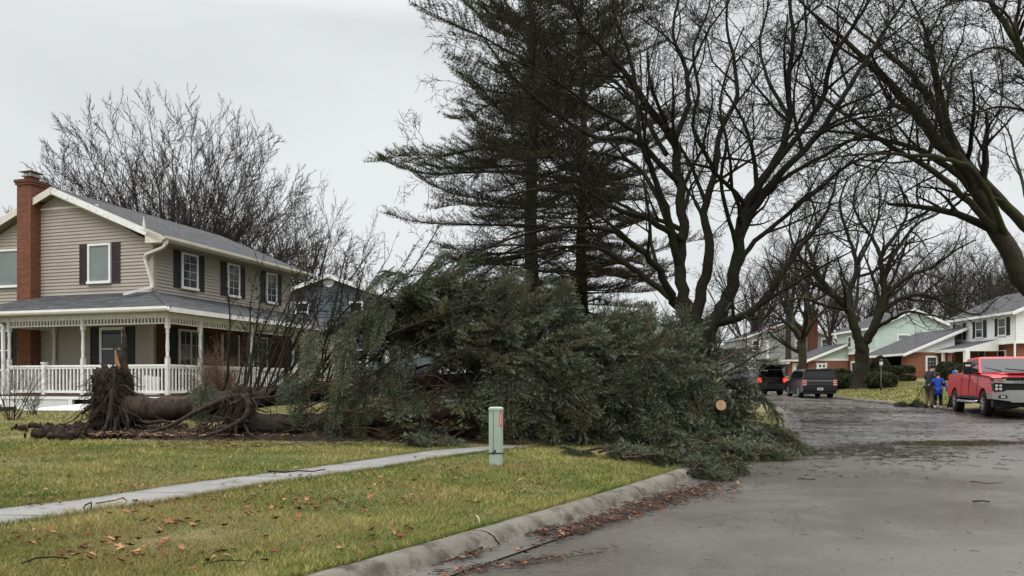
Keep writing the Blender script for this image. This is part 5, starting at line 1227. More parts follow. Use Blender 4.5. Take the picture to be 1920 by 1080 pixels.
# ---------------------------------------------------------------- spruce boughs (shared shapes)
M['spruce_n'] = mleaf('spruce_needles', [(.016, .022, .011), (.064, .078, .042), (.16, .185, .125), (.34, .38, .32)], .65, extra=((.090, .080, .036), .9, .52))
M['spruce_dead'] = mleaf('spruce_dead_twigs', [(.02, .013, .008), (.04, .028, .017), (.055, .05, .026)], .85)
def needles(A, B, dens, ln, wd, nr, tip=.5):
    L_ = np.linalg.norm(B - A, axis=1); k = np.maximum(3, (L_ * dens).astype(int)); idx = np.repeat(np.arange(len(A)), k); m = len(idx)
    t = nr.random((m, 1)) ** .85; ax = (B - A)[idx] / L_[idx, None]; P = A[idx] + (B - A)[idx] * t
    G = nr.standard_normal((m, 3)); G -= (G * ax).sum(1, keepdims=True) * ax; G /= np.linalg.norm(G, axis=1, keepdims=True) + 1e-9
    d = G + ax * (.42 + .3 * t); d /= np.linalg.norm(d, axis=1, keepdims=True); l = ln * (.7 + .5 * nr.random((m, 1)))
    V = np.stack([P - ax * wd / 2, P + ax * wd / 2, P + d * l], 1).reshape(-1, 3)
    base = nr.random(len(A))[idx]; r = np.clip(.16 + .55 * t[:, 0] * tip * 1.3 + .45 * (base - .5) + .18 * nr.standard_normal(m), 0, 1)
    return V, r
def bough_mesh(name, seed, L=2.2, bare=.22, side=.62, dens=390, full=1.0):
    rn = random.Random(seed); nr = np.random.default_rng(seed); m = 9
    pts = [(0, 0, 0)]; d = (1, 0, .12)
    for i in range(m):
        d = vnorm((d[0], d[1] + rn.gauss(0, .05), d[2] - .05 + (.07 if i > 6 else 0) + rn.gauss(0, .02))); pts.append(vadd(pts[-1], d, L / m))
    tubes = [(pts, [.022 * (1 - .85 * i / m) for i in range(m + 1)])]; A = []; B = []
    def lerp(t): i = min(m - 1, int(t * m)); f = t * m - i; a, b = pts[i], pts[i + 1]; return tuple(a[j] + (b[j] - a[j]) * f for j in range(3))
    n = int(34 * full)
    for s in range(n):
        t = bare + (1 - bare) * (s + .5 * rn.random()) / n; b = lerp(t); sd_ = 1 if s % 2 else -1
        l = side * (1.05 - .85 * t) * (.65 + .5 * rn.random()) + .10
        dz = rn.choice([-.05, -.25, -.6, .1]) + rn.gauss(0, .1)
        dv = vnorm((.75, sd_ * (.75 + .2 * rn.random()) * (1 if dz > -.5 else .5), dz))
        q = [b]; dd_ = dv
        for i in range(3): dd_ = vnorm((dd_[0] + .06, dd_[1] + rn.gauss(0, .06), dd_[2] - .09)); q.append(vadd(q[-1], dd_, l / 3))
        tubes.append((q, [.007, .006, .004, .003]))
        k = max(3, int(l / .05))
        for j in range(k):
            u = .12 + .88 * (j + .4 * rn.random()) / k; i = min(2, int(u * 3)); f = u * 3 - i; p0 = tuple(q[i][c] + (q[i + 1][c] - q[i][c]) * f for c in range(3))
            s2 = 1 if j % 2 else -1; px_ = vnorm((-dv[1], dv[0], 0)); e_ = vnorm((dv[0] * .8 + px_[0] * s2 * .8, dv[1] * .8 + px_[1] * s2 * .8, dv[2] * .8 + rn.gauss(-.05, .22)))
            sl = (.06 + .13 * (1 - .6 * u)) * (.7 + .6 * rn.random()); A.append(p0); B.append(vadd(p0, e_, sl))
        A.append(q[2]); B.append(vadd(q[3], dd_, .05)); A.append(q[1]); B.append(q[2])
    for i in range(int(m * .45), m): A.append(pts[i]); B.append(pts[i + 1])
    A.append(pts[-1]); B.append(vadd(pts[-1], d, .1))
    V, r = needles(np.array(A), np.array(B), dens, .029, .0080, nr)
    TV, TF = tubes_np([x for x in tubes if len(x[0]) == m + 1], 5); T2, F2 = tubes_np([x for x in tubes if len(x[0]) == 4], 3)
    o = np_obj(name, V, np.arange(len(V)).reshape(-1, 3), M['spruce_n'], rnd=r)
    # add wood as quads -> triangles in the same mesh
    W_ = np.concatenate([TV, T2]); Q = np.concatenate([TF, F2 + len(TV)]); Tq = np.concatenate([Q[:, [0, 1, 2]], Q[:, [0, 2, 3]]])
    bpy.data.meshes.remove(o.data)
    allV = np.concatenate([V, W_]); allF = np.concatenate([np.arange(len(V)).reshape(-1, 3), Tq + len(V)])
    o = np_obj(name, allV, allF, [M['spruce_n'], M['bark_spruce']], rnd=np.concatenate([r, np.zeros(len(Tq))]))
    mi = np.zeros(len(allF), np.int32); mi[len(r):] = 1; o.data.polygons.foreach_set('material_index', mi)
    me = o.data; bpy.data.objects.remove(o); return me
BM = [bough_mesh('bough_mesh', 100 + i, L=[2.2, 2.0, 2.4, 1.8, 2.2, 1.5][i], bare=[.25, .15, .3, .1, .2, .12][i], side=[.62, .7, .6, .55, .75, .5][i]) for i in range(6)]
BL = [2.2, 2.0, 2.4, 1.8, 2.2, 1.5]
def put_bough(root, base, tip, rn, roll=None, name='bough', k=None, thick=1.0, origin=Vector((0, 0, 0))):
    k = rn.randrange(6) if k is None else k; base = Vector(base); tip = Vector(tip); d = tip - base; s = d.length / BL[k]; x = d.normalized()
    up_ = Vector((0, 0, 1)) if abs(x.z) < .85 else Vector((0, -1, 0)); y = up_.cross(x).normalized(); z = x.cross(y)
    m_ = Matrix((x, y, z)).transposed().to_4x4() @ Matrix.Rotation(rn.gauss(0, .35) if roll is None else roll, 4, 'X')
    o = bpy.data.objects.new(name, BM[k]); C.objects.link(o)
    m_ = Matrix.Translation(base - origin) @ m_ @ Matrix.Diagonal((s, max(s, .8) * thick, max(s, .8) * thick, 1))
    o.parent = root; o.matrix_basis = m_ if root else Matrix.Translation(base) @ Matrix((x, y, z)).transposed().to_4x4() @ Matrix.Diagonal((s, max(s, .8) * thick, max(s, .8) * thick, 1))
    return o

TOP = [(560, 745), (640, 730), (690, 640), (720, 560), (750, 520), (790, 500), (860, 508), (930, 518), (1000, 528), (1060, 556), (1120, 585), (1200, 600), (1290, 603), (1325, 622), (1360, 665), (1390, 715), (1420, 745), (1460, 755), (1500, 780), (1530, 810)]
def top_z(px, Y): return EYE + (HY - np.interp(px, [t[0] for t in TOP], [t[1] for t in TOP])) / F * Y
A0 = Vector((-6.95, 13.9, .66)); B0 = Vector((-4.55, 13.5, .45))
treeA = empty('fallen_spruce', (A0.x, A0.y, .25), 0, 'uprooted spruce whose torn root plate stands leftmost on the lawn, trunk lying towards the street', 'fallen tree', 'uprooted spruces')
treeB = empty('fallen_spruce', (B0.x, B0.y, .25), 0, 'second uprooted spruce, with arching bare roots, lying across the path towards the kerb', 'fallen tree', 'uprooted spruces')
oA, oB = treeA.location.copy(), treeB.location.copy()
def lie(root, org, P, R_):
    n = len(P); c = resample([(*p, r) for p, r in zip(P, R_)], 40); V = []; nr = random.Random(3)
    tubes_obj('trunk', [([tuple(Vector(q[:3]) - org) for q in c], [q[3] * (1 + .05 * math.sin(i * 1.9) + .04 * nr.random()) for i, q in enumerate(c)])], 18, M['bark_spruce'], root)
lie(treeA, oA, [(-7.0, 13.9, .66), (-6.2, 13.95, .70), (-4.5, 14.1, .92), (-2, 14.35, 1.15), (1, 14.5, 1.25), (4.0, 14.3, 1.1)], [.27, .215, .19, .16, .12, .04])
lie(treeB, oB, [(-4.6, 13.5, .42), (-3.6, 13.45, .45), (-2, 13.4, .6), (0.5, 13.3, .8), (2.6, 13.3, .8), (3.6, 13.6, .7)], [.22, .175, .15, .12, .08, .03])
rn = random.Random(77)
cnt = [0, 0]
def add_surface(n, plo, phi, thlo, thhi, tree, org, idx, seedless=None, dens=None):
    made = 0
    while made < n:
        px = rn.uniform(plo, phi); th = rn.uniform(thlo, thhi)
        if dens and rn.random() > dens(px, th): continue
        Yc = 14.9; Yf = 2.35 if px < 1330 else 2.35 + (px - 1330) / 200 * .6
        Yt = Yc - Yf * math.cos(th) + rn.gauss(0, .12); X = (px - 960) / F * Yt
        g = float(gz(X, Yt)); zt_ = top_z(px, 14.9); zt = g + .12 + (zt_ - g - .25) * max(0, math.sin(th)) ** .75 + rn.gauss(.02, .17)
        t = Vector((X, Yt, max(g + .12, zt)))
        out_ = Vector((rn.gauss(.42, .28), -math.cos(th), .75 * math.sin(th) - .25)); out_.normalize()
        Lb = rn.uniform(1.0, 2.4); b = t - out_ * Lb
        b.z = max(b.z, float(gz(b.x, b.y)) + .25)
        put_bough(tree, b, t, rn, origin=org, thick=1.12); made += 1
treeC = empty('fallen_spruce', (2.6, 13.2, .2), 0, 'broken spruce top with a pale sawn end, sprawled over the kerb and into the street', 'fallen tree', 'uprooted spruces'); oC = treeC.location.copy()
def cav(px, th): return .22 if (735 < px < 900 and th < .8) else (.42 if px < 690 else .75 if px < 740 else 1)
add_surface(80, 720, 1330, .55, 1.75, treeA, oA, 0, dens=cav)
add_surface(80, 700, 1375, -.02, .62, treeB, oB, 1, dens=cav)
add_surface(10, 720, 1320, 1.75, 2.7, treeA, oA, 0)
add_surface(14, 640, 1020, 2.5, 3.1, treeC, oC, 0)
add_surface(9, 850, 990, 1.2, 2.1, treeC, oC, 0)
add_surface(8, 840, 1000, .5, 1.1, treeC, oC, 0)
def tangle(tree, org, n, p0, p1, zhi, seed, mat):
    r = random.Random(seed); out = []
    for _ in range(n):
        px = r.uniform(p0, p1); Y = r.uniform(12.9, 14.6); X = (px - 960) / F * Y; z = float(gz(X, Y)) + zhi * r.random() ** 1.5; p = (X - org.x, Y - org.y, z - org.z); d = vnorm((r.gauss(.5, .6), r.gauss(0, .5), r.gauss(.15, .5))); l = r.uniform(.4, 1.3); q = [p]
        for i in range(5): d = vnorm((d[0] + r.gauss(0, .12), d[1] + r.gauss(0, .12), d[2] - .08 + r.gauss(0, .1))); p = vadd(p, d, l / 5); q.append((p[0], p[1], max(p[2], float(gz(X, Y)) + .03 - org.z)))
        rr_ = r.choice([.004, .005, .008, .012]); out.append((q, [rr_ * (1 - .15 * i) for i in range(6)]))
    tubes_obj('tangled_twigs', out, 4, mat, tree)
M['twig_red'] = mplain('twig_red_brown', (.060, .034, .022), .85, var=.5, scale=9)
tangle(treeB, oB, 420, 540, 900, 1.1, 4, M['twig_red']); tangle(treeC, oC, 260, 900, 1420, 1.5, 5, M['twig_red']); tangle(treeA, oA, 200, 640, 1300, 2.0, 6, M['twig_red'])
def hang(n, plo, phi, tree, org, dens=None, z0=.7, z1=1.7):
    made = 0
    while made < n:
        px = rn.uniform(plo, phi)
        if dens and rn.random() > dens(px, .3): continue
        Y = rn.uniform(12.7, 13.3); X = (px - 960) / F * Y; g = float(gz(X, Y)); h = min(rn.uniform(z0, z1), top_z(px, Y) - g - .1)
        b = Vector((X, Y, g + h)); l = rn.uniform(.7, 1.5); t = b + Vector((rn.uniform(-.3, .9), rn.uniform(-.8, -.1), -l * rn.uniform(.4, 1))); t.z = max(t.z, float(gz(t.x, t.y)) + .06)
        put_bough(tree, b, t, rn, origin=org, thick=1.1, roll=rn.gauss(0, .5)); made += 1
hang(44, 905, 1385, treeC, oC); hang(24, 905, 1430, treeC, oC, z0=.25, z1=.5)
for i in range(22):
    px = 650 + 290 * i / 22 + rn.uniform(-12, 12); Y = rn.uniform(14.6, 15.8); X = (px - 960) / F * Y; g = float(gz(X, Y)); put_bough(treeC, (X, Y, g + rn.uniform(.1, .5)), (X + rn.uniform(.3, 1.4), Y - rn.uniform(-.3, .5), g + rn.uniform(.25, 1.3)), rn, origin=oC, thick=1.2)
for i in range(16):
    px = rn.uniform(730, 1330); Y = rn.uniform(14, 15.4); zt = top_z(px, Y) + rn.uniform(.05, .40); X = (px - 960) / F * Y; put_bough(treeA, (X - rn.uniform(.6, 1.3), Y, zt - rn.uniform(.9, 1.5)), (X, Y - .1, zt), rn, origin=oA, thick=.8)
# left skirts: drooping blue sprays over the trunks, and the bough reaching out over the street
def pb_(tree, org, a, ya, b, yb, k=None, roll=0.): put_bough(tree, at(*a, ya), at(*b, yb), rn, roll=roll, k=k, origin=org, thick=.62)
pb_(treeA, oA, (388, 705), 13.6, (372, 790), 13.3, 5); 
for a, b in (((560, 690), (520, 745)), ((600, 650), (560, 760)), ((640, 690), (600, 815)), ((700, 650), (655, 800)), ((560, 750), (585, 805)), ((650, 600), (640, 720)), ((690, 560), (640, 640)), ((720, 540), (690, 650)), ((760, 600), (735, 760)), ((620, 720), (700, 830)), ((700, 740), (760, 845)), ((740, 500), (680, 545))):
    pb_(treeB, oB, a, 13.7 + rn.uniform(-.3, .3), b, 13.1 + rn.uniform(-.3, .3))
# limbs: bare, dark, sweeping up and right from the lying trunks
def bare_limbs(tree, org, traces, seed, dead=1.0):
    rn = random.Random(seed); nr = np.random.default_rng(seed); out = []; dp = []; dd = []
    for pts, Ya, Yb, r0 in traces:
        n = len(pts); ctrl = []
        for i, (px, py) in enumerate(pts): w = at(px, py, Ya + (Yb - Ya) * i / (n - 1)) - org; ctrl.append((w.x, w.y, w.z, r0 * (1 - .8 * i / (n - 1))))
        c = resample(ctrl, n * 4); P = [tuple(q[:3]) for q in c]; rs = [max(.004, q[3]) for q in c]; out.append((0, P, rs)); m = len(P)
        for i in range(4, m):
            for _ in range(2):
                if rn.random() < .8:
                    dx = vnorm(vadd(P[i], P[i - 1], -1)); d = vnorm((dx[0] + rn.gauss(.1, .6), dx[1] + rn.gauss(0, .6), dx[2] + rn.gauss(-.05, .5))); l = rn.uniform(.15, .55)
                    a = P[i]; b = vadd(a, d, l * .5); c2 = vadd(b, vnorm((d[0], d[1], d[2] - .25)), l * .5); out.append((1, [a, b, c2], [.005, .004, .0025]))
                    for u in range(int(l / .06 * dead)):
                        if rn.random() < .5: t = rn.random(); dp.append(tuple(a[k] + (c2[k] - a[k]) * t for k in range(3))); dd.append(vnorm((d[0], d[1], d[2] - .5)))
    cuts = [i for i, x in enumerate(out) if x[0] == 0] + [len(out)]
    for a_, b_ in zip(cuts[:-1], cuts[1:]):
        V, Fq = tubes_np([(out[a_][1], out[a_][2])], 7); V2, F2 = tubes_np([(p, r) for l, p, r in out[a_ + 1:b_]], 3)
        np_obj('bare_limb', np.concatenate([V, V2]), np.concatenate([Fq, F2 + len(V)]), M['bark_dk'], tree)
    if dp: V, r = tufts(np.array(dp), np.array(dd), nr, 7, .06, .006, .8); np_obj('dead_twigs', V, np.arange(len(V)).reshape(-1, 3), M['spruce_dead'], tree, rnd=r)
bare_limbs(treeA, oA, [
 ([(402, 752), (425, 715), (428, 660), (431, 600), (428, 552)], 14.0, 14.2, .035), ([(458, 742), (470, 680), (480, 620), (488, 560), (487, 505)], 14.1, 14.6, .03),
 ([(455, 740), (468, 640), (470, 570), (478, 520)], 14.2, 14.8, .022), ([(470, 740), (505, 660), (520, 610), (548, 550), (556, 520)], 14.1, 15, .024),
 ([(485, 740), (520, 650), (560, 580), (575, 520), (578, 500)], 14, 14.4, .022), ([(500, 735), (556, 680), (583, 660), (600, 630), (585, 560), (600, 520)], 14, 14.5, .02),
 ([(505, 738), (560, 695), (610, 630), (640, 590), (690, 540), (730, 480)], 13.9, 14.5, .03), ([(530, 730), (600, 660), (625, 590), (636, 530), (648, 480), (655, 465)], 14, 14.8, .026),
 ([(560, 740), (612, 690), (655, 615), (700, 565), (765, 515), (808, 450), (820, 430)], 14, 14.6, .03), ([(600, 735), (690, 680), (760, 620), (840, 575), (920, 560)], 13.9, 13.4, .03),
 ([(520, 740), (575, 640), (600, 560), (608, 500), (640, 440)], 14.4, 15.2, .02), ([(440, 745), (452, 690), (455, 640), (470, 590)], 14.3, 14.5, .018),
 ([(570, 735), (640, 640), (700, 590), (740, 520), (772, 470)], 14.2, 15, .022), ([(650, 700), (720, 630), (800, 580), (880, 550), (960, 540)], 13.7, 13.2, .024),
 ([(490, 738), (535, 690), (545, 620), (560, 545)], 14.5, 15, .018), ([(530, 738), (590, 690), (640, 670), (700, 600)], 14, 13.8, .02)], 5, 1.4)
bare_limbs(treeB, oB, [
 ([(520, 790), (580, 800), (640, 775), (700, 720), (735, 660)], 13.3, 12.9, .02), ([(560, 770), (640, 735), (720, 690), (800, 640)], 13.3, 12.8, .018), ([(800, 700), (900, 640), (960, 600), (1010, 560)], 13.2, 12.6, .02),
 ([(1040, 740), (1120, 720), (1180, 690), (1230, 640), (1265, 600)], 12.9, 12.4, .022), ([(870, 760), (900, 700), (960, 690), (1010, 720)], 12.8, 12.3, .016), ([(920, 780), (945, 760), (955, 735), (990, 720)], 12.3, 12.2, .014),
 ([(1100, 730), (1150, 745), (1200, 735), (1240, 700)], 12.6, 12.3, .016), ([(640, 790), (700, 770), (760, 790), (790, 740)], 12.9, 12.7, .014), ([(1360, 700), (1420, 665), (1460, 650)], 13.5, 13.8, .02), ([(700, 700), (790, 640), (880, 600), (960, 600)], 12.9, 12.5, .02), ([(760, 720), (850, 660), (930, 655)], 12.8, 12.4, .016), ([(950, 800), (990, 760), (1060, 755), (1110, 790)], 12.3, 12.1, .012), ([(1150, 640), (1200, 650), (1260, 690), (1290, 740)], 12.9, 12.4, .016), ([(700, 640), (800, 600), (900, 570), (1010, 590)], 13.2, 12.8, .02), ([(850, 800), (880, 740), (870, 690), (900, 640)], 12.9, 12.8, .018), ([(780, 820), (800, 760), (840, 720), (850, 670)], 13, 12.9, .02)], 6, .5)
rl = random.Random(12); fan = []
for i in range(26):
    x0 = 470 + 230 * i / 26 + rl.uniform(-10, 10); y0 = 742 - rl.uniform(0, 18); x1 = x0 + rl.uniform(15, 120); y1 = rl.uniform(500, 600) if x0 < 600 else rl.uniform(455, 560); b_ = rl.uniform(-14, 22)
    fan.append(([(x0, y0), (x0 + (x1 - x0) * .25 + b_, y0 + (y1 - y0) * .35), (x0 + (x1 - x0) * .6 + b_ * .6, y0 + (y1 - y0) * .7), (x1, y1)], rl.uniform(13.6, 14.4), rl.uniform(13.8, 15.2), rl.uniform(.012, .026)))
bare_limbs(treeA, oA, fan, 15, 1.8)
for a, b in (((395, 700), (368, 782)), ((540, 700), (560, 790)), ((590, 600), (570, 700)), ((665, 610), (625, 745)), ((655, 700), (625, 790)), ((690, 720), (670, 820)), ((610, 760), (640, 828)), ((735, 560), (700, 640)), ((770, 520), (720, 500)), ((700, 575), (655, 600)), ((720, 690), (745, 800)), ((705, 790), (770, 838))):
    pb_(treeB, oB, a, 13.5 + rl.uniform(-.3, .3), b, 12.95 + rl.uniform(-.2, .3), k=rl.choice([1, 3, 5]))
for i in range(20):
    px = rl.uniform(1350, 1500); py = rl.uniform(790, 850); g_ = ground(px, py + 18); put_bough(treeC, g_ + Vector((-rl.uniform(.8, 1.4), rl.uniform(-.1, .4), rl.uniform(.15, .4))), g_ + Vector((rl.uniform(-.1, .3), 0, rl.uniform(.06, .3))), rl, origin=oC, k=rl.choice([1, 3, 5]), thick=1.15)
# the long green bough reaching right over the street, and low ones on the asphalt
for a, ya, b, yb in (((1340, 690), 14, (1446, 652), 13.6), ((1330, 670), 14.6, (1418, 640), 14.4), ((1350, 785), 13, (1490, 800), 12.6), ((1340, 800), 12.8, (1500, 835), 12.1), ((1330, 820), 12.5, (1535, 850), 11.9), ((1300, 820), 12.3, (1440, 862), 11.3), ((1390, 790), 13, (1520, 812), 12.7), ((1250, 800), 12.4, (1380, 850), 11.7)):
    put_bough(treeC, at(*a, ya), at(*b, yb), rn, roll=0, origin=oC)
# sawn end
c_ = MB(); w = at(1320, 768, 13.4) - oC; w2 = at(1352, 760, 12.25) - oC
c_.tube([w, w.lerp(w2, .5), w2], [.10, .095, .09], M['bark_spruce'], 18)
dv = (w2 - w).normalized(); c_.tube([w2 - dv * .0, w2 + dv * .006], [.082, .081], M['cutwood'], 18, smooth=False)
c_.build('sawn_limb', treeC)

# root plates -------------------------------------------------------
def root_plate(tree, org, ctr, size, seed, n_small=140):
    import bmesh
    bm = bmesh.new(); bmesh.ops.create_icosphere(bm, subdivisions=5, radius=1)
    for v in bm.verts:
        p = v.co.normalized(); n1 = mn.fractal(p * 1.6 + Vector((seed, 0, 0)), .9, 2.1, 5); n2 = mn.fractal(p * 6 + Vector((seed, 3, 0)), .8, 2.2, 4)
        n3 = mn.fractal(p * 16 + Vector((seed, 3, 0)), .8, 2.2, 3); q = 1 + .34 * n1 + .24 * n2 + .10 * n3; sq = Vector((math.copysign(abs(p.x) ** .7, p.x), math.copysign(abs(p.y) ** .8, p.y), math.copysign(abs(p.z) ** .75, p.z)))
        v.co = Vector((sq.x * size[0], sq.y * size[1], sq.z * size[2])) * q
    me = bpy.data.meshes.new('root_plate'); bm.to_mesh(me); bm.free(); me.materials.append(M['soilroot'])
    for p in me.polygons: p.use_smooth = True
    o = bpy.data.objects.new('root_plate', me); C.objects.link(o); o.parent = tree; o.location = Vector(ctr) - org
    rn = random.Random(seed); out = []
    for i in range(n_small):
        a = rn.uniform(0, 6.28); b = rn.uniform(-1, 1); p = Vector((math.cos(a) * math.sqrt(1 - b * b) * size[0], math.sin(a) * math.sqrt(1 - b * b) * size[1], b * size[2])) * 1.0
        d = vnorm((p.x / size[0] + rn.gauss(-.3, .4), p.y / size[1] * 1.2 + rn.gauss(0, .4), p.z / size[2] + rn.gauss(-.2, .5))); l = rn.uniform(.12, .6); r = rn.choice([.003, .004, .004, .006, .011]); q = tuple(p * .93); pts = [q]
        for j in range(6): d = vnorm((d[0] + rn.gauss(0, .3), d[1] + rn.gauss(0, .3), d[2] - .30 + rn.gauss(0, .3))); q = vadd(q, d, l / 6); pts.append(q)
        out.append((pts, [r * (1 - .12 * j) for j in range(7)]))
    V, Fq = tubes_np(out, 5); np_obj('rootlets', V, Fq, M['root'], o)
    return o
M['soilroot'] = mplain('root_soil', (.030, .021, .015), .95, var=.55, scale=7, bumps=1.0, dirt=((.075, .06, .035), 6, .55))
root_plate(treeA, oA, at(212, 757, 13.85), (.185, .52, .60), 3, 1000); root_plate(treeB, oB, at(455, 772, 13.45), (.16, .30, .38), 8, 600)
def roots(tree, org, traces, mat=None, name='root'):
    for pts, Ya, Yb, r0 in traces:
        n = len(pts); ctrl = []
        for i, p in enumerate(pts): w = at(p[0], p[1], Ya + (Yb - Ya) * i / (n - 1)) - org; ctrl.append((w.x, w.y, w.z, r0 * (1 - .62 * i / (n - 1))))
        c = resample(ctrl, n * 6); m_ = MB(); m_.tube([tuple(q[:3]) for q in c], [float(q[3] * (1 + .12 * math.sin(i * 1.3 + n))) for i, q in enumerate(c)], mat or M['root'], 9); m_.build(name, tree)
roots(treeA, oA, [([(212, 730), (207, 765), (200, 795), (187, 818), (172, 832)], 13.3, 13.0, .05), ([(200, 745), (180, 757), (160, 770), (153, 775)], 13.5, 13.2, .05), ([(215, 690), (212, 740), (208, 790), (206, 822)], 13.3, 13.15, .022),
 ([(206, 735), (190, 760), (168, 785), (160, 805)], 13.25, 13, .014), ([(228, 760), (240, 790), (232, 815), (248, 826)], 13.4, 13.1, .03), ([(222, 780), (215, 805), (224, 830)], 13.4, 13.1, .05), ([(180, 812), (140, 806), (100, 815), (70, 828)], 13.6, 13.3, .035), ([(170, 822), (130, 818), (95, 829), (75, 832)], 13.3, 13.1, .045),
 ([(245, 780), (275, 792), (310, 790), (340, 800)], 13.8, 13.6, .05)])
roots(treeA, oA, [([(226, 700), (222, 672), (214, 650), (210, 637)], 13.7, 13.7, .05)], M['bark_spruce'], 'snapped_stem')
roots(treeA, oA, [([(234, 705), (232, 670), (233, 640), (232, 616)], 13.9, 13.9, .075)], M['bark_spruce'], 'snapped_stem')
m_ = MB(); w = at(222, 676, 13.62) - oA
m_.mesh([w + Vector(q) for q in ((-.07, 0, .18), (-.03, -.03, .2), (.05, -.02, -.12), (.0, .02, -.16), (-.05, -.02, -.05))], [(0, 1, 4), (1, 2, 4), (2, 3, 4), (0, 4, 3), (0, 3, 2, 1)], M['splinter']); m_.build('splintered_wood', treeA)
roots(treeB, oB, [([(468, 745), (440, 743), (400, 757), (360, 776), (320, 798), (278, 811)], 13.3, 12.9, .065), ([(458, 741), (466, 760), (458, 783), (425, 803), (385, 818), (342, 831)], 13.0, 12.75, .06), ([(450, 785), (442, 805), (443, 825)], 12.9, 12.8, .03), ([(440, 755), (420, 770), (395, 790), (370, 800)], 13.5, 13.2, .03),
 ([(470, 748), (520, 742), (560, 728)], 13.2, 13.2, .02), ([(455, 790), (470, 815), (500, 828)], 13, 12.8, .03), ([(425, 800), (410, 803), (405, 815)], 12.9, 12.8, .045), ([(360, 782), (400, 790), (450, 780)], 13.5, 13.4, .018)])

# torn soil under the roots, with chips
def soil(name, px0, px1, Ya, Yb, hmax, seed, mat):
    V = []; nx, ny = 150, 40; ctrX = [(px0 - 960) / F * (Ya + Yb) / 2, (px1 - 960) / F * (Ya + Yb) / 2]
    for j in range(ny + 1):
        for i in range(nx + 1):
            u, v = i / nx, j / ny; X = ctrX[0] + (ctrX[1] - ctrX[0]) * u; Y = Ya + (Yb - Ya) * v
            e_ = min(u, 1 - u) * 7; e2 = min(v, 1 - v) * 3.2; ed = min(1, e_) * min(1, e2) + .35 * mn.noise(Vector((X * 1.5, Y * 3, seed))) 
            h = hmax * max(-.25, ed - .25) * (.6 + .5 * mn.noise(Vector((X * 3, Y * 3, seed + 4)))) + .05 * mn.fractal(Vector((X * 7, Y * 7, seed)), .8, 2, 4) * (ed > .2)
            V.append((X, Y, float(gz(X, Y)) - .03 + h))
    i = np.arange(ny)[:, None] * (nx + 1) + np.arange(nx)[None, :]; Fq = np.stack([i, i + 1, i + nx + 2, i + nx + 1], -1).reshape(-1, 4)
    o = np_obj(name, V, Fq, mat, smooth=True); tag(o, kind='stuff'); return o
M['soil'] = mplain('torn_soil', (.022, .014, .010), .95, var=.6, scale=6, bumps=1.0, dirt=((.07, .045, .028), 5, .57))
soil('soil', 62, 330, 12.8, 14.4, .20, 3, M['soil']); soil('soil', 230, 730, 12.35, 15, .24, 9, M['soil'])
M['litter'] = mplain('needle_litter', (.030, .022, .015), .95, var=.5, scale=9, bumps=1.0, dirt=((.05, .05, .03), 3, .6))
soil('needle_litter', 600, 1400, 12.5, 17.5, .12, 19, M['litter'])

def clods(n, seed):
    import bmesh
    rr_ = random.Random(seed); V = []; Fc = []
    bm = bmesh.new(); bmesh.ops.create_icosphere(bm, subdivisions=2, radius=1); bv = [v.co.copy() for v in bm.verts]; bf = [[v.index for v in f.verts] for f in bm.faces]; bm.free()
    for _ in range(n):
        px = rr_.choice([rr_.gauss(130, 45), rr_.gauss(260, 60), rr_.uniform(60, 640)]); g_ = ground(px, rr_.uniform(800, 826)); s_ = .015 + .075 * rr_.random() ** 3; o_ = len(V); q0 = Vector((rr_.random() * 50, 0, 0))
        V += [tuple(g_ + Vector((0, 0, s_ * .3 + rr_.random() * .08)) + v * s_ * (1 + .7 * mn.noise(v * 1.5 + q0))) for v in bv]; Fc += [[i + o_ for i in f] for f in bf]
    o = np_obj('soil_clods', V, Fc, M['soil']); tag(o, kind='stuff')
clods(520, 4)
def spider(tree, org, cx, cy, Yc, n, seed):
    rr_ = random.Random(seed)
    for i in range(n):
        a = at(cx + rr_.gauss(0, 9), cy + rr_.gauss(0, 28), Yc - .15) - org; sx = rr_.choice([-1, 1]) * rr_.uniform(.15, 1.0); r0 = rr_.choice([.008, .012, .018, .026]); p = a; m_ = MB(); pts = [p]; gzz = .06
        e_ = Vector((a.x + sx, a.y - rr_.uniform(-.1, .45), gzz)); k = 7
        for j in range(1, k + 1):
            t = j / k; pts.append(a.lerp(e_, t) + Vector((rr_.gauss(0, .035), rr_.gauss(0, .03), .25 * math.sin(math.pi * t) * rr_.uniform(.2, 1.0) + rr_.gauss(0, .02))))
        m_.tube(pts, [r0 * (1 - .11 * j) * rr_.uniform(.85, 1.2) for j in range(k + 1)], M['root'], 6); m_.build('root', tree)
spider(treeA, oA, 214, 770, 13.6, 18, 5); spider(treeB, oB, 455, 785, 13.2, 16, 6)
# small sticks, chips and leaves ------------------------------------
def sticks(name, pts, lo, hi, r, mat, seed, zoff=.01, lift=.15, parent=None, nseg=2):
    rn = random.Random(seed); out = []
    for X, Y, z in pts:
        a = rn.uniform(0, 6.28); l = lo + (hi - lo) * rn.random() ** 2; d = (math.cos(a), math.sin(a), rn.uniform(-.02, lift)); p = (X, Y, z + zoff); q = [p]
        for i in range(nseg): d = vnorm((d[0] + rn.gauss(0, .25), d[1] + rn.gauss(0, .25), d[2] * .9)); p = vadd(p, d, l / nseg); q.append((p[0], p[1], max(p[2], z + .004)))
        rr = r * (.6 + .8 * rn.random()); out.append((q, [rr * (1 - .5 * i / nseg) for i in range(nseg + 1)]))
    V, Fq = tubes_np(out, 3); o = np_obj(name, V, Fq, mat, parent); 
    if not parent: tag(o, kind='stuff')
    return o
def scat(n, px0, px1, py0, py1, seed, f=None):
    rn = random.Random(seed); r = []
    while len(r) < n:
        px, py = rn.uniform(px0, px1), rn.uniform(py0, py1)
        if f and rn.random() > f(px, py): continue
        g = ground(px, py); r.append((g.x, g.y, g.z))
    return r
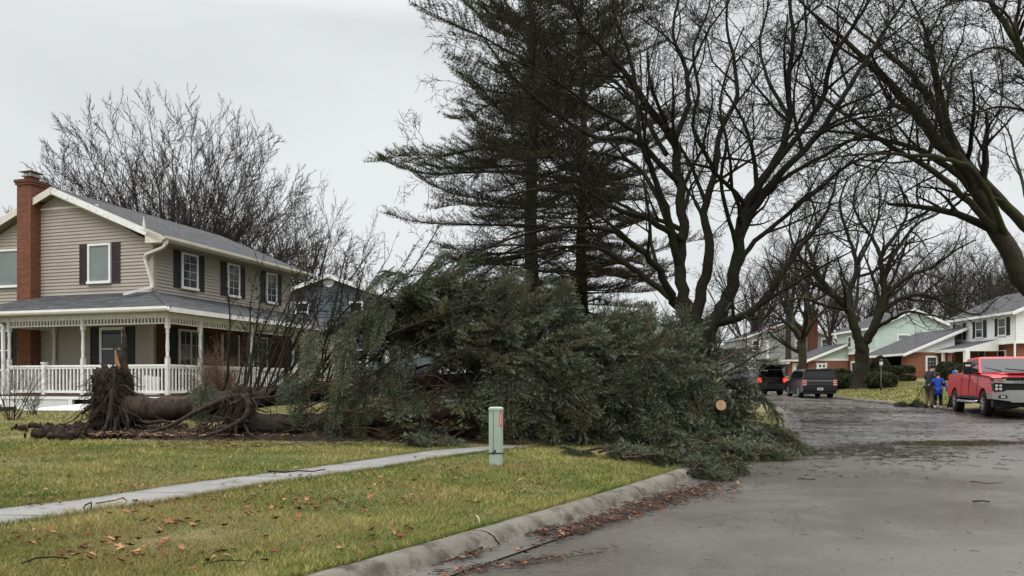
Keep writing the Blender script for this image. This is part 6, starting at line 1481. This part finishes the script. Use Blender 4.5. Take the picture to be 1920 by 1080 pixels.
M['chip'] = mleaf('wood_chips', [(.10, .055, .03), (.25, .15, .08), (.42, .28, .15)], .8)
M['twig'] = mplain('twig_brown', (.055, .036, .026), .8, var=.4, scale=9)
sticks('wood_chips', scat(700, 150, 560, 800, 830, 4, lambda x, y: 1 if 180 < x < 420 else .4), .02, .12, .006, mplain('chips', (.36, .22, .12), .8, var=.4, scale=9), 5, .11)
sticks('broken_twigs', scat(1100, 300, 1260, 795, 846, 6, lambda x, y: 1 if x < 760 else .5), .06, .4, .005, M['twig'], 7, .06, .5)
# ---------------------------------------------------------------- slate-blue house behind
def gable_front(root, mat, half, zw, zr_, depth, step=.2, y=0, cx=0, trim='white', over=.3):
    """lapped gable wall facing -y, side walls, roof"""
    w = MB(); k = (zr_ - zw) / half
    siding(w, mat, 'y', cx - half, cx + half, 0, zr_ - .02, step=step, out=-1, at_=y, clip=lambda z: (cx - half, cx + half) if z <= zw else (cx - half + (z - zw) / k, cx + half - (z - zw) / k), d=.03)
    siding(w, mat, 'x', y, y + depth, 0, zw, step=step, out=-1, at_=cx - half + .01, d=.03)
    w.box(cx - half + .02, y + .02, -.5, cx + half, y + depth, zw, mat); w.build('wall', root)
    r = MB(); e = over
    rake_roof(r, cx - half - e, cx, zw - k * e + .05, zr_ + .05, y - .3, y + depth + .3, .1, M['shingle'], M[trim]); rake_roof(r, cx + half + e, cx, zw - k * e + .05, zr_ + .05, y - .3, y + depth + .3, .1, M['shingle'], M[trim]); r.build('roof', root)
    f = MB()
    for s in (-1, 1): f.bar((cx + s * (half + e), y - .31, zw - k * e - .06), (cx, y - .31, zr_ - .06), .03, .2, M[trim])
    f.build('fascia', root)
Yb = 42.0; sb = empty('slate_house', ((617 - 960) / F * Yb, Yb, .55), R(-4), 'slate-blue sided house with a round gable vent, behind the taupe house', 'house')
gable_front(sb, M['siding_slate'], 4.6, EYE + (720 - 573) / F * Yb - .55, EYE + (720 - 516) / F * Yb - .55, 9, step=.17)
window(sb, 'y', 1.1, 1.9, 4.0, 5.1, fw=.09); window(sb, 'y', -1.9, -1.1, 4.0, 5.1, fw=.09); window(sb, 'y', 1.0, 2.2, 1.1, 2.5, fw=.09, shutters=None)
v_ = MB(); v_.lathe([(.0, -.03), (.30, -.03), (.30, -.07), (.24, -.08), (.22, -.05), (0, -.05)], M['white'], 24, (0, 0, 0), 'y')
for i in range(-3, 4): v_.box(-math.sqrt(max(.01, .05 - (i * .055) ** 2)), -.075, i * .055 - .012, math.sqrt(max(.01, .05 - (i * .055) ** 2)), -.05, i * .055 + .012, M['white'])
o = v_.build('gable_vent', sb); o.location = (0, 0, EYE + (720 - 529) / F * Yb - .55)
v_ = MB(); v_.box(3.1, -.06, 0, 3.35, -.0, 4.2, M['white']); v_.build('corner_post', sb)

# ---------------------------------------------------------------- houses across the street
X0 = 38.0; gb = 1.6
wh = empty('white_house', (X0, 58, gb), 0, 'white sided house over brick with dark roof and shutters, behind the red pickup', 'house')
w = MB(); siding(w, M['siding_white'], 'x', 0, 8.6, 2.75, 5.1, step=.2, out=-1, d=.035)
kz = .45; siding(w, M['siding_white'], 'y', 0, 9, 2.75, 7.1, step=.2, out=-1, d=.035, clip=lambda z: (0, 9) if z < 5.1 else ((z - 5.1) / kz, 9 - (z - 5.1) / kz))
w.box(.02, .02, 2.75, 9, 8.6, 5.1, M['siding_white']); w.build('wall', wh)
w = MB(); w.box(.35, .3, -.6, 9, 8.5, 2.75, M['brick2']); w.build('brick_wall', wh)
r = MB(); rake_roof(r, -.45, 4.5, 4.98, 7.2, -.4, 9, .14, M['shingle_dk'], M['white']); rake_roof(r, 9.45, 4.5, 4.98, 7.2, -.4, 9, .14, M['shingle_dk'], M['white']); r.build('roof', wh)
f = MB(); f.bar((-.45, -.42, 4.84), (4.5, -.42, 7.06), .04, .24, M['white']); f.box(-.5, -.4, 4.82, -.44, 9, 5.0, M['white']); f.box(0, -.1, 2.6, .12, 0, 5.1, M['white']); f.box(-.05, -.04, 2.62, 9, .3, 2.78, M['white']); f.box(-.05, 0.3, 2.62, .35, 8.6, 2.78, M['white']); f.build('fascia', wh)
for a in (1.0, 3.9, 6.7): window(wh, 'x', a, a + .95, 3.3, 4.65, out=-1, glass='glass', shutters='black_shut', sw=.42, meet=True)
window(wh, 'x', 1.6, 2.6, .7, 2.2, out=-1, at_=.35, meet=False); window(wh, 'x', 4.2, 5.0, .3, 2.4, out=-1, at_=.35, frame='oldwhite')
window(wh, 'y', 2.0, 3.2, .8, 2.2, out=-1, at_=.3)
d_ = MB(); d_.box(-.12, -.12, 0, -.02, -.02, 2.7, M['white']); d_.build('downspout', wh)
# porch with posts
p = MB(); p.face([(-2.6, 2.0, 2.35), (0, 2.0, 3.05), (0, 9.5, 3.05), (-2.6, 9.5, 2.35)][::-1], M['shingle_dk']); p.face([(-2.6, 2.0, 2.25), (0, 2.0, 2.95), (0, 9.5, 2.95), (-2.6, 9.5, 2.25)], M['white'])
p.box(-2.65, 1.95, 2.12, -2.5, 9.5, 2.36, M['white']); p.face([(-2.6, 1.97, 2.12), (0, 1.97, 2.12), (0, 1.97, 3.05), (-2.6, 1.97, 2.36)], M['white']); p.build('porch_roof', wh)
for y_ in (2.1, 5.2, 8.6):
    p = MB(); wd = .17 if y_ < 3 else .1; p.box(-2.6, y_ - wd, -.3, -2.6 + 2 * wd, y_ + wd, 2.15, M['white']); p.build('porch_post', wh)
# garage wing
gr = MB(); gx = -5.0; gy = 6.2
gr.box(gx, gy, -.6, -1.6, gy + .2, 2.2, M['brick2']); gr.box(gx, gy + .2, -.6, gx + .2, gy + .9, 2.2, M['brick2']);  
gr.face([(gx, gy - .0, 2.2), (-1.0, gy - .0, 2.2), (-1.0, gy - .0, 3.9)], M['siding_white'])
gr.build('garage_wing', wh)
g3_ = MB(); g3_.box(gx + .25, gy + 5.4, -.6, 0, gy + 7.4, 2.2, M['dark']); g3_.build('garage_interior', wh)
g3_ = MB(); g3_.box(gx + .05, gy + 4.9, -.6, gx + .2, gy + 5.2, 2.2, M['white']); g3_.build('garage_post', wh)
g2_ = MB(); g2_.box(gx, gy + 5.2, -.6, gx + .25, gy + 7.4, 2.2, M['brick2']); g2_.build('garage_corner', wh)
r = MB(); rake_roof(r, gx - .5, .0, 2.05, 4.35, gy - .35, gy + 7.8, .14, M['shingle_dk'], M['white']); r.bar((gx - .5, gy - .37, 1.92), (0, gy - .37, 4.2), .04, .2, M['white']); r.box(gx - .55, gy - .35, 1.92, gx - .48, gy + 7.8, 2.1, M['white']); r.build('garage_roof', wh)
window(wh, 'y', gx + 1.55, gx + 2.55, .3, 1.9, out=-1, at_=gy, grid=(3, 4), fw=.14, meet=False)

mh = empty('mint_house', (38.7, 74, 1.75), 0, 'pale mint sided house with a white banded gable, beyond the dark maple', 'house')
w = MB(); hz = EYE + (720 - 612) / F * 74 - 1.75; az = EYE + (720 - 580) / F * 74 - 1.75; hw = 3.8; k = (az - hz) / hw; bz = EYE + (720 - 657) / F * 74 - 1.75
siding(w, M['siding_mint'], 'y', -hw, hw, bz, az - .1, step=.22, out=-1, d=.035, clip=lambda z: (-hw, hw) if z < hz else (-hw + (z - hz) / k, hw - (z - hz) / k))
siding(w, M['siding_mint'], 'x', 0, 8.5, bz, hz, step=.22, out=-1, at_=-hw, d=.035); w.box(-hw + .02, .02, bz, hw, 8.4, hz, M['siding_mint'])
w.face([(-hw, 8.4, hz), (0, 8.4, az), (hw, 8.4, hz)], M['siding_mint']); w.build('wall', mh)
w = MB(); w.box(-hw + .2, .2, -.8, hw, 8.4, bz - .02, M['brick2']); w.build('brick_wall', mh)
r = MB(); rake_roof(r, -hw - .4, 0, hz - .12, az + .06, -.3, 8.9, .14, M['shingle'], M['white']); rake_roof(r, hw + .4, 0, hz - .12, az + .06, -.3, 8.9, .14, M['shingle'], M['white']); r.build('roof', mh)
f = MB()
for s in (-1, 1): f.bar((s * (hw + .4), -.32, hz - .26), (0, -.32, az - .08), .04, .24, M['white'])
f.box(-hw - .03, -.05, bz - .22, hw, .2, bz + .02, M['white']); f.box(-hw - .04, .2, bz - .2, -hw + .2, 8.5, bz + .0, M['white']); f.box(-hw - .42, -.3, hz - .3, -hw - .36, 8.9, hz - .1, M['white']); f.build('fascia', mh)
window(mh, 'y', -1.6, -.4, 3.15, 4.2, fw=.12, meet=True, glass='glass_curtain')
window(mh, 'x', 4.8, 5.7, 3.1, 4.35, out=-1, at_=-hw, fw=.14); window(mh, 'x', 1.0, 1.9, 3.1, 4.35, out=-1, at_=-hw, fw=.14); window(mh, 'x', 3.2, 5.4, -.1, 1.75, out=-1, at_=-hw + .2, fw=.2, mull=True)
d_ = MB(); d_.box(-hw - .1, -.12, -.4, -hw + .02, -.02, bz, M['white']); d_.build('downspout', mh)
g_ = MB(); g_.box(-7.8, 6.0, -.8, -hw + .1, 6.2, 1.9, M['brick2']); g_.box(-7.8, 6.2, -.8, -7.6, 12, 1.9, M['brick2']); g_.face([(-7.8, 5.99, 1.9), (-3.6, 5.99, 1.9), (-3.6, 5.99, 3.5)], M['siding_mint']); g_.box(-7.9, 5.94, 1.82, -3.7, 6.0, 2.05, M['white']); g_.build('garage_wing', mh)
r = MB(); rake_roof(r, -8.5, -hw, 1.75, 3.65, 5.6, 12.4, .14, M['shingle'], M['white']); r.bar((-8.5, 5.58, 1.62), (-hw, 5.58, 3.5), .04, .22, M['white']); r.build('garage_roof', mh)
d_ = MB(); d_.box(-6.9, 5.9, -.4, -6.0, 6.0, 1.55, M['white']); d_.box(-7.0, 5.93, -.4, -6.9, 6.0, 1.65, M['oldwhite']); d_.box(-6.0, 5.93, -.4, -5.9, 6.0, 1.65, M['oldwhite'])
for x in (-6.75, -6.35): d_.box(x, 5.88, 1.15, x + .2, 5.95, 1.4, M['dark'])
d_.build('side_door', mh)
ew = MB(); ew.box(-9.4, 6.8, -.8, -7.82, 7.0, 1.9, M['brick2']); ew.box(-9.2, 6.7, -.8, -8.1, 6.8, 1.6, M['white']); ew.box(-8.8, 6.65, .9, -8.5, 6.72, 1.3, M['dark']); ew.box(-10, 6.2, 1.75, -7.6, 8, 1.95, M['trim']); ew.build('entry', mh)

Yg = 98.0
gh = empty('grey_house', ((1480 - 960) / F * Yg, Yg, 1.9), 0, 'light grey two-storey house with white-framed windows and a brick chimney, furthest along the street', 'house')
gable_front(gh, M['siding_grey'], 5.6, 5.2, 7.3, 10, step=.25)
for x0, z0 in ((.7, 3.4), (4.0, 3.6), (-4.8, 3.4), (.3, .4), (-2.0, .3)): window(gh, 'y', x0, x0 + 1.1, z0, z0 + 1.5, fw=.18)
c_ = MB(); c_.box(2.3, -.6, -.5, 3.4, 0.0, 8.4, M['brick']); c_.box(2.2, -.68, 8.4, 3.5, .1, 8.7, M['brick']); c_.build('chimney', gh)
d_ = MB(); d_.box(-3.0, -.35, -.3, -2.7, -.05, 4.8, M['white']); d_.box(-5.4, -.3, -.3, -4.3, -.04, 2.3, M['white']); d_.prism([(-5.5, 2.3), (-4.2, 2.3), (-4.85, 2.9)], -.3, -.04, M['white']); d_.build('door_surround', gh)
lw = MB(); lw.box(-10.5, 2, -.6, -5.7, 8, 2.4, M['siding_grey']); lw.prism([(-10.8, 2.4), (-5.6, 2.4), (-8.2, 3.9)], 1.7, 8.3, M['shingle']); lw.box(-9.3, 1.9, -.4, -8.4, 2.0, 1.7, M['white']); lw.build('side_wing', gh)

# bushes -----------------------------------------------------------
def leaf_cloud(n, fn, size, nr):
    P = fn(n, nr); m = len(P); a = nr.standard_normal((m, 3)); a /= np.linalg.norm(a, axis=1, keepdims=True); b = np.cross(a, nr.standard_normal((m, 3))); b /= np.linalg.norm(b, axis=1, keepdims=True)
    s = size * (.6 + .8 * nr.random((m, 1))); V = np.stack([P - a * s * .4, P + b * s * .35 , P + a * s * .6], 1).reshape(-1, 3)
    cl = np.array([mn.noise(Vector(p * (.35 / size))) for p in P]); r = np.clip(.45 + .7 * cl + .2 * nr.standard_normal(m), 0, 1); return V, r
def bush(name, loc, rad, n, size, mat, label, cat, seed, rz=0, flat=.5, group=None, box_=False):
    nr = np.random.default_rng(seed)
    def fn(n, nr):
        d = nr.standard_normal((n, 3)); d /= np.linalg.norm(d, axis=1, keepdims=True)
        if box_: d = np.sign(d) * np.abs(d) ** .45; 
        q = np.array([1 + .16 * mn.noise(Vector(x * 2.6) + Vector((seed, 0, 0))) for x in d]); rr = (1 - .3 * nr.random(n) ** 2) * q; p = d * rr[:, None] * np.array(rad); p[:, 2] = np.where(p[:, 2] < -rad[2] * flat, -rad[2] * flat * nr.random(n), p[:, 2]); p[:, 2] += rad[2] * flat; return p
    V, r = leaf_cloud(n, fn, size, nr); root = empty(name, loc, rz, label, cat, group)
    np_obj('foliage', V, np.arange(len(V)).reshape(-1, 3), mat, root, rnd=r)
    st = []; rr = random.Random(seed)
    for i in range(14):
        a = rr.uniform(0, 6.28); st.append(([(0, 0, -.1), (math.cos(a) * rad[0] * .3, math.sin(a) * rad[1] * .3, rad[2] * .5), (math.cos(a) * rad[0] * .7, math.sin(a) * rad[1] * .7, rad[2] * 1.1)], [.03, .02, .01]))
    tubes_obj('stems', st, 5, M['bark_dk'], root); return root
M['box_leaf'] = mleaf('boxwood_leaves', [(.010, .018, .008), (.022, .036, .014), (.045, .065, .022), (.075, .095, .035)], .5)
M['yew'] = mleaf('yew_leaves', [(.010, .016, .008), (.022, .030, .014), (.045, .05, .022), (.08, .075, .035)], .6)
def gpt(px, Y): X = (px - 960) / F * Y; return (X, Y, float(gz(X, Y)) - .03)
bush('boxwood', (gpt(372, 18.5)[0], 18.5, gpt(372, 18.5)[2]), (.55, .5, .42), 9000, .035, M['box_leaf'], 'left rounded boxwood in front of the porch corner, behind the fallen trunk', 'shrub', 3, flat=.8, group='boxwoods by the porch')
bush('boxwood', (gpt(425, 18.8)[0], 18.8, gpt(425, 18.8)[2]), (.5, .5, .36), 8000, .035, M['box_leaf'], 'right, lower boxwood by the porch, just left of the bare limbs', 'shrub', 5, flat=.8, group='boxwoods by the porch')
for px, Y, rad, lb, bx in ((1678, 58.5, (1.15, 1.2, .72), 'clipped box-shaped hedge before the open garage of the white house', True), (1652, 50, (.95, 1.0, .66), 'low mounded hedge to the right of the dark maple trunk', False), (1595, 53, (1.7, 1.0, .62), 'low mounded hedge to the left of the dark maple trunk, behind the black wagon', False), (1650, 61, (.75, .75, 1.15), 'dark conical shrub behind the lamp post', False), (1778, 56, (.9, .9, .8), 'yew hedge behind the men at the pickup bed, under the garage window', False), (1812, 53, (1.2, 1.0, .7), 'rounded yew behind the cab of the red pickup', False), (1562, 66, (1.3, 1.0, .6), 'low hedge under the brick wall of the mint house garage', True)):
    X, Y, z = gpt(px, Y); bush('hedge', (X, Y, z), rad, 15000, .12, M['yew'], lb, 'hedge', int(px), flat=.75, group='hedges across the street', box_=bx)
# brown bare shrub by the porch, little shrubs at the left edge
def twig_shrub(name, loc, h, spread, n, mat, label, seed, r=.006, kids=6):
    rn = random.Random(seed); out = []; root = empty(name, loc, 0, label, 'shrub'); cf = dict(max=2, kids=[kids, kids - 1, 2], wob=[.1, .16, .2], up=[.04, .03, .02], ang=.5, lr=.5, rmin=.0025, taper=.3, t0=.2, lmin=.05)
    for i in range(n):
        a = rn.uniform(0, 6.28); ti = rn.uniform(.05, spread); grow(out, (rn.gauss(0, .06), rn.gauss(0, .06), 0), vnorm((math.cos(a) * math.sin(ti), math.sin(a) * math.sin(ti), math.cos(ti))), h * rn.uniform(.6, .95), r * 1.5, 0, rn, cf)
    V, Fq = tubes_np([(p, q) for l, p, q in out if l == 0], 4); V2, F2 = tubes_np([(p, q) for l, p, q in out if l > 0], 3)
    np_obj('twigs', np.concatenate([V, V2]), np.concatenate([Fq, F2 + len(V)]), mat, root); return root
x = gpt(412, 19.5); twig_shrub('bare_shrub', x, 1.75, .75, 60, mplain('twig_russet', (.11, .065, .04), .8, var=.3), 'dense russet bare shrub in front of the porch windows', 4, kids=8)
x = gpt(24, 17.5); twig_shrub('bare_shrub', x, 1.55, .7, 12, M['twig'], 'sparse grey bare shrub at the left frame edge before the porch', 5, r=.009)
x = gpt(62, 20); twig_shrub('bare_shrub', x, .7, .6, 14, M['twig'], 'knee-high dark shrub against the porch lattice', 6)

# lamp post, flag, pole ---------------------------------------------
X, Y, z = gpt(1652, 47.5); z = EYE - 4 / F * Y
lp = empty('lamp_post', (X, Y, z), 0, 'black yard lamp post with a white lantern, between the maple trunk and the garage hedge', 'lamp post')
m_ = MB(); m_.lathe([(.06, -.4), (.06, .1), (.032, .15), (.03, 1.25)], M['metal_dk'], 12); m_.build('post', lp)
m_ = MB(); m_.lathe([(.06, 1.25), (.09, 1.3), (.115, 1.50), (.08, 1.53)], M['oldwhite'], 8); m_.lathe([(.14, 1.53), (.12, 1.62), (.03, 1.68)], M['metal_dk'], 8); m_.build('lantern', lp)
X, Y, z = gpt(1399, 88); fp = empty('flagpole', (X, Y, 1.2), 0, 'thin grey pole standing behind the end of the street', 'pole'); m_ = MB(); m_.lathe([(.07, 0), (.05, 10.0), (.08, 10.05), (.02, 10.15)], M['bark_far'], 8); m_.build('pole', fp)
m_ = MB()
red = mplain('flag_red', (.36, .12, .13), .8); wht = mplain('flag_white', (.5, .45, .46), .8); blu = mplain('flag_blue', (.10, .10, .17), .8)
def fy(x): return .09 * math.sin(x * 5)
for i in range(13):
    for j in range(10):
        x0, x1 = j * .19, (j + 1) * .19; c = blu if (i >= 6 and j < 4) else (red if i % 2 == 0 else wht); m_.face([(x0, fy(x0), i * .085 - x0 * .12), (x1, fy(x1), i * .085 - x1 * .12), (x1, fy(x1), (i + 1) * .085 - x1 * .12), (x0, fy(x0), (i + 1) * .085 - x0 * .12)], c)
o = m_.build('flag'); m2 = MB(); m2.lathe([(.03, -4.2), (.025, 1.2), (.05, 1.25)], M['metal_dk'], 8, (0, 0, 0)); q = m2.build('flag_staff', o)
o.scale = (.62, .62, .62); o.location = at(1428, 622, 85); tag(o, 'red and white striped flag flying before the grey house', 'flag')
# ---------------------------------------------------------------- loose branches, leaves, litter
rn = random.Random(9)
def loose(px, py, dx, dy, l, k, label, cat='branch', group=None, n=3, seed=0, thick=1.0):
    g = ground(px, py); r = random.Random(seed); root = empty('fallen_branch', g, 0, label, cat, group)
    for i in range(n):
        a = math.atan2(dy, dx) + r.gauss(0, .35); b = Vector((g.x + r.gauss(0, .15), g.y + r.gauss(0, .14), g.z + .06 + .10 * i / max(1, n))); L_ = l * r.uniform(.7, 1.1); t = Vector((b.x + math.cos(a) * L_, b.y + math.sin(a) * L_, 0)); t.z = float(gz(t.x, t.y)) + r.uniform(.06, .26)
        put_bough(root, b, t, r, roll=r.gauss(0, .2), origin=Vector(g), k=(k + i) % 6, thick=thick)
    return root
loose(1120, 858, 1, .1, 1.1, 1, 'thick dark spruce bough with a pale broken end, nearest the pedestal on its right', n=6, seed=1, thick=1.3)
loose(1180, 868, 1, .15, 1.0, 3, 'spruce bough lying on the grass between the pedestal and the kerb end', n=6, seed=2, thick=1.2)
loose(1270, 866, 1, .0, .9, 0, 'spruce bough spread over the grass just before the kerb bends', n=5, seed=3, thick=1.2)
loose(1310, 900, .9, .4, .45, 5, 'small tuft of spruce lying on the kerb', n=5, seed=4, thick=.9)
loose(1345, 890, 1, .5, .5, 2, 'small green spruce sprig pile in the gutter', n=3, seed=5, thick=.8)
loose(1400, 850, 1, .1, 1.1, 4, 'flattened spruce bough reaching from the pile onto the asphalt', n=4, seed=6)
loose(1045, 856, 1, .15, .45, 5, 'little broken spruce tip on the grass right of the pedestal', n=2, seed=7, thick=.7)
loose(750, 838, 1, .35, .9, 1, 'blue-green spruce bough lying on the sidewalk at the edge of the pile', n=6, seed=8, thick=1.3)
loose(830, 830, -1, .3, .9, 3, 'blue-green spruce bough under the pile just beyond the sidewalk', n=6, seed=9, thick=1.3)
loose(640, 815, 1, .1, 1.0, 2, 'spruce bough hanging low over the torn soil', n=4, seed=10)
g = gp3(1708, 33.5); root = empty('dragged_branch', (g.x, g.y, g.z), 0, 'cut evergreen branch being dragged along the verge by the man in the cap', 'branch')
m_ = MB(); a = Vector(at(1736, 718, 32.7)) - Vector(g); m_.tube([a, a * .5, (0, 0, .1)], [.012, .015, .02], M['bark_dk'], 6); m_.build('stem', root)
for i in range(6): aa = rn.uniform(0, 6.28); put_bough(root, Vector(g) + Vector((0, 0, .15)), Vector(g) + Vector((math.cos(aa) * .7, math.sin(aa) * .5, .25 * rn.random() + .05)), rn, origin=Vector(g))
def stick(px, py, pts, r, label, cat='stick'):
    g = ground(px, py); g.z = max(g.z, swz(g.x, g.y) if on_walk(g.x, g.y) else g.z) + .012
    if g.x > float(XN(g.y)): g.z += .05
    m_ = MB(); m_.tube([Vector(p) for p in pts], [r * (1 - .1 * i) for i in range(len(pts))], M['bark_dk'], 6); o = m_.build('fallen_stick'); o.location = g; tag(o, label, cat); return o
stick(552, 890, [(-.28, -.05, .01), (-.1, -.04, .0), (.05, .0, .01), (.2, .02, .0), (.33, .06, .02)], .011, 'long dark stick lying across the sidewalk')
stick(165, 962, [(-.05, .03, 0), (-.02, 0, .03), (.02, .01, .05), (.05, -.04, .0)], .008, 'forked pale stick standing up at the lawn edge of the sidewalk')
stick(215, 948, [(-.1, -.1, 0), (0, 0, .01), (.06, .02, .03), (.1, .01, .0)], .006, 'short bent twig on the edge of the sidewalk left of the long stick')
stick(1855, 920, [(-.12, .12, .01), (-.1, .16, .02), (.0, .04, .01), (.06, .0, .02), (.16, .03, .02)], .006, 'curled wiry twig lying on the open asphalt')
stick(1838, 953, [(-.07, .0, 0), (.0, -.01, .01), (.08, -.01, 0)], .008, 'short dark stick on the asphalt below the curled twig')
stick(430, 1062, [(-.15, .0, 0), (-.05, .02, .02), (.07, .05, .01), (.19, .04, .0)], .005, 'thin stick in the near grass by the kerb')
stick(90, 1060, [(-.12, -.06, .01), (-.07, .0, .03), (.02, .03, .03), (.1, .03, .02)], .006, 'arched twig in the grass at the lower left')
m_ = MB(); m_.tube([(0, 0, 0), (.004, 0, .03), (-.006, 0, .06), (-.02, 0, .075)], [.007, .008, .007, .004], mplain('pale_stalk', (.6, .5, .33), .7), 6); o = m_.build('stalk'); g = ground(898, 985); o.location = g; tag(o, 'pale curved stalk sticking up at the grass edge above the kerb', 'stalk')

M['leaf'] = mleaf('oak_leaves', [(.05, .018, .011), (.12, .040, .022), (.20, .075, .038), (.36, .21, .11)], .7)
def leaves(name, pts, size, seed, lift=.012):
    r = np.random.default_rng(seed); V = []; Fs = []; rn_ = []; off = 0
    for (X, Y, z) in pts:
        s = size * r.uniform(.5, 1.25); a = r.uniform(0, 6.28); tl = r.uniform(-.5, .5); t2 = r.uniform(-.4, .4); ca, sa = math.cos(a), math.sin(a); k = 10; c = r.uniform(.2, .6)
        out = []
        for i in range(k):
            b = 2 * math.pi * i / k; q = s * (.5 if i % 2 else .95) * (1 if i not in (0, 5) else 1.25) * r.uniform(.85, 1.1); x, y = q * math.cos(b), q * .7 * math.sin(b); h = c * abs(y) * .9 + tl * x + t2 * y
            out.append((X + x * ca - y * sa, Y + x * sa + y * ca, z + lift + s * .25 + h))
        V += [(X, Y, z + lift + s * .1)] + out; Fs += [(off, off + 1 + i, off + 1 + (i + 1) % k) for i in range(k)]; rn_ += [r.random()] * k; off += k + 1
    o = np_obj(name, V, Fs, M['leaf'], rnd=rn_); tag(o, kind='stuff'); return o
def zfix(P, h=0.0):
    o = []
    for X, Y, z in P:
        if on_walk(X, Y): z = swz(X, Y)
        elif X > float(XN(Y)): z += .03
        o.append((X, Y, z + h))
    return o
L1 = scat(110, 0, 1280, 870, 1080, 31, lambda x, y: (1 if (y - 1080) * -2.2 > (x - 650) else 0) * .9); L1 += scat(30, 380, 640, 935, 965, 32); L1 += scat(14, 0, 120, 938, 960, 33) + scat(60, 0, 900, 855, 960, 34)
for cx_, cy_, nn, sp in ((545, 952, 26, 55), (700, 905, 10, 40), (170, 1046, 14, 45), (600, 948, 16, 40), (400, 1052, 12, 40), (340, 985, 16, 40), (1010, 905, 8, 30), (750, 1000, 10, 40), (60, 1012, 10, 30), (850, 880, 8, 30), (255, 1020, 12, 40)):
    r_ = random.Random(cx_); L1 += [tuple(ground(cx_ + r_.gauss(0, sp), cy_ + r_.gauss(0, sp * .22))) for _ in range(nn)]
leaves('fallen_leaves', zfix(L1, .006), .034, 3)
leaves('pale_leaves', zfix(scat(160, 0, 1250, 860, 1080, 35, lambda x, y: 1 if (1080 - y) * 2.2 > (x - 650) else 0), .01), .018, 4)
def gutter_band(n, y0, y1, o0, o1, seed, p=1.0):
    r = random.Random(seed); o = []
    for _ in range(n):
        Y = y0 + (y1 - y0) * r.random(); X = float(XN(Y)) + o0 + (o1 - o0) * r.random() ** p; t = (X - float(XN(Y))) / (float(XF(Y)) - float(XN(Y))); o.append((X, Y, float(zr(Y)) + .05 * (1 - (2 * t - 1) ** 2) + .004))
    return o
def clump(n, cx, cy, rx, ry, seed, ang_=0):
    r = random.Random(seed); o = []
    g = ground(cx, cy)
    for _ in range(n):
        u, v = r.gauss(0, 1) * rx, r.gauss(0, 1) * ry; X = g.x + u * math.cos(ang_) - v * math.sin(ang_); Y = g.y + u * math.sin(ang_) + v * math.cos(ang_)
        if X < float(XN(Y)) - .02: continue
        t = (X - float(XN(Y))) / (float(XF(Y)) - float(XN(Y))); o.append((X, Y, float(zr(Y)) + .05 * (1 - (2 * t - 1) ** 2) + .006 + .012 * r.random()))
    return o
sa_ = math.atan2(1, .62)
D1 = clump(900, 1120, 985, .42, .07, 1, sa_) + clump(900, 1230, 945, .6, .12, 2, sa_) + clump(350, 1320, 925, .4, .2, 3, sa_) + clump(120, 880, 1046, .16, .04, 4, sa_) + clump(200, 960, 1066, .3, .05, 5, .5) + clump(140, 1020, 1000, .12, .04, 6, sa_)
leaves('gutter_leaves', D1[::6], .028, 8, .004); sticks('gutter_debris', D1, .02, .14, .0035, mplain('wet_twig', (.060, .040, .031), .7, var=.5, scale=9), 9, .01, .25)
D2 = clump(900, 1640, 850, 1.0, .6, 11, 1.2) + clump(500, 1560, 790, 1.2, .8, 12, 1.2) + clump(1400, 1560, 770, 2.5, 1.4, 13, 1.2) + clump(900, 1700, 775, 3.2, .6, 14, .2) + gutter_band(1200, 12, 40, 0, 3.5, 15, 1.6) + gutter_band(1100, 9, 40, 0, 7, 16)
sticks('fine_road_debris', gutter_band(420, 4, 12, .1, 7.5, 17), .01, .07, .0025, M['twig'], 27, .0, .1)
sticks('road_debris', D2, .03, .28, .006, mplain('wet_twig_far', (.055, .042, .034), .6, var=.5, scale=9), 19, .0, .1)
D3 = [(float(XF(Y)) - .1 - .6 * random.Random(i).random(), Y, float(zr(Y)) + .02) for i, Y in enumerate(np.linspace(20, 58, 900))]
sticks('far_gutter_debris', D3, .05, .4, .009, mplain('wet_twig_2', (.06, .036, .028), .6, var=.5, scale=9), 20, .0, .3)
# strip of muddy grass torn onto the road
def blades(name, pts, h, w, mat, seed):
    r = np.random.default_rng(seed); B = np.array(pts); n = len(B); a = r.random(n) * 6.28; wv = np.stack([np.cos(a), np.sin(a), 0 * a], 1) * w / 2; la = r.random(n) * 6.28; ln = .4 + 1.2 * r.random(n); hh_ = h * (.5 + r.random(n))
    T = B + np.stack([np.cos(la) * ln * hh_, np.sin(la) * ln * hh_, hh_], 1); V = np.stack([B - wv, B + wv, T], 1).reshape(-1, 3); o = np_obj(name, V, np.arange(3 * n).reshape(-1, 3), mat, rnd=np.clip(.35 + .3 * r.standard_normal(n), 0, 1)); tag(o, kind='stuff'); return o
blades('grass_clump', clump(3000, 1790, 838, .36, .26, 21, .12), .02, .014, mleaf('muddy_grass', [(.035, .035, .013), (.075, .072, .026), (.13, .11, .05)], .8), 23)
o = sticks('straw_litter', clump(900, 1800, 836, .7, .22, 25, .12), .05, .3, .005, M['twig'], 26, .0, .1)
